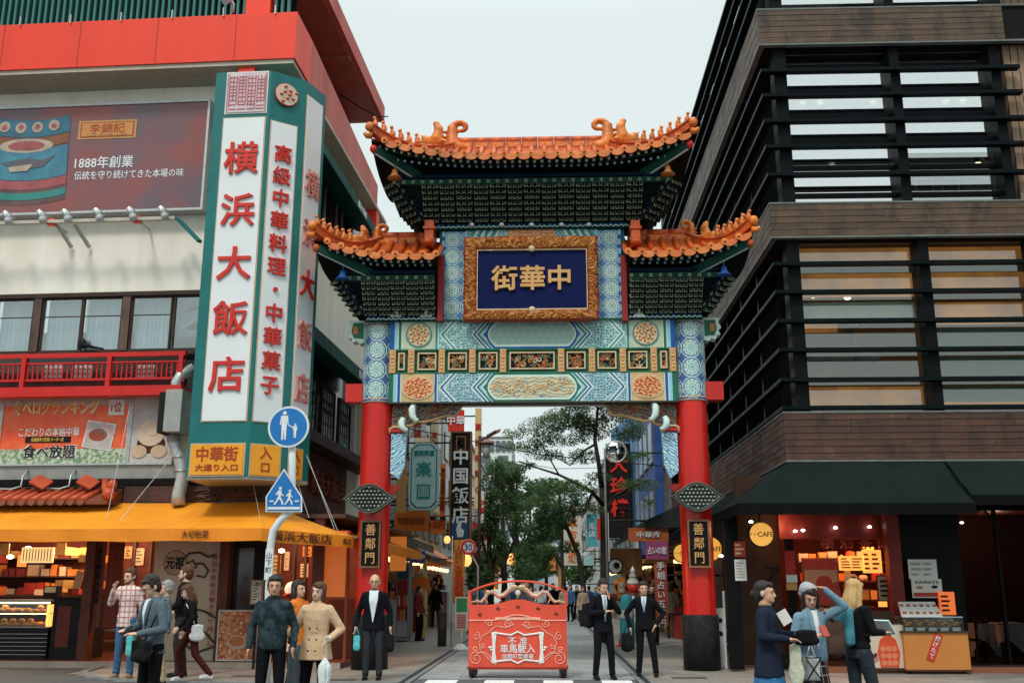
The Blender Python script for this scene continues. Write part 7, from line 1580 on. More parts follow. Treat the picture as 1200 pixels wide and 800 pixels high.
lp = thing('street_lamp',A(572,720,38) * Vector((1,1,0)),'ornate street lamp with a white glass lantern and winged cap','street lamp'); c = A(570,523,38); b = MB(); b.cyl((c.x - .25,38,0),(c.x - .25,38,c.z + .4),.06); b.m = 0; b.tube([(c.x - .25,38,c.z + .2),(c.x,38,c.z + .35),(c.x + .35,38,c.z + .6)],.04,6); b.part('pole',[BROWN],lp)
b = MB(); b.lathe([(.0,-.45),(.13,-.42),(.16,.1),(.13,.15),(0,.15)],c,12); b.part('glass_lantern',[paint('lantern_pale',(.55,.58,.55),None)],lp); b = MB(); b.lathe([(.0,.3),(.08,.28),(.28,.14),(.28,.1),(0,.12)],c,12); b.m = 0; b.prism([(0,0),(.5,.25),(.55,.38),(.25,.28),(0,.15)],c + Vector((0,0,.3)),XV,ZV,(0,.05,0)); b.part('cap',[paint('cap_brown',(.25,.12,.08),None)],lp)
cm = thing('convex_mirror',A(712,742,27) * Vector((1,1,0)),'round convex traffic mirror on a grey pole below the gate beam','mirror'); c = A(721.5,529,27); b = MB(); rows = []
for j in range(7): r = .27 * j / 6; rows.append([c + Vector((r * math.cos(a * math.pi / 14),-.07 * (1 - (j / 6) ** 2),r * math.sin(a * math.pi / 14))) for a in range(28)])
b.smooth = True; b.grid(rows,True); tm_ = NT('mirror_face'); b.part('mirror_face',[tm_.done((.75,.8,.8),.05,1.0)],cm)
b = MB(); b.tube([c + Vector((.28 * math.cos(a * math.pi / 14),0,.28 * math.sin(a * math.pi / 14))) for a in range(29)],.025,6,False); b.disc(c + Vector((0,.02,0)),.28,.05,(0,1,0),24); b.part('mirror_rim',[GALV],cm); b = MB(); b.tube([(c.x - .28,27.1,0),(c.x - .28,27.1,c.z + .1),(c.x,27.06,c.z)],.035,8); b.part('pole',[GALV],cm)
ic = thing('ice_cream_sign',A(742,735,30) * Vector((1,1,0)),'giant ice cream cone model beside the right shops','sign'); c = A(742,690,30); b = MB(); rows = [(0,.55),(.03,.5),(.09,.40),(.06,.38),(.14,.26),(.10,.24),(.18,.10),(.17,.02),(0,.02)]; b.lathe(rows,c + Vector((0,0,.1)),16); b.part('ice_cream',[paint('ice_white',(.75,.73,.66),None)],ic)
b = MB(); b.lathe([(0,-.1),(.12,-.1),(.19,.12),(0,.12)],c,16); b.part('cone',[SRED],ic); b = MB(); b.cyl((c.x,30,0),(c.x,30,c.z - .1),.05); b.part('stand',[SWHT],ic)
b = MB(); c = A(739,712,27); b.lathe([(0,0),(.17,0),(.19,.4),(.18,1.0),(.14,1.3),(0,1.35)],(c.x - .1,27,0.02),16); b.m = 1; b.lathe([(.19,.75),(.20,.8),(.19,.95)],(c.x - .1,27,.02),16); b.top('cyan_tub',[paint('tub_cyan',(.06,.42,.48),(.04,.30,.36)),SWHT],'cyan drinks tub behind the right suited man','tub')
tc_ = thing('traffic_cone',A(731,757,22.5) * Vector((1,1,0)),'red traffic cone between the two suited men','traffic cone'); c = G(731,757); b = MB(); b.lathe([(.0,.72),(.03,.72),(.14,.04),(0,.04)],c,16); b.part('cone',[paint('cone_red',(.70,.05,.03),(.5,.04,.03))],tc_); b = MB(); b.box(c.x - .2,c.x + .2,c.y - .2,c.y + .2,.012,.045); b.part('foot',[MATS['cone_red']],tc_)
for pts,Y,lab in ((((470,500),(800,548)),33,'long dark wire across the street just behind the gate beam'),(((556,600),(700,588)),39,'dark wire from the yellow sign to the main tree'),(((460,640),(560,652)),32,'low wire over the olive awning on the left'),(((560,560),(690,575)),44,'thin dark wire crossing the street under the trees, higher one'),(((575,585),(760,600)),50,'thin dark wire crossing the street under the trees, lower one'),(((600,540),(700,548)),60,'thin wire before the pale sky between the trees')):
 a_,c_ = A(*pts[0],Y),A(*pts[1],Y); b = MB(); b.tube([a_,a_.lerp(c_,.5) - Vector((0,0,.25)),c_],.02,4); b.top('overhead_wire',[INK],lab,'wire')
# ============================================================ TREES
def leaf_mat(name,c1,c2,c3):
 t = NT(name); oi = t.node('ShaderNodeNewGeometry'); r = E(t,oi.outputs['Random Per Island']); n = t.noise(1.4,3)
 col = t.mix(r,c1,c2); col = t.mix(n.ramp(.5,.7) * .6,col,c3)
 m = t.done(col,.6,spec=.2); tl = t.node('ShaderNodeBsdfTranslucent'); t.put(tl.inputs[0],col); ms = t.node('ShaderNodeMixShader'); ms.inputs[0].default_value = .45
 t.t.links.new(t.b.outputs[0],ms.inputs[1]); t.t.links.new(tl.outputs[0],ms.inputs[2]); t.t.links.new(ms.outputs[0],t.t.nodes['Material Output'].inputs[0]); return m
LF1 = leaf_mat('leaf_light',(.12,.21,.07),(.08,.15,.055),(.17,.24,.09)); LF2 = leaf_mat('leaf_dark',(.055,.12,.045),(.085,.155,.055),(.13,.19,.06))
BARK = paint('bark',(.045,.038,.032),(.025,.022,.02),.85,sc_=8,bump=.6)
def leaves(b,clumps,n,size,rg,flat=.6):
 tot = sum(r[0] * r[1] * r[2] for _,r in clumps)
 for c,r in clumps:
  c = Vector(c); k = int(n * (r[0] * r[1] * r[2]) / tot) + 20
  for i in range(k):
   d = Vector((rg.gauss(0,1),rg.gauss(0,1),rg.gauss(0,1))).normalized() * rg.random() ** .4
   p = c + Vector((d.x * r[0],d.y * r[1],d.z * r[2]))
   if mnoise.noise(p * 2.4) < -.02 - rg.random() * .25: continue
   u = Vector((rg.gauss(0,1),rg.gauss(0,1),rg.gauss(0,flat))).normalized(); v = u.cross(Vector((rg.gauss(0,.5),rg.gauss(0,.5),1))).normalized(); s_ = size * rg.uniform(.6,1.3)
   b.add([p - u * s_,p - v * s_ * .42,p + u * s_,p + v * s_ * .42],[(0,1,2,3)])
def tree(name,base,limbs,clumps,n,size,mat,label,seed=1):
 r2_ = random.Random(seed); t = thing(name,(base[0],base[1],0),label,'tree'); b = MB(); b.smooth = True
 for pts,r0,r1 in limbs:
  k = len(pts); b.tube(pts,[r0 + (r1 - r0) * i / (k - 1) for i in range(k)],8)
 b.part('trunk',[BARK],t); b = MB(); leaves(b,clumps,n,size,r2_); b.part('crown',[mat],t); return t
Y = 30; P = lambda x,y,dy=0: A(x,y,Y + dy)
c = P(708,735); base = Vector((c.x,Y,0))
limbs = [([base,P(708,690),P(708,640),P(707,600),P(706,570,.2)],.12,.085),([P(706,575,.2),P(702,545),P(697,515),P(700,485,.3),P(702,455)],.08,.03),
   ([P(707,592),P(694,576,-.4),P(676,566,-.6),P(655,556,-.5),P(630,548,-.3),P(608,540)],.065,.015),([P(698,520),P(684,528),P(668,545,.3),P(650,535,.3)],.04,.012),
   ([P(707,600),P(722,580,.5),P(744,568,.6),P(762,562,.6)],.055,.015),([P(694,576,-.4),P(684,600,-.6),P(668,598,-.8),P(648,600,-.9)],.035,.01),([P(699,500),P(680,488),P(662,492)],.03,.01),
   ([P(700,480),P(716,470),P(730,478)],.03,.01),([P(655,556,-.5),P(640,530,-.5),P(628,505,-.5)],.025,.008)]
cl = [(P(668,490,.3),(.95,.9,0.44)),(P(636,500,0),(.75,.7,0.31)),(P(618,524,0),(.65,.7,0.17)),(P(650,516,0),(.9,.8,0.20)),(P(690,500,.5),(.7,.9,0.51)),(P(605,508,.2),(.45,.6,0.17)),(P(640,533,.2),(.8,.8,0.15)),(P(612,545,.2),(.5,.6,0.14)),
  (P(665,572,-.5),(1.0,.9,0.27)),(P(636,586,-.6),(.7,.7,0.20)),(P(690,598,-.5),(.5,.6,0.20)),(P(748,568,.6),(.7,.7,0.20)),(P(735,505,.6),(.6,.7,0.37)),(P(720,480,.3),(.7,.8,0.37)),(P(757,590,.6),(.35,.5,0.17)),(P(680,458,0),(1.2,1.0,0.51)),(P(745,535,.6),(.5,.6,0.20)),(P(680,535,.2),(.6,.8,0.24)),(P(700,560,.2),(.5,.5,0.20))]
tree('street_tree',base,limbs,cl,36000,.044,LF1,'airy light green street tree with forked trunk right of the street centre',2)
Y = 44; c = P(683,712); base = Vector((c.x,Y,0))
tree('street_tree',base,[([base,P(684,690),P(678,650),P(666,622),P(657,600),P(655,570)],.13,.05),([P(666,622),P(640,600),P(628,590)],.05,.02)],
  [(P(650,605),(1.0,1.2,.6)),(P(630,625),(.8,1,.5)),(P(665,640),(.6,.8,.3)),(P(640,570),(1,1,.4)),(P(675,590),(.7,.9,.5))],7000,.085,leaf_mat('leaf_mid',(.05,.12,.045),(.035,.085,.035),(.09,.15,.05)),'leaning street tree with thin curved trunk behind the airy tree',3)
for i,(px,Y,top,w_,lab) in enumerate(((590,46,540,1.5,'dense dark street tree on the left, nearest the black sign'),(606,56,528,1.6,'dense dark street tree in the middle of the left row'),(622,70,560,2.0,'dense dark street tree farthest down the left row'),(574,41,560,.9,'small dark tree hard against the street lamp on the left'),(660,62,590,1.8,'dark green tree behind the leaning street tree'),(640,95,600,3.0,'far dark tree closing the view down the street'))):
 c = P(px,715); base = Vector((c.x,Y,0)); T = P(px,top); s_ = T.z
 lim = [([base,base + Vector((.05,0,s_ * .3)),base + Vector((-.05,0,s_ * .6)),base + Vector((0,0,s_ * .85))],.16 + .02 * i % .06,.05),([base + Vector((0,0,s_ * .35)),base + Vector((w_ * .5,.2,s_ * .6))],.07,.03),([base + Vector((0,0,s_ * .4)),base + Vector((-w_ * .5,.2,s_ * .65))],.07,.03)]
 r3_ = random.Random(40 + i); cl = []
 for k in range(11):
  f = r3_.random(); a = r3_.random() * 6.28; cl.append((base + Vector((w_ * .75 * math.cos(a) * (1 - f * .5),w_ * .6 * math.sin(a),s_ * (.30 + .66 * f))),(w_ * .42,w_ * .42,s_ * .08)))
 tree('street_tree',base,lim,cl,9000,.078 + .0009 * (Y - 40) * 2,LF2,lab,50 + i)
# ============================================================ PEOPLE
SK = {}
def skin(k):
 if k not in SK: c = {'a': (.62,.36,.24),'b': (.52,.28,.18),'c': (.66,.41,.30)}[k]; SK[k] = paint('skin_' + k,c,tuple(x * .82 for x in c),.5,sc_=8,bump=.05)
 return SK[k]
def cloth(name,c,c2=None,rough=.85,sc_=5):
 if name in MATS: return MATS[name]
 t = NT(name); mp = t.node('ShaderNodeMapping'); mp.inputs['Scale'].default_value = (1.6,1.6,1); mp.inputs['Rotation'].default_value = (.3,.5,0); t.put(mp.inputs[0],t.coord()); v = E(t,mp.outputs[0])
 fold = t.noise(7,4,v,.6); n1 = t.noise(sc_,4); fine = t.noise(160,2); ridge = (fold - .5).abs(); c2 = c2 or tuple(x * .62 for x in c)
 MATS[name] = t.done(t.mix(n1.ramp(.3,.7) * .25 + fine * .15,c,c2),rough,bump=ridge * 2.2 + fine * .15,bs=.6,bd=.03,spec=.08); return MATS[name]
def hairm(name,c,c2):
 t = NT(name); mp = t.node('ShaderNodeMapping'); mp.inputs['Scale'].default_value = (1,1,.10); t.put(mp.inputs[0],t.coord()); n = t.noise(90,4,E(t,mp.outputs[0]),.7); g = t.noise(12,3)
 MATS[name] = t.done(t.mix(n.ramp(.35,.65),c,c2),.45,bump=n + g * .5,bs=1,bd=.012,spec=.3); return MATS[name]
HAIRB = hairm('hair_black',(.016,.013,.012),(.03,.024,.02)); HAIRN = hairm('hair_brown',(.11,.045,.022),(.06,.025,.014))
HAIRG = hairm('hair_grey',(.36,.35,.34),(.18,.18,.18)); HAIRY = hairm('hair_blond',(.62,.40,.16),(.36,.20,.08))
def rings_default(hem,kind):
 if kind == 'coat': r = [(hem,.235,.17),(hem + .2,.200,.145),(1.05,.165,.115),(1.25,.18,.125),(1.36,.185,.115),(1.42,.14,.085),(1.47,.065,.065)]
 elif kind == 'slim': r = [(hem,.165,.115),(1.05,.135,.098),(1.25,.155,.12),(1.36,.165,.10),(1.42,.12,.075),(1.46,.055,.055)]
 elif kind == 'knit': r = [(hem,.165,.115),(hem + .05,.185,.13),(1.08,.178,.125),(1.25,.185,.128),(1.36,.18,.11),(1.42,.13,.085),(1.48,.072,.072)]
 else: r = [(hem,.182,.125),(1.03,.162,.112),(1.12,.158,.110),(1.27,.176,.122),(1.37,.18,.105),(1.425,.13,.08),(1.47,.066,.066)]
 return r
def person(px,Y,head,face,label,top,bottom,kind='jacket',hem=.82,sk='a',hair=('short',None),pose=None,lean=0,headrot=(0,0,0),shirt=None,tie=None,skirt=None,skirtmat=None,shoes=None,plaid=None,glasses=False,group=None,width=1.0,x=None,sleeve=1.0,beard=False,collar=None,buttons=None):
 pose = pose or {}; g = A(px,690,Y) if x is None else Vector((x,Y,0)); Hh = A(px,head,Y).z; s_ = Hh / 1.74
 t = thing('person',(0,0,0),label,'person',group); ORG[t.name] = Vector((0,0,0))
 J = dict(sl=(-.172,0,1.375),sr=(.172,0,1.375),el=(-.235,.04,1.11),er=(.235,.04,1.11),wl=(-.265,-.05,.87),wr=(.265,-.05,.87),hl=(-.09,0,.90),hr=(.09,0,.90),kl=(-.105,-.02,.49),kr=(.105,-.02,.49),al=(-.115,.03,.09),ar=(.115,.03,.09),fl=(0,-1,0),fr=(0,-1,0),dl=None,dr=None)
 rq = random.Random(int(px * 7) + int(Y * 3)); J.update({k: tuple(v[i] + rq.uniform(-.018,.018) for i in range(3)) for k,v in J.items() if k in ('el','er','wl','wr','kl','kr')}); J.update(pose); J = {k: (Vector(v) if v is not None else None) for k,v in J.items()}
 LM = Matrix.Translation((0,0,.92)) @ Matrix.Rotation(R(lean),4,'X') @ Matrix.Translation((0,0,-.92))
 W = lambda p: (LM @ Vector(p)) if Vector(p).z > .92 or True else Vector(p)
 U_ = {k: LM @ J[k] for k in ('sl','sr','el','er','wl','wr')}
 HM = LM @ Matrix.Translation((0,0,1.50)) @ Matrix.Rotation(R(headrot[2]),4,'Z') @ Matrix.Rotation(R(headrot[0]),4,'X') @ Matrix.Rotation(R(headrot[1]),4,'Y') @ Matrix.Translation((0,0,-.03)) @ Matrix.Scale(1.09,4) @ Matrix.Translation((0,0,-1.50)); H3 = HM.to_3x3(); hp = lambda *p: HM @ Vector(p)
 def hand(w_,e_,side,dv):
  d = (dv.normalized() if dv is not None else (w_ - e_).normalized()); a = Vector((0,-1,0)) - d * Vector((0,-1,0)).dot(d)
  if a.length < .3: a = Vector((0,0,1)) - d * d.z
  a.normalize(); c = d.cross(a) * side; M = Matrix((a,c,d)).transposed(); out = [('e',w_ + d * .045,(.040,.018,.052),M),('t',w_ - d * .03,w_ + d * .03,.027,.025)]
  for i,(o_,L_) in enumerate(((.029,.062),(.0095,.072),(-.0095,.068),(-.028,.054))):
   p0 = w_ + d * .082 + a * o_; p1 = p0 + d * L_ * .5 + c * .008; p2 = p1 + d * L_ * .42 + c * .022; out += [('t',p0,p1,.0095,.009),('t',p1,p2,.009,.0075)]
  q = w_ + d * .03 + a * .032; out += [('t',q,q + d * .032 + a * .026,.012,.011),('t',q + d * .032 + a * .026,q + d * .064 + a * .030 + c * .01,.011,.009)]
  return out
 body = [('e',hp(0,.008,1.640),(.077,.094,.092),H3),('e',hp(0,-.026,1.585),(.060,.070,.084),H3),('t',hp(0,-.090,1.615),hp(0,-.108,1.582),.011,.014),('e',hp(0,-.072,1.535),(.030,.026,.022),H3),('e',hp(0,-.088,1.553),(.024,.010,.010),H3),
   ('e',hp(-.079,.005,1.60),(.012,.02,.032),H3),('e',hp(.079,.005,1.60),(.012,.02,.032),H3),('e',hp(0,-.082,1.632),(.05,.016,.010),H3),('t',W((0,.012,1.40)),hp(0,.008,1.56),.064,.057),
   ('l',[(W((0,0,z)),rx * .86,ry * .86) for z,rx,ry in rings_default(.9,'slim')]),
   ('t',U_['sl'],U_['el'],.042,.038),('t',U_['el'],U_['wl'],.036,.027),('t',U_['sr'],U_['er'],.042,.038),('t',U_['er'],U_['wr'],.038,.028),
   ('e',(0,0,.93),(.15,.10,.1)),('t',J['hl'],J['kl'],.075,.055),('t',J['kl'],J['al'],.055,.036),('t',J['hr'],J['kr'],.075,.055),('t',J['kr'],J['ar'],.055,.036)]
 for q in ('l','r'): f = J['f' + q].normalized(); a_ = J['a' + q]; body.append(('t',a_ + Vector((0,0,-.04)),a_ + f * .13 + Vector((0,0,-.055)),.034,.026))
 body += hand(U_['wl'],U_['el'],1,J['dl']) + hand(U_['wr'],U_['er'],-1,J['dr'])
 bo = addmesh('body',blob(body,.0105,3),skin(sk),t)
 b = MB(); b.m = 0
 for sx in (-1,1): b.ball(hp(sx * .029,-.083,1.612),(.0115,.0075,.0048),8,5,H3)
 b.m = 1
 for sx in (-1,1): b.ball(hp(sx * .029,-.0895,1.612),(.0055,.005,.0048),8,5,H3)
 o_ = b.part('eye',[paint('eye_white',(.38,.34,.31),None),INK],t); b = MB()
 for sx in (-1,1): b.tube([hp(sx * .014,-.096,1.634),hp(sx * .03,-.096,1.638),hp(sx * .046,-.086,1.632)],[.0045,.005,.003],5)
 b.part('eyebrow',[HAIRB if hair[1] is not HAIRG else HAIRG],t); b = MB(); b.tube([hp(-.022,-.090,1.555),hp(-.008,-.0975,1.556),hp(.008,-.0975,1.556),hp(.022,-.090,1.555)],[.003,.006,.006,.003],6); b.part('mouth',[paint('lip_' + sk,(.36,.10,.08),None)],t)
 if glasses:
  b = MB()
  for sx in (-1,1): b.tube([hp(sx * .031 + .023 * math.cos(k * math.pi / 6),-.100,1.611 + .017 * math.sin(k * math.pi / 6)) for k in range(13)],.0025,4); b.tube([hp(sx * .054,-.1,1.615),hp(sx * .08,-.01,1.618)],.0025,4)
  b.tube([hp(-.008,-.1,1.613),hp(.008,-.1,1.613)],.0025,4); b.part('glasses',[DMET],t)
 st,hm = hair
 if st:
  hpz = [('e',hp(0,.022,1.662),(.086,.094,.082),H3),('e',hp(0,.040,1.61),(.082,.072,.095),H3),('e',hp(0,-.045,1.695),(.062,.045,.030),H3)]
  if st in ('short','thick'):
   for k in range(14 if st == 'thick' else 8): a = k * 2.4; q = .055; hpz.append(('e',hp(q * math.cos(a) * .95,.015 + q * math.sin(a),1.706 - .014 * (k % 3)),(.03,.03,.026 if st == 'thick' else .016),H3))
   hpz.append(('e',hp(.005,.02,1.722),(.055,.06,.034),H3))
   for sx in (-1,1): hpz.append(('e',hp(sx * .074,-.012,1.635),(.014,.026,.035),H3))
  if st == 'sides': hpz = [('e',hp(0,.050,1.60),(.080,.058,.06),H3)] + [('e',hp(sx * .074,.02,1.615),(.013,.04,.035),H3) for sx in (-1,1)]
  if st == 'bob': hpz += [('t',hp(sx * .073,-.012,1.66),hp(sx * .078,-.008,1.52),.026,.030) for sx in (-1,1)] + [('e',hp(0,.05,1.55),(.085,.055,.085),H3),('e',hp(.02,-.070,1.675),(.05,.02,.025),H3)]
  if st == 'long': hpz += [('t',hp(sx * .074,.005,1.66),hp(sx * .085,.005,1.42),.026,.034) for sx in (-1,1)] + [('e',hp(0,.065,1.50),(.095,.055,.17),H3),('e',hp(.02,-.070,1.675),(.05,.02,.022),H3)]
  if st == 'bun': hpz += [('e',hp(0,.115,1.60),(.045,.045,.045),H3),('e',hp(0,-.066,1.68),(.05,.02,.02),H3)]
  addmesh('hair',blob(hpz,.0105,2),hm,t)
 if beard: addmesh('beard',blob([('e',hp(0,-.062,1.528),(.045,.032,.022),H3),('t',hp(-.055,-.02,1.56),hp(-.03,-.07,1.52),.014,.014),('t',hp(.055,-.02,1.56),hp(.03,-.07,1.52),.014,.014)],.0105,1),HAIRN,t)
 rr = rings_default(hem,kind); R_ = [(z,rx * width,ry * (1 + (width - 1) * .6)) for z,rx,ry in rr]
 gr = [('l',[(W((0,0,z)),rx,ry) for z,rx,ry in R_])]
 for a_,e_,w_ in (('sl','el','wl'),('sr','er','wr')):
  S0,E0,W0 = U_[a_],U_[e_],U_[w_]; kf = {'coat': 1.04,'knit': 1.0,'slim': .92}.get(kind,.97); We = E0.lerp(W0,.93 * sleeve)
  gr += [('e',S0 - (S0 - W((0,0,1.36))) * .12,(.068,.070,.062)),('t',S0 - Vector((S0.x * .08,0,.01)),E0,.070 * kf,.054 * kf),('t',E0,We,.053 * kf,.043 * kf)]
  for k in range(3): f = .3 + k * .22; q = E0.lerp(We,f); gr.append(('e',q + Vector((.008 * (-1) ** k,.008,0)),(.050 * kf,.052 * kf,.02)))
 rgp = random.Random(int(px))
 for k in range(10): z = rgp.uniform(hem + .05,1.25); a = rgp.uniform(0,6.28); rx,ry = .165 * width,.11; gr.append(('t',W((rx * math.cos(a),ry * math.sin(a),z)),W((rx * math.cos(a + .5) * .97,ry * math.sin(a + .5) * .97,z + rgp.uniform(-.1,.1))),.018,.012))
 tm = blob(gr,.0125,4); to = addmesh({'coat': 'coat','knit': 'sweater','slim': 'shirt'}.get(kind,'jacket'),tm,top,t)
 def prof(z):
  for i in range(len(R_) - 1):
   if R_[i][0] <= z <= R_[i + 1][0]: f = (z - R_[i][0]) / (R_[i + 1][0] - R_[i][0]); return R_[i][1] * (1 - f) + R_[i + 1][1] * f,R_[i][2] * (1 - f) + R_[i + 1][2] * f
  return R_[-1][1],R_[-1][2]
 def patch(name,fa,fb,z0,z1,off,mat,n=12,m=6):
  rows = []
  for i in range(n + 1):
   z = z0 + (z1 - z0) * i / n; rx,ry = prof(z); row = []
   for j in range(m + 1):
    xx = fa(z) + (fb(z) - fa(z)) * j / m; q = max(.05,1 - (xx / rx) ** 2) ** .5; row.append(W((xx,-(ry * q + off),z)))
   rows.append(row)
  b = MB(); b.smooth = True; b.grid(rows); b.grid([[p + Vector((0,.012,0)) for p in r] for r in reversed(rows)]); return b.part(name,[mat],t)
 if shirt:
  zb = shirt[1]; wv = shirt[2]
  patch('shirt_front',lambda z: -wv * max(0,min(1,(z - zb) / (1.44 - zb) * 1.2 + .12)),lambda z: wv * max(0,min(1,(z - zb) / (1.44 - zb) * 1.2 + .12)),zb,1.452,.010,shirt[0])
  for sx in (-1,1):
   wf = lambda z: wv * max(0,min(1,(z - zb) / (1.44 - zb) * 1.2 + .12)); patch('lapel',lambda z: sx * wf(z) + (-.006 if sx > 0 else -.040 * min(1,(z - zb) * 6)),lambda z: sx * wf(z) + (.040 * min(1,(z - zb) * 6) if sx > 0 else .006),zb,1.43,.020,top)
 if tie: patch('tie',lambda z: -.022 + .010 * (z > 1.38),lambda z: .022 - .010 * (z > 1.38),shirt[1] + .02,1.44,.020,tie,m=2)
 if collar: addmesh('collar',blob([('t',W((.06 * math.cos(a),.055 * math.sin(a) + .005,1.465)),W((.06 * math.cos(a + .5),.055 * math.sin(a + .5) + .005,1.465)),.022,.022) for a in [k * .5 for k in range(13)]],.0115,1),collar,t)
 if buttons:
  b = MB()
  for z in (hem + .12,hem + .26,hem + .40):
   for sx in (-1,1): rx,ry = prof(z); b.disc(W((sx * .05,-(ry * .96),z)),.012,.006,n=8)
  b.part('button',[BROWN],t,kind='stuff')
 if skirt:
  z0,wd,fl = skirt; rows = []; b = MB(); b.smooth = True
  for i in range(13):
   z = 1.0 + (z0 - 1.0) * i / 12; f = i / 12; rows.append([Vector(((.135 + (wd - .135) * f) * math.cos(a) * (1 + .07 * f * math.sin(a * 7)),(.105 + (wd * .85 - .105) * f) * math.sin(a) * (1 + .07 * f * math.sin(a * 7)) + fl * f,z)) for a in [2 * math.pi * k / 40 for k in range(40)]])
  b.grid(rows,True); b.part('skirt',[skirtmat],t)
 if bottom:
  tr = [('l',[((0,0,.84),.155,.115),((0,0,.92),.155,.115),((0,0,1.0),.14,.10)])]
  for q in ('l','r'):
   h_,k_,a_ = J['h' + q],J['k' + q],J['a' + q]; tr += [('t',h_,k_,.092,.068),('t',k_,a_ + Vector((0,0,-.005)),.066,.056),('e',a_ + Vector((0,-.01,.02)),(.06,.065,.025)),('e',k_ + Vector((0,-.015,.02)),(.06,.055,.03)),('e',k_.lerp(a_,.55) + Vector((.01,0,0)),(.062,.062,.02))]
  addmesh('trousers',blob(tr,.0125,3),bottom,t)
 shm = shoes or paint('shoe_black',(.015,.014,.014),None,.3)
 for q in ('l','r'):
  f = J['f' + q].normalized(); a_ = J['a' + q]; M = Matrix.Rotation(math.atan2(f.x,-f.y),3,'Z'); c = Vector((a_.x,a_.y,a_.z - .045)) + f * .06
  addmesh('shoe',blob([('e',c + Vector((0,0,-.005)),(.046,.135,.042),M),('e',c - f * .06 + Vector((0,0,.02)),(.042,.06,.05),M),('b',c + Vector((0,0,-.034)),(.085,.25,.018),M)],.0105,2),shm,t)
 t.location = (g.x,Y,.012); t.rotation_euler = (0,0,R(face)); t.scale = (s_,s_,s_); t['h'] = 0; del t['h']
 Mw = Matrix.Translation((g.x,Y,.012)) @ Matrix.Rotation(R(face),4,'Z') @ Matrix.Scale(s_,4)
 return t,(lambda *p: Mw @ Vector(p)),(lambda k: Mw @ U_[k]),Mw
def plaid_mat(name,base,c1,c2,sz):
 t = NT(name); v = t.coord(); n = t.node('ShaderNodeSeparateXYZ'); t.put(n.inputs[0],v); X_,Z_ = E(t,n.outputs[0]),E(t,n.outputs[2]); Y_ = E(t,n.outputs[1])
 a = ((X_ + Y_ * .8) / sz).fr(); b_ = (Z_ / sz).fr(); col = t.mix(a.lt(.35) * .6,base,c1); col = t.mix(b_.lt(.35) * .6,col,c1); col = t.mix((a - .18).abs().lt(.05),col,c2); col = t.mix((b_ - .18).abs().lt(.05),col,c2)
 return t.done(col,.85,bump=t.noise(60,2),bs=.2,spec=.05)
BLACKW = cloth('wool_black',(.006,.006,.007),(.011,.011,.013)); SUIT = cloth('suit_black',(.007,.008,.011),(.004,.004,.006)); GREYT = cloth('trouser_charcoal',(.035,.038,.043),(.02,.022,.026))
SHW = cloth('shirt_white',(.66,.70,.74),(.52,.57,.62),.7); BEIGE = cloth('coat_beige',(.58,.40,.25),(.44,.29,.17))
# --- front left group
old,f,j,M = person(439,17.65,672,3,'bald old man in black jacket, pale shirt and glasses standing before the left red post',SUIT,GREYT,hem=.80,hair=('sides',HAIRG),shirt=(SHW,.93,.082),glasses=True,width=1.08,pose=dict(el=(-.27,.05,1.10),er=(.27,.05,1.10),wl=(-.29,-.04,.86),wr=(.29,-.04,.86)))
def bag(name,c,size,mat,label,cat='bag',strap=None,rz=0,soft=.02,handle=True):
 c = Vector(c); t = thing(name,c - Vector((0,0,size[2] / 2)),label,cat); M_ = Matrix.Rotation(R(rz),3,'Z'); w_,d_,h_ = size
 pr = [('b',c,(w_ * .86,d_ * .7,h_ * .86),M_),('e',c - Vector((0,0,h_ * .2)),(w_ * .5,d_ * .52,h_ * .32),M_),('e',c + Vector((0,0,h_ * .2)),(w_ * .47,d_ * .40,h_ * .28),M_)]
 me = blob(pr,max(.010,min(size) / 8),5);
 me.transform(Matrix.Translation(-ORG[t.name])); addmesh('bag_body',me,mat,t)
 if strap: b = MB(); b.tube([Vector(p) for p in strap],.010,6); b.part('strap',[mat],t)
 elif handle: b = MB(); b.tube([c + M_ @ Vector((-w_ * .25,0,h_ * .45)),c + Vector((0,0,h_ * .45 + .13)),c + M_ @ Vector((w_ * .25,0,h_ * .45))],.010,6); b.part('handle',[mat],t)
 return t
CYAN = cloth('cyan_plastic',(.10,.48,.50),(.06,.36,.38),.4)
p = j('wl'); bag('shopping_bag',p + Vector((.03,-.04,-.26)),(.13,.07,.26),CYAN,'small cyan bag in the hand of the bald old man')
p = j('wr'); bag('briefcase',p + Vector((.0,.0,-.26)),(.16,.12,.30),cloth('bag_black',(.012,.012,.012)),'black briefcase held at the side of the bald old man')
CAMO = NT('camo_knit'); n_ = CAMO.noise(9,3); CAMO = CAMO.done(CAMO.mix(n_.ramp(.42,.58),(.012,.022,.028),(.035,.055,.060)),.85,bump=n_,bs=.3,spec=.05)
man4,f,j,M = person(322,11.9,674,8,'black haired man in dark patterned jacket standing left of the beige coat woman',CAMO,BLACKW,'knit',hem=.86,hair=('thick',HAIRB),collar=CAMO,sk='b',headrot=(0,0,4),pose=dict(el=(-.26,.06,1.12),er=(.26,.06,1.12),wl=(-.27,.0,.87),wr=(.26,-.06,.88)))
w5,f,j,M = person(373,12.25,681,-8,'woman with brown bob in beige double breasted coat holding a white umbrella',BEIGE,BLACKW,'coat',hem=.74,hair=('bob',HAIRN),collar=BEIGE,sk='c',headrot=(0,4,-6),buttons=True,pose=dict(el=(-.28,.02,1.15),wl=(-.40,-.16,1.02),dl=(-.5,-.4,-.5),er=(.32,.06,1.12),wr=(.20,-.16,.98),dr=(-.2,-.3,-.9)))
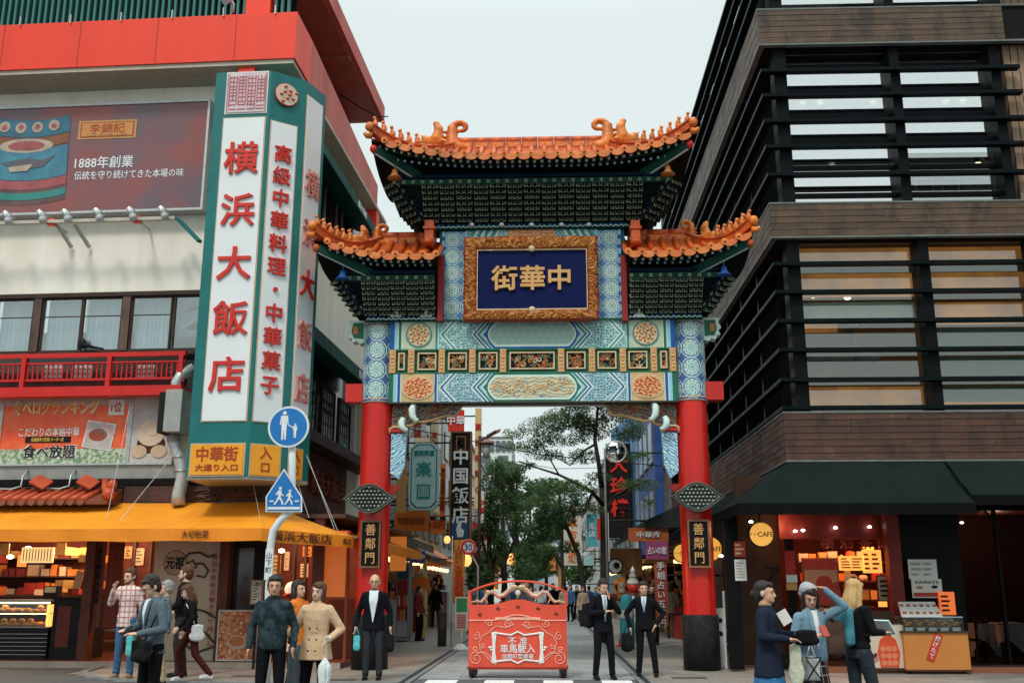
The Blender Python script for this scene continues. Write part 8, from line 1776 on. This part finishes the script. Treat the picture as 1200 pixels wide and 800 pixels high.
um = thing('umbrella',Vector(j('wr')) + Vector((0,-.05,-.9)),'closed white umbrella held point down by the beige coat woman','umbrella'); p = j('wr') + Vector((0,-.03,-.06)); b = MB(); b.tube([p + Vector((.05,0,.06)),p + Vector((.04,0,.11)),p + Vector((.0,0,.12)),p + Vector((-.01,0,.07)),p,p + Vector((0,0,-.85))],.009,6); b.part('shaft',[PW],um)
b = MB(); rows = []
for z,r in ((-.12,.012),(-.20,.055),(-.26,.065),(-.5,.040),(-.75,.018),(-.8,.01)): rows.append([p + Vector((r * (1 + .25 * math.sin(8 * a)) * math.cos(a),r * (1 + .25 * math.sin(8 * a)) * math.sin(a),z)) for a in [2 * math.pi * k / 32 for k in range(32)]])
b.smooth = True; b.grid(rows,True); b.part('canopy',[cloth('umbrella_white',(.68,.72,.72),(.55,.6,.6),.5)],um)
OJ = cloth('jacket_orange',(.68,.19,.03),(.5,.12,.02)); person(350,13.9,679,60,'person with black hair in orange jacket half hidden behind the beige coat woman',OJ,BLACKW,'jacket',hem=.8,hair=('bob',HAIRB),pose=dict(er=(.24,-.06,1.14),wr=(.16,-.26,1.02)))
PLD = plaid_mat('plaid_pink',(.66,.56,.52),(.52,.26,.23),(.34,.12,.12),.085); JEAN = cloth('jeans_blue',(.055,.13,.23),(.035,.08,.15))
m7,f,j,M = person(152,17.7,665,-12,'tall man in pink plaid shirt and blue jeans raising one hand to his face',PLD,JEAN,'jacket',hem=.80,hair=('short',HAIRN),sk='c',beard=True,shoes=paint('shoe_tan',(.35,.22,.14),None),width=.95,pose=dict(sl=(-.175,0,1.385),el=(-.25,-.12,1.17),wl=(-.13,-.24,1.38),dl=(.2,.2,1),al=(-.13,.02,.09),ar=(.10,.05,.09)),headrot=(5,0,-15))
GRYJ = cloth('jacket_bluegrey',(.09,.125,.15),(.06,.085,.105)); m8,f,j,M = person(184,11.6,672.5,-38,'businessman in blue grey suit jacket looking down at his phone, cyan folder under arm',GRYJ,BLACKW,'jacket',hem=.82,hair=('short',HAIRB),shirt=(SHW,1.1,.05),glasses=True,headrot=(24,0,-8),lean=3,pose=dict(el=(-.26,-.04,1.12),wl=(-.10,-.28,1.10),dl=(.5,-.8,.1),er=(.26,-.02,1.10),wr=(.10,-.26,1.06),dr=(-.5,-.8,.1)))
b = MB(); p = (j('wl') + j('wr')) / 2 + M.to_3x3() @ Vector((0,-.07,.03)); b.obox(p,(.075,.14,.012),Matrix.Rotation(R(-38),3,'Z') @ Matrix.Rotation(R(35),3,'X')); b.top('mobile_phone',[INK],'black phone in the hands of the blue grey suited businessman','phone')
bag('folder',f(-.27,-.12,.90),(.20,.05,.24),CYAN,'cyan plastic folder hanging beside the businessman with the phone','folder',rz=-38,handle=False); bag('shoulder_bag',f(.10,-.20,.86),(.32,.13,.26),MATS['bag_black'],'black shoulder bag hung in front of the businessman with the phone','bag',rz=-38,strap=[f(.17,.02,1.43),f(.19,-.12,1.2),f(.14,-.2,.95)])
KHK = cloth('khaki',(.42,.32,.20),(.32,.24,.14)); person(195,16.6,680,-60,'grey haired person in khaki trousers mostly hidden behind the businessman',cloth('jacket_slate',(.10,.13,.15)),KHK,'jacket',hair=('short',HAIRG),hem=.84)
TEE = cloth('tee_black',(.010,.010,.011)); person(217,18.1,662,-88,'tall man in black jumper seen in profile before the cream banner wall',TEE,cloth('trouser_dark',(.03,.028,.028)),'jacket',hem=.88,hair=('short',HAIRN),beard=True,sk='c',width=1.0,pose=dict(wl=(-.2,-.20,1.0),el=(-.24,0,1.13),er=(.24,-.02,1.12),wr=(.2,-.22,1.0)))
MAR = cloth('trouser_maroon',(.075,.018,.016)); w11,f,j,M = person(229,17.2,683,-62,'long haired woman in black top and maroon trousers stepping to the left',TEE,MAR,'slim',hem=.92,hair=('long',HAIRN),sk='c',lean=10,shoes=paint('shoe_white',(.6,.6,.6),None),headrot=(12,0,-10),pose=dict(kl=(-.10,-.20,.52),al=(-.10,-.12,.10),kr=(.10,.06,.48),ar=(.10,.34,.14),el=(-.22,-.03,1.13),wl=(-.15,-.22,.98),er=(.23,-.02,1.12),wr=(.20,-.18,.92)))
bag('tote_bag',f(.22,.05,.86),(.06,.26,.28),cloth('tote_white',(.6,.6,.58)),'white tote bag hanging at the hip of the woman in maroon trousers','bag',strap=[f(.12,-.16,1.36),f(.20,-.05,1.15),f(.22,.0,.98)],rz=-62)
# --- right front group
NVY = cloth('coat_navy',(.013,.018,.034),(.02,.026,.045)); BLSK = cloth('skirt_blue',(.04,.16,.33),(.03,.11,.24)); w12,f,j,M = person(896,10.6,680,62,'dark haired woman in long navy coat and blue skirt looking right toward the shop',NVY,None,'coat',hem=.70,hair=('bun',HAIRB),sk='a',skirt=(.12,.31,0),skirtmat=BLSK,width=.95,collar=cloth('scarf_tan',(.36,.22,.13)),pose=dict(el=(-.25,-.02,1.13),wl=(-.10,-.26,1.10),er=(.24,-.02,1.14),wr=(.14,-.28,1.14),dr=(-.3,-.9,.2)))
bag('handbag',f(.27,-.03,.86),(.10,.26,.18),MATS['bag_black'],'black leather handbag with silver badge at the hip of the navy coat woman','bag',rz=62,strap=[f(-.08,.06,1.45),f(.19,-.02,1.2),f(.27,-.03,.95)])
b = MB(); c = M @ Vector((.335,-.05,.87)); b.disc(c,.025,.01,M.to_3x3() @ Vector((1,0,0))); b.top('bag_badge',[GALV],'round silver badge on the black leather handbag','badge')
bag('tote_bag',f(.0,-.30,.84),(.05,.16,.42),cloth('tote_cream',(.55,.56,.44)),'slim cream tote bag hanging from the arm of the navy coat woman','bag',rz=62,strap=[f(-.02,-.30,1.06),f(.02,-.36,1.12),f(.02,-.34,1.0)]); bag('black_bundle',f(.05,-.42,1.12),(.20,.26,.16),BLACKW,'black folded jacket carried over the arm of the navy coat woman','jacket',rz=62,handle=False)
b = MB(); b.obox(f(.02,-.20,1.33),(.02,.10,.14),Matrix.Rotation(R(62),3,'Z') @ Matrix.Rotation(R(-30),3,'X')); b.top('paper_cup',[PW],'white paper wrapper held near the chin of the navy coat woman','wrapper')
DEN = cloth('denim_jacket',(.16,.26,.33),(.08,.15,.21),sc_=9); PSK = plaid_mat('plaid_skirt',(.020,.012,.014),(.030,.014,.016),(.30,.26,.24),.10); w13,f,j,M = person(948,10.95,687,14,'woman in grey beanie and denim jacket with one hand raised to her head',DEN,None,'knit',hem=.86,hair=('bob',HAIRB),sk='b',width=.98,skirt=(.14,.235,0),skirtmat=PSK,headrot=(14,0,-14),shirt=(PW,1.0,.04),pose=dict(er=(.36,-.16,1.50),wr=(.13,-.12,1.70),dr=(-1,.0,.25),el=(-.26,-.04,1.13),wl=(-.12,-.26,1.16),dl=(.6,-.6,.3)))
hm_ = blob([('e',f(0,.025,1.69),(.095,.105,.075)),('e',f(0,.05,1.65),(.094,.09,.06)),('e',f(.0,.06,1.72),(.07,.07,.06))],.012,3); o = bpy.data.objects.new('beanie',hm_); hm_.materials.append(cloth('knit_grey',(.34,.35,.37),(.22,.23,.25))); COL.objects.link(o); tag(o,'grey knitted beanie on the head of the denim jacket woman','hat'); ORG[o.name] = Vector()
bag('backpack',f(.27,-.02,1.13),(.24,.17,.40),cloth('pack_brown',(.075,.045,.035),(.05,.03,.024)),'dark brown backpack hung on the shoulder of the denim jacket woman','backpack',rz=14,strap=[f(.14,-.06,1.43),f(.24,-.10,1.34),f(.26,-.05,1.25)])
wb = bag('drum_bag',f(-.16,-.24,.80),(.17,.14,.26),PW,'white cylindrical bag with crossed black lines held by the denim jacket woman','bag',rz=14); c = f(-.16,-.24,.80); b = MB()
for a_,c_ in (((-.07,-.10),(.07,.10)),((.07,-.10),(-.07,.10)),((-.08,.11),(.08,.11)),((-.08,-.11),(.08,-.11))): b.bar(c + Vector((a_[0],-.085,a_[1])),c + Vector((c_[0],-.085,c_[1])),.012,.012)
b.part('cross_lines',[INK],wb); b = MB(); b.obox(f(-.02,-.34,1.22),(.07,.015,.13),Matrix.Rotation(R(14),3,'Z') @ Matrix.Rotation(R(-40),3,'X')); b.top('mobile_phone',[paint('phone_red',(.4,.05,.04),None)],'red cased phone in the hand of the denim jacket woman','phone')
DJN = cloth('jeans_dark',(.030,.042,.050),(.02,.028,.034)); w14,f,j,M = person(1000,11.2,678,118,'blonde woman in black sweater and dark jeans reading a leaflet by the sweets poster',BLACKW,DJN,'slim',hem=.95,hair=('long',HAIRY),sk='c',headrot=(14,0,4),width=1.08,pose=dict(el=(-.24,-.02,1.14),wl=(-.12,-.30,1.12),er=(.24,.0,1.13),wr=(.14,-.32,1.10),dr=(-.2,-1,.0),kl=(-.10,-.10,.50),al=(-.10,.08,.10),kr=(.10,-.02,.49),ar=(.10,.20,.10)))
b = MB(); p = (j('wl') + j('wr')) / 2 + M.to_3x3() @ Vector((0,-.12,.07)); b.obox(p,(.26,.02,.17),Matrix.Rotation(R(118),3,'Z') @ Matrix.Rotation(R(-35),3,'X')); b.top('leaflet',[paint('leaflet_pale',(.55,.68,.72),None)],'pale blue leaflet held open by the blonde woman','leaflet')
bag('backpack',f(0,.20,1.20),(.28,.16,.44),cloth('pack_teal',(.07,.24,.29),(.04,.16,.20)),'teal blue backpack worn by the blonde woman','backpack',rz=118,strap=[f(.12,.12,1.42),f(.13,-.05,1.46),f(.14,-.12,1.30),f(.15,.06,1.10)])
# --- suited men at the right
m2,f,j,M = person(706,17.9,678,14,'black suited man with backpack and hand at his mouth, left of the pair',SUIT,SUIT,'jacket',hem=.80,hair=('thick',HAIRB),shirt=(SHW,.98,.05),tie=cloth('tie_pale',(.36,.42,.50)),headrot=(14,0,12),pose=dict(er=(.27,-.10,1.15),wr=(.05,-.22,1.42),dr=(-.3,.1,1),el=(-.26,-.04,1.13),wl=(-.02,-.22,1.16),dl=(1,-.2,.2),al=(-.15,.03,.09),ar=(.16,.03,.09),kl=(-.12,-.02,.49),kr=(.13,-.02,.49)))
bag('backpack',f(-.22,.14,1.10),(.26,.18,.44),MATS['bag_black'],'black backpack slung behind the suited man with his hand at his mouth','backpack',rz=14,strap=[f(-.14,-.10,1.42),f(-.20,-.11,1.3),f(-.24,.0,1.1)])
m3,f,j,M = person(754,18.5,681,-6,'man in black suit and waistcoat with elbows out, right of the two suited men',SUIT,SUIT,'jacket',hem=.84,hair=('thick',HAIRB),shirt=(SHW,1.15,.052),tie=cloth('tie_blue',(.30,.38,.48)),width=1.02,headrot=(2,0,8),pose=dict(el=(-.34,.06,1.14),wl=(-.27,-.02,.88),er=(.36,.08,1.14),wr=(.22,-.05,.93),dr=(-.6,-.2,-.7),al=(-.13,.02,.09),ar=(.19,-.08,.09),kr=(.15,-.06,.49)))
bag('briefcase',j('wl') + Vector((-.06,0,-.24)),(.22,.12,.34),MATS['bag_black'],'black briefcase carried by the suited man with elbows out','briefcase')
# --- walkers farther off
g = G(511,735); wk,f,j,M = person(511,g.y,683,-5,'woman in long black coat walking past the open shops on the left',BLACKW,BLACKW,'coat',hem=.65,hair=('long',HAIRB),pose=dict(kl=(-.09,-.12,.50),al=(-.09,-.10,.09),ar=(.10,.20,.12)))
g = G(500,741); person(492,31,686,70,'shopper in dark red jacket beside the yellow post on the left',cloth('jacket_darkred',(.20,.03,.03)),BLACKW,'jacket',hair=('short',HAIRB))
g = G(675,727); cp,f,j,M = person(676,g.y,686,10,'pedestrian in black coat walking just right of the red barrier',BLACKW,BLACKW,'jacket',hem=.7,hair=('short',HAIRB),pose=dict(kr=(.10,-.14,.50),ar=(.10,-.12,.09),al=(-.10,.20,.12)))
VX = 2.0
def crowd_one(top,bot,hair,hem,kind):
 return person(650,60,684,0,'x',top,bot,kind,hem=hem,hair=hair)[0]
c1 = crowd_one(cloth('coat_grey',(.16,.17,.19)),BLACKW,('short',HAIRB),.8,'jacket'); c2_ = crowd_one(cloth('coat_tan2',(.34,.26,.19)),GREYT,('bob',HAIRN),.7,'coat'); c3_ = crowd_one(cloth('top_white',(.55,.57,.60)),JEAN,('bob',HAIRB),.85,'jacket'); c4_ = crowd_one(cloth('top_blue',(.05,.12,.24)),BLACKW,('short',HAIRB),.8,'jacket')
VX = 1.0
looks = [(c1,'grey jacket'),(c2_,'tan coat'),(c3_,'white top'),(c4_,'blue jacket'),(cp,'black coat')]
spots = [(622,44),(634,52),(648,47),(660,58),(668,50),(683,43),(690,55),(613,60),(641,72),(655,80),(627,84),(664,70),(676,66),(601,50),(592,46),(698,62),(650,96),(637,100),(670,92),(618,76),(764,29),(786,33),(560,40),(553,36)]
order = sorted(k[0] for k in spots if k[0] <= 750); ORD = 'first second third fourth fifth sixth seventh eighth ninth tenth eleventh twelfth thirteenth fourteenth fifteenth sixteenth seventeenth eighteenth nineteenth twentieth twenty-first twenty-second'.split()
for i,(px,Y) in enumerate(spots):
 o,nm = looks[(i * 2 + i // 5) % 5]; first = o in (c1,c2_,c3_,c4_) and not o.get('used')
 lab = 'pedestrian in %s, %s from left in the crowd down the street' % (nm,ORD[order.index(px)]) if px <= 750 else 'shopper in %s at the right shops, %s one' % (nm,'nearer' if Y < 30 else 'farther')
 c = o if first else copy_tree(o)
 if first: o['used'] = 1
 elif 'used' in c: del c['used']
 p = A(px,690,Y); c.location = (p.x,Y,.012); c.rotation_euler = (0,0,R([0,180,20,160,-30][i % 5])); k = .93 + .1 * ((i * 7) % 5) / 5; c.scale = (k,k,k)
 c['label'] = lab; c['group'] = 'pedestrians far down the street'
for o in (c1,c2_,c3_,c4_):
 if o.get('used'): del o['used']
# ============================================================ RED BARRIER WITH DRAGONS
BRED = paint('barrier_red',(.72,.085,.045),(.54,.060,.035),.6,sc_=2,fine=15,bump=.05,streak=True); BPK = paint('barrier_pink_line',(.78,.42,.32),(.70,.30,.22),.5); CARW = paint('barrier_white',(.78,.76,.74),None,.5)
Y = 18.05; q0 = A(606,781,Y); br = thing('red_barrier',Vector((q0.x,Y,0)),'red wheeled street barrier with scrollwork, white framed notice and twin dragons on top','barrier')
xa,xb = A(549,760,Y).x,A(664.5,760,Y).x; cx = (xa + xb) / 2; hw = (xb - xa) / 2; zb,zs,zt = A(606,781,Y).z,A(606,708.5,Y).z,A(606,702,Y).z
def top_arc(u): return zs + (zt - zs) * (.5 + .5 * math.cos(math.pi * min(1,abs(u) / .62))) if abs(u) < .62 else zs
pl = [(-1,0)] + [(-1 + 2 * k / 30,None) for k in range(31)] + [(1,0)]
poly = [(-hw,zb)] + [((-1 + 2 * k / 30) * hw,top_arc(-1 + 2 * k / 30)) for k in range(31)] + [(hw,zb)]
b = MB(); b.prism(poly,(cx,Y,0),XV,ZV,(0,.42,0)); b.part('panel_body',[BRED],br)
z1 = A(606,725,Y).z
b = MB(); b.tube([(cx + u * hw,Y - .008,z1 - .02 + (.09 * (.5 + .5 * math.cos(math.pi * min(1,abs(u) / .55))) )) for u in [-1 + 2 * k / 30 for k in range(31)]],.010,5); b.part('scroll_line',[BPK],br)
b = MB(); b.box(cx - hw * .46,cx + hw * .46,Y - .012,Y,z1 - .012,z1 + .032); b.part('pale_bar',[BPK],br)
b = MB(); b.box(cx - hw - .02,cx + hw + .02,Y - .015,Y + .44,zb - .04,zb); b.part('bottom_rail',[paint('barrier_dark',(.30,.03,.02),None)],br)
def spiral(c,r,a0,turns,d,n=22): return [Vector((c[0] + r * (1 - k / n * .85) * math.cos(a0 + d * turns * 6.28 * k / n),Y - .008,c[1] + r * (1 - k / n * .85) * math.sin(a0 + d * turns * 6.28 * k / n))) for k in range(n + 1)]
px_ = lambda x: A(x,750,Y).x; pz_ = lambda y: A(606,y,Y).z
for s_ in (-1,1):
 mx_ = lambda x: cx + s_ * (px_(x) - px_(606.5)) * 1.0
 S_ = [spiral((mx_(655),pz_(771)),.115,1.5,1.6,-s_),spiral((mx_(655),pz_(745)),.07,1.5,1.3,s_),spiral((mx_(657),pz_(760)),.05,-1.5,1.2,-s_),spiral((mx_(640),pz_(730)),.07,3.1,1.3,s_),spiral((mx_(618),pz_(731)),.075,0,1.4,-s_),spiral((mx_(648),pz_(757)),.045,2,1.2,s_),
   [Vector((mx_(x),Y - .008,pz_(y))) for x,y in ((611,731),(620,735),(632,733),(641,741),(648,745),(652,752),(650,762),(640,772),(632,778))],[Vector((mx_(x),Y - .008,pz_(y))) for x,y in ((655,765),(645,764),(638,770),(630,776))]]
 for pts in S_: b = MB(); b.tube(pts,.008,5); b.part('scroll_ornament',[BPK],br)
b = MB(); fr_ = [(-.44,.22),(-.40,.26),(-.12,.22),(0,.28),(.12,.22),(.40,.26),(.44,.22),(.40,.0),(.44,-.22),(.40,-.25),(.12,-.22),(0,-.28),(-.12,-.22),(-.40,-.25),(-.44,-.22),(-.40,0),(-.44,.22)]
zc = pz_(758); b.tube([(cx + u * .98,Y - .01,zc + v * .92) for u,v in fr_],.017,5); b.m = 0
for s_ in (-1,1): b.prism([(s_ * .36,-.26),(s_ * .45,-.25),(s_ * .43,0),(s_ * .45,.25),(s_ * .36,.26),(s_ * .39,0)],(cx,Y - .006,zc),XV,ZV,(0,-.01,0)); b.ball((cx + s_ * .47,Y - .012,zc),(.035,.012,.02)); b.ball((cx + s_ * .45,Y - .012,zc - .04),(.03,.012,.015))
b.part('notice_frame',[CARW],br)
b = MB(); b.text('不 准',(cx,Y - .008,pz_(750.5)),.145,depth=.012,bold=.006,fit=.33); b.text('車馬駛入',(cx,Y - .008,zc - .02),.155,depth=.012,bold=.010,fit=.60); b.text('加賀町警察署',(cx,Y - .008,zc - .145),.085,depth=.010,bold=.008,fit=.54); b.part('lettering',[CARW],br)
for u,z in ((-.78,pz_(719)),(-.41,pz_(712)),(0,pz_(710)),(.41,pz_(712)),(.78,pz_(718))): b = MB(); b.ball((cx + u * hw,Y - .012,z),(.030,.014,.024)); b.ball((cx + u * hw + .025,Y - .012,z - .01),(.02,.012,.012)); b.part('dark_boss',[paint('boss_dark',(.18,.04,.03),None)],br)
zr_ = lambda u: pz_(693.5) + (pz_(680.5) - pz_(693.5)) * (1 - abs(u) ** 2.2)
b = MB(); b.tube([(cx + u * hw,Y + .05,zr_(u)) for u in [-1 + k / 12 for k in range(25)]],.018,8); b.part('arch_rail',[BRED],br); b = MB()
b.tube([(cx + u * hw,Y + .35,zr_(u)) for u in [-1 + k / 12 for k in range(25)]],.016,8); b.part('arch_rail',[BRED],br)
for s_ in (-1,1):
 for yy in (.05,.35): b = MB(); b.box(cx + s_ * hw - .022,cx + s_ * hw + .022,Y + yy - .022,Y + yy + .022,zs - .02,zr_(1)); b.part('arch_post',[BRED],br)
 b = MB(); b.tube([(cx + s_ * hw,Y + .05,zr_(1)),(cx + s_ * hw,Y + .35,zr_(1))],.02,6); b.part('arch_tie',[BRED],br)
 path = [(664,706),(656,704),(650,705),(646,700),(642,694),(636,693),(630,698),(624,697),(618,692),(613,689)]
 pts = [Vector((cx + s_ * (px_(x) - px_(606.5)),Y + .18 + .02 * math.sin(i),pz_(y))) for i,(x,y) in enumerate(path)]
 pr = [('t',pts[i],pts[i + 1],.016 + .004 * i,.020 + .004 * i) if i < 6 else ('t',pts[i],pts[i + 1],.042,.038) for i in range(len(pts) - 1)]
 pr += [('e',pts[-1] + Vector((-s_ * .03,-.01,.02)),(.07,.045,.045)),('t',pts[-1] + Vector((-s_ * .06,0,.01)),pts[-1] + Vector((-s_ * .13,0,.0)),.03,.018),('t',pts[-1] + Vector((s_ * .0,0,.04)),pts[-1] + Vector((s_ * .07,0,.10)),.014,.006)]
 for i in range(1,len(pts) - 1): pr.append(('t',pts[i],pts[i] + Vector((0,0,.055)),.014,.006))
 for i in (3,6): pr.append(('t',pts[i],pts[i] + Vector((-s_ * .05,-.02,-.09)),.016,.01))
 me = blob(pr,.010,1); me.transform(Matrix.Translation(-ORG[br.name])); addmesh('dragon',me,paint('dragon_gold',(.66,.52,.36),(.5,.33,.18),.45,sc_=12,bump=.4),br)
 b = MB(); b.m = 0; b.tube([pts[i] + Vector((0,-.035,0)) for i in range(2,9)],[.012,.014,.018,.02,.02,.02,.018],5); b.part('dragon_belly',[paint('dragon_pink',(.72,.48,.42),None)],br)
b = MB(); c = Vector((cx,Y + .18,pz_(694))); b.ball(c,(.05,.05,.06)); b.m = 1; b.cyl((cx,Y + .18,zt),c - Vector((0,0,.04)),.03); b.ball(c + Vector((0,0,.08)),(.03,.03,.04)); b.part('centre_pearl',[PW,paint('pearl_green',(.12,.20,.10),None)],br)
for s_ in (-1,1):
 for yy in (.04,.36):
  b = MB(); wx = cx + s_ * (hw - .07); b.obox((wx,Y + yy,zb - .09),(.13,.05,.12)); b.part('wheel_bracket',[paint('rusty_iron',(.12,.05,.03),(.06,.03,.02),.7)],br)
  b = MB(); b.cyl((wx - .035,Y + yy,.105),(wx + .035,Y + yy,.105),.088,n=20); b.m = 1; b.cyl((wx - .04,Y + yy,.105),(wx + .04,Y + yy,.105),.035,n=12); b.part('wheel',[INK,MATS['rusty_iron']],br)
# ============================================================ SIGN POLE, BOLLARDS
SY = 14.3; sp_ = thing('sign_pole',A(313,803,SY) * Vector((1,1,0)),'bent white pole with round and pointed blue pedestrian signs near the beige coat woman','road sign')
BSG = paint('roadsign_blue',(.015,.17,.48),(.012,.14,.40),.35,sc_=1.5,bump=.02); WSG = paint('roadsign_white',(.74,.77,.78),None,.35)
path = [(312.5,803),(313,760),(315,690),(317,640),(320,622),(328,610),(339,599),(342,588),(342.5,560),(342.5,482)]
pts = [A(x,y,SY) for x,y in path]; pts[0].z = 0
b = MB(); b.smooth = True; b.tube([Vector((pts[0].x,SY,0))] + [Vector((p.x,SY,p.z)) for p in pts[1:]],.052,14); b.part('pole',[paint('pole_white',(.64,.68,.68),(.5,.54,.54),.4,sc_=3)],sp_)
b = MB(); p0 = A(316.5,655,SY); b.box(p0.x - .054,p0.x + .054,SY - .056,SY - .045,p0.z - .28,p0.z + .14); b.m = 1; b.text('山下町',(p0.x,SY - .058,p0.z - .05),.09,depth=.004,vertical=True); b.part('pole_sticker',[WSG,paint('sticker_ink',(.03,.08,.12),None)],sp_)
c = A(340,501,SY); c.y = SY - .08; r = A(364,501,SY).x - A(340,501,SY).x
b = MB(); b.disc(c,r,.015,n=40); s1 = b.part('round_sign',[WSG],sp_); b = MB(); b.disc(c + Vector((0,-.015,0)),r * .90,.005,n=40); b.part('sign_face',[BSG],s1)
def fig(b,c,s_,walk=0,hd=.055):
 """flat white walker of height about s_"""
 n = lambda x,z: (x * s_,z * s_)
 if not walk:
  b.disc(c + Vector((0,0,.42 * s_)),.068 * s_,.006,n=14)
  b.prism([n(-.12,.33),n(.12,.33),n(.15,.02),n(.11,.0),n(.09,.2),n(.085,-.08),n(.08,-.5),n(.02,-.5),n(.0,-.1),n(-.02,-.5),n(-.08,-.5),n(-.085,-.08),n(-.09,.2),n(-.11,0),n(-.15,.02)],c,XV,ZV,(0,-.006,0))
 else:
  b.disc(c + Vector((.03 * s_,0,.40 * s_)),.085 * s_,.006,n=14)
  b.prism([n(-.05,.3),n(.10,.3),n(.12,.1),n(.24,.02),n(.21,-.04),n(.07,.05),n(.08,-.12),n(.20,-.28),n(.24,-.48),n(.15,-.5),n(.11,-.3),n(.0,-.18),n(-.10,-.32),n(-.22,-.5),n(-.30,-.45),n(-.16,-.25),n(-.08,-.05),n(-.06,.1),n(-.2,.02),n(-.22,.08)],c,XV,ZV,(0,-.006,0))
b = MB(); fig(b,c + Vector((-.06,-.022,.02)),.42); b.part('adult_figure',[WSG],s1); b = MB(); fig(b,c + Vector((.10,-.022,-.06)),.21); b.part('child_figure',[WSG],s1); b = MB(); b.bar(c + Vector((-.01,-.025,.03)),c + Vector((.075,-.025,-.02)),.006,.015); b.part('held_hand',[WSG],s1)
P5 = [(334.5,549.5),(355.5,582.5),(355.5,600),(313,600),(313,582.5)]; pq = [A(x,y,SY) for x,y in P5]; cx5 = sum(p.x for p in pq) / 5; cz5 = sum(p.z for p in pq) / 5
b = MB(); b.prism([(p.x,p.z) for p in pq],(0,SY - .08,0),XV,ZV,(0,.015,0)); s2 = b.part('crossing_sign',[WSG],sp_)
b = MB(); b.prism([(cx5 + (p.x - cx5) * .92,cz5 + (p.z - cz5) * .92) for p in pq],(0,SY - .086,0),XV,ZV,(0,.006,0)); b.part('sign_face',[BSG],s2)
for dx,sz,nm in ((-.05,.26,'child_figure'),(.09,.22,'child_figure')): b = MB(); fig(b,Vector((cx5 + dx - .01,SY - .088,cz5 + (.02 if sz > .24 else 0))),sz,1); b.part(nm,[WSG],s2)
zb5 = pq[2].z; b = MB(); b.box(pq[3].x + .03,pq[2].x - .03,SY - .092,SY - .086,zb5 + .035,zb5 + .07); b.part('crossing_bar',[WSG],s2); b = MB(); b.box(pq[3].x + .05,pq[3].x + .11,SY - .092,SY - .086,zb5 + .14,zb5 + .16); b.box(pq[2].x - .11,pq[2].x - .05,SY - .092,SY - .086,zb5 + .14,zb5 + .16); b.part('crossing_bar',[WSG],s2)
def bollard(px,Y,topy,w_,label,mat):
 p = A(px,topy,Y); t = thing('bollard',(p.x,Y,.01),label,'bollard'); h = p.z; b = MB(); b.lathe([(0,.0),(w_ / 2,0),(w_ / 2,h - .05),(w_ / 2 - .02,h),(0,h)],(p.x,Y,.01),20); b.part('shaft',[mat],t); b = MB(); b.lathe([(w_ / 2 + .006,h - .12),(w_ / 2 + .008,h - .10),(w_ / 2 + .006,h - .08)],(p.x,Y,.01),20)
 rg4 = random.Random(2); b.m = 1
 for k in range(9): z = .25 + rg4.random() * (h - .5); x = rg4.uniform(-.05,.05); b.tube([(p.x + x,Y - w_ / 2 + .005,z),(p.x + x + .03,Y - w_ / 2 + .004,z + .04),(p.x + x - .01,Y - w_ / 2 + .004,z + .08)],.007,4)
 b.part('relief_band',[mat,paint('bollard_relief',(.16,.17,.16),None)],t)
bollard(347,12.3,756,.18,'grey stone bollard with relief between the dark jacket man and beige coat woman',paint('bollard_stone',(.16,.20,.21),(.10,.13,.14),.6,sc_=8,bump=.5))
gb = G(518.5,757); bollard(518.5,gb.y,715,.24,'dark stone bollard at the left kerb past the gate',paint('bollard_dark',(.085,.075,.06),(.05,.045,.04),.7,sc_=8,bump=.5))
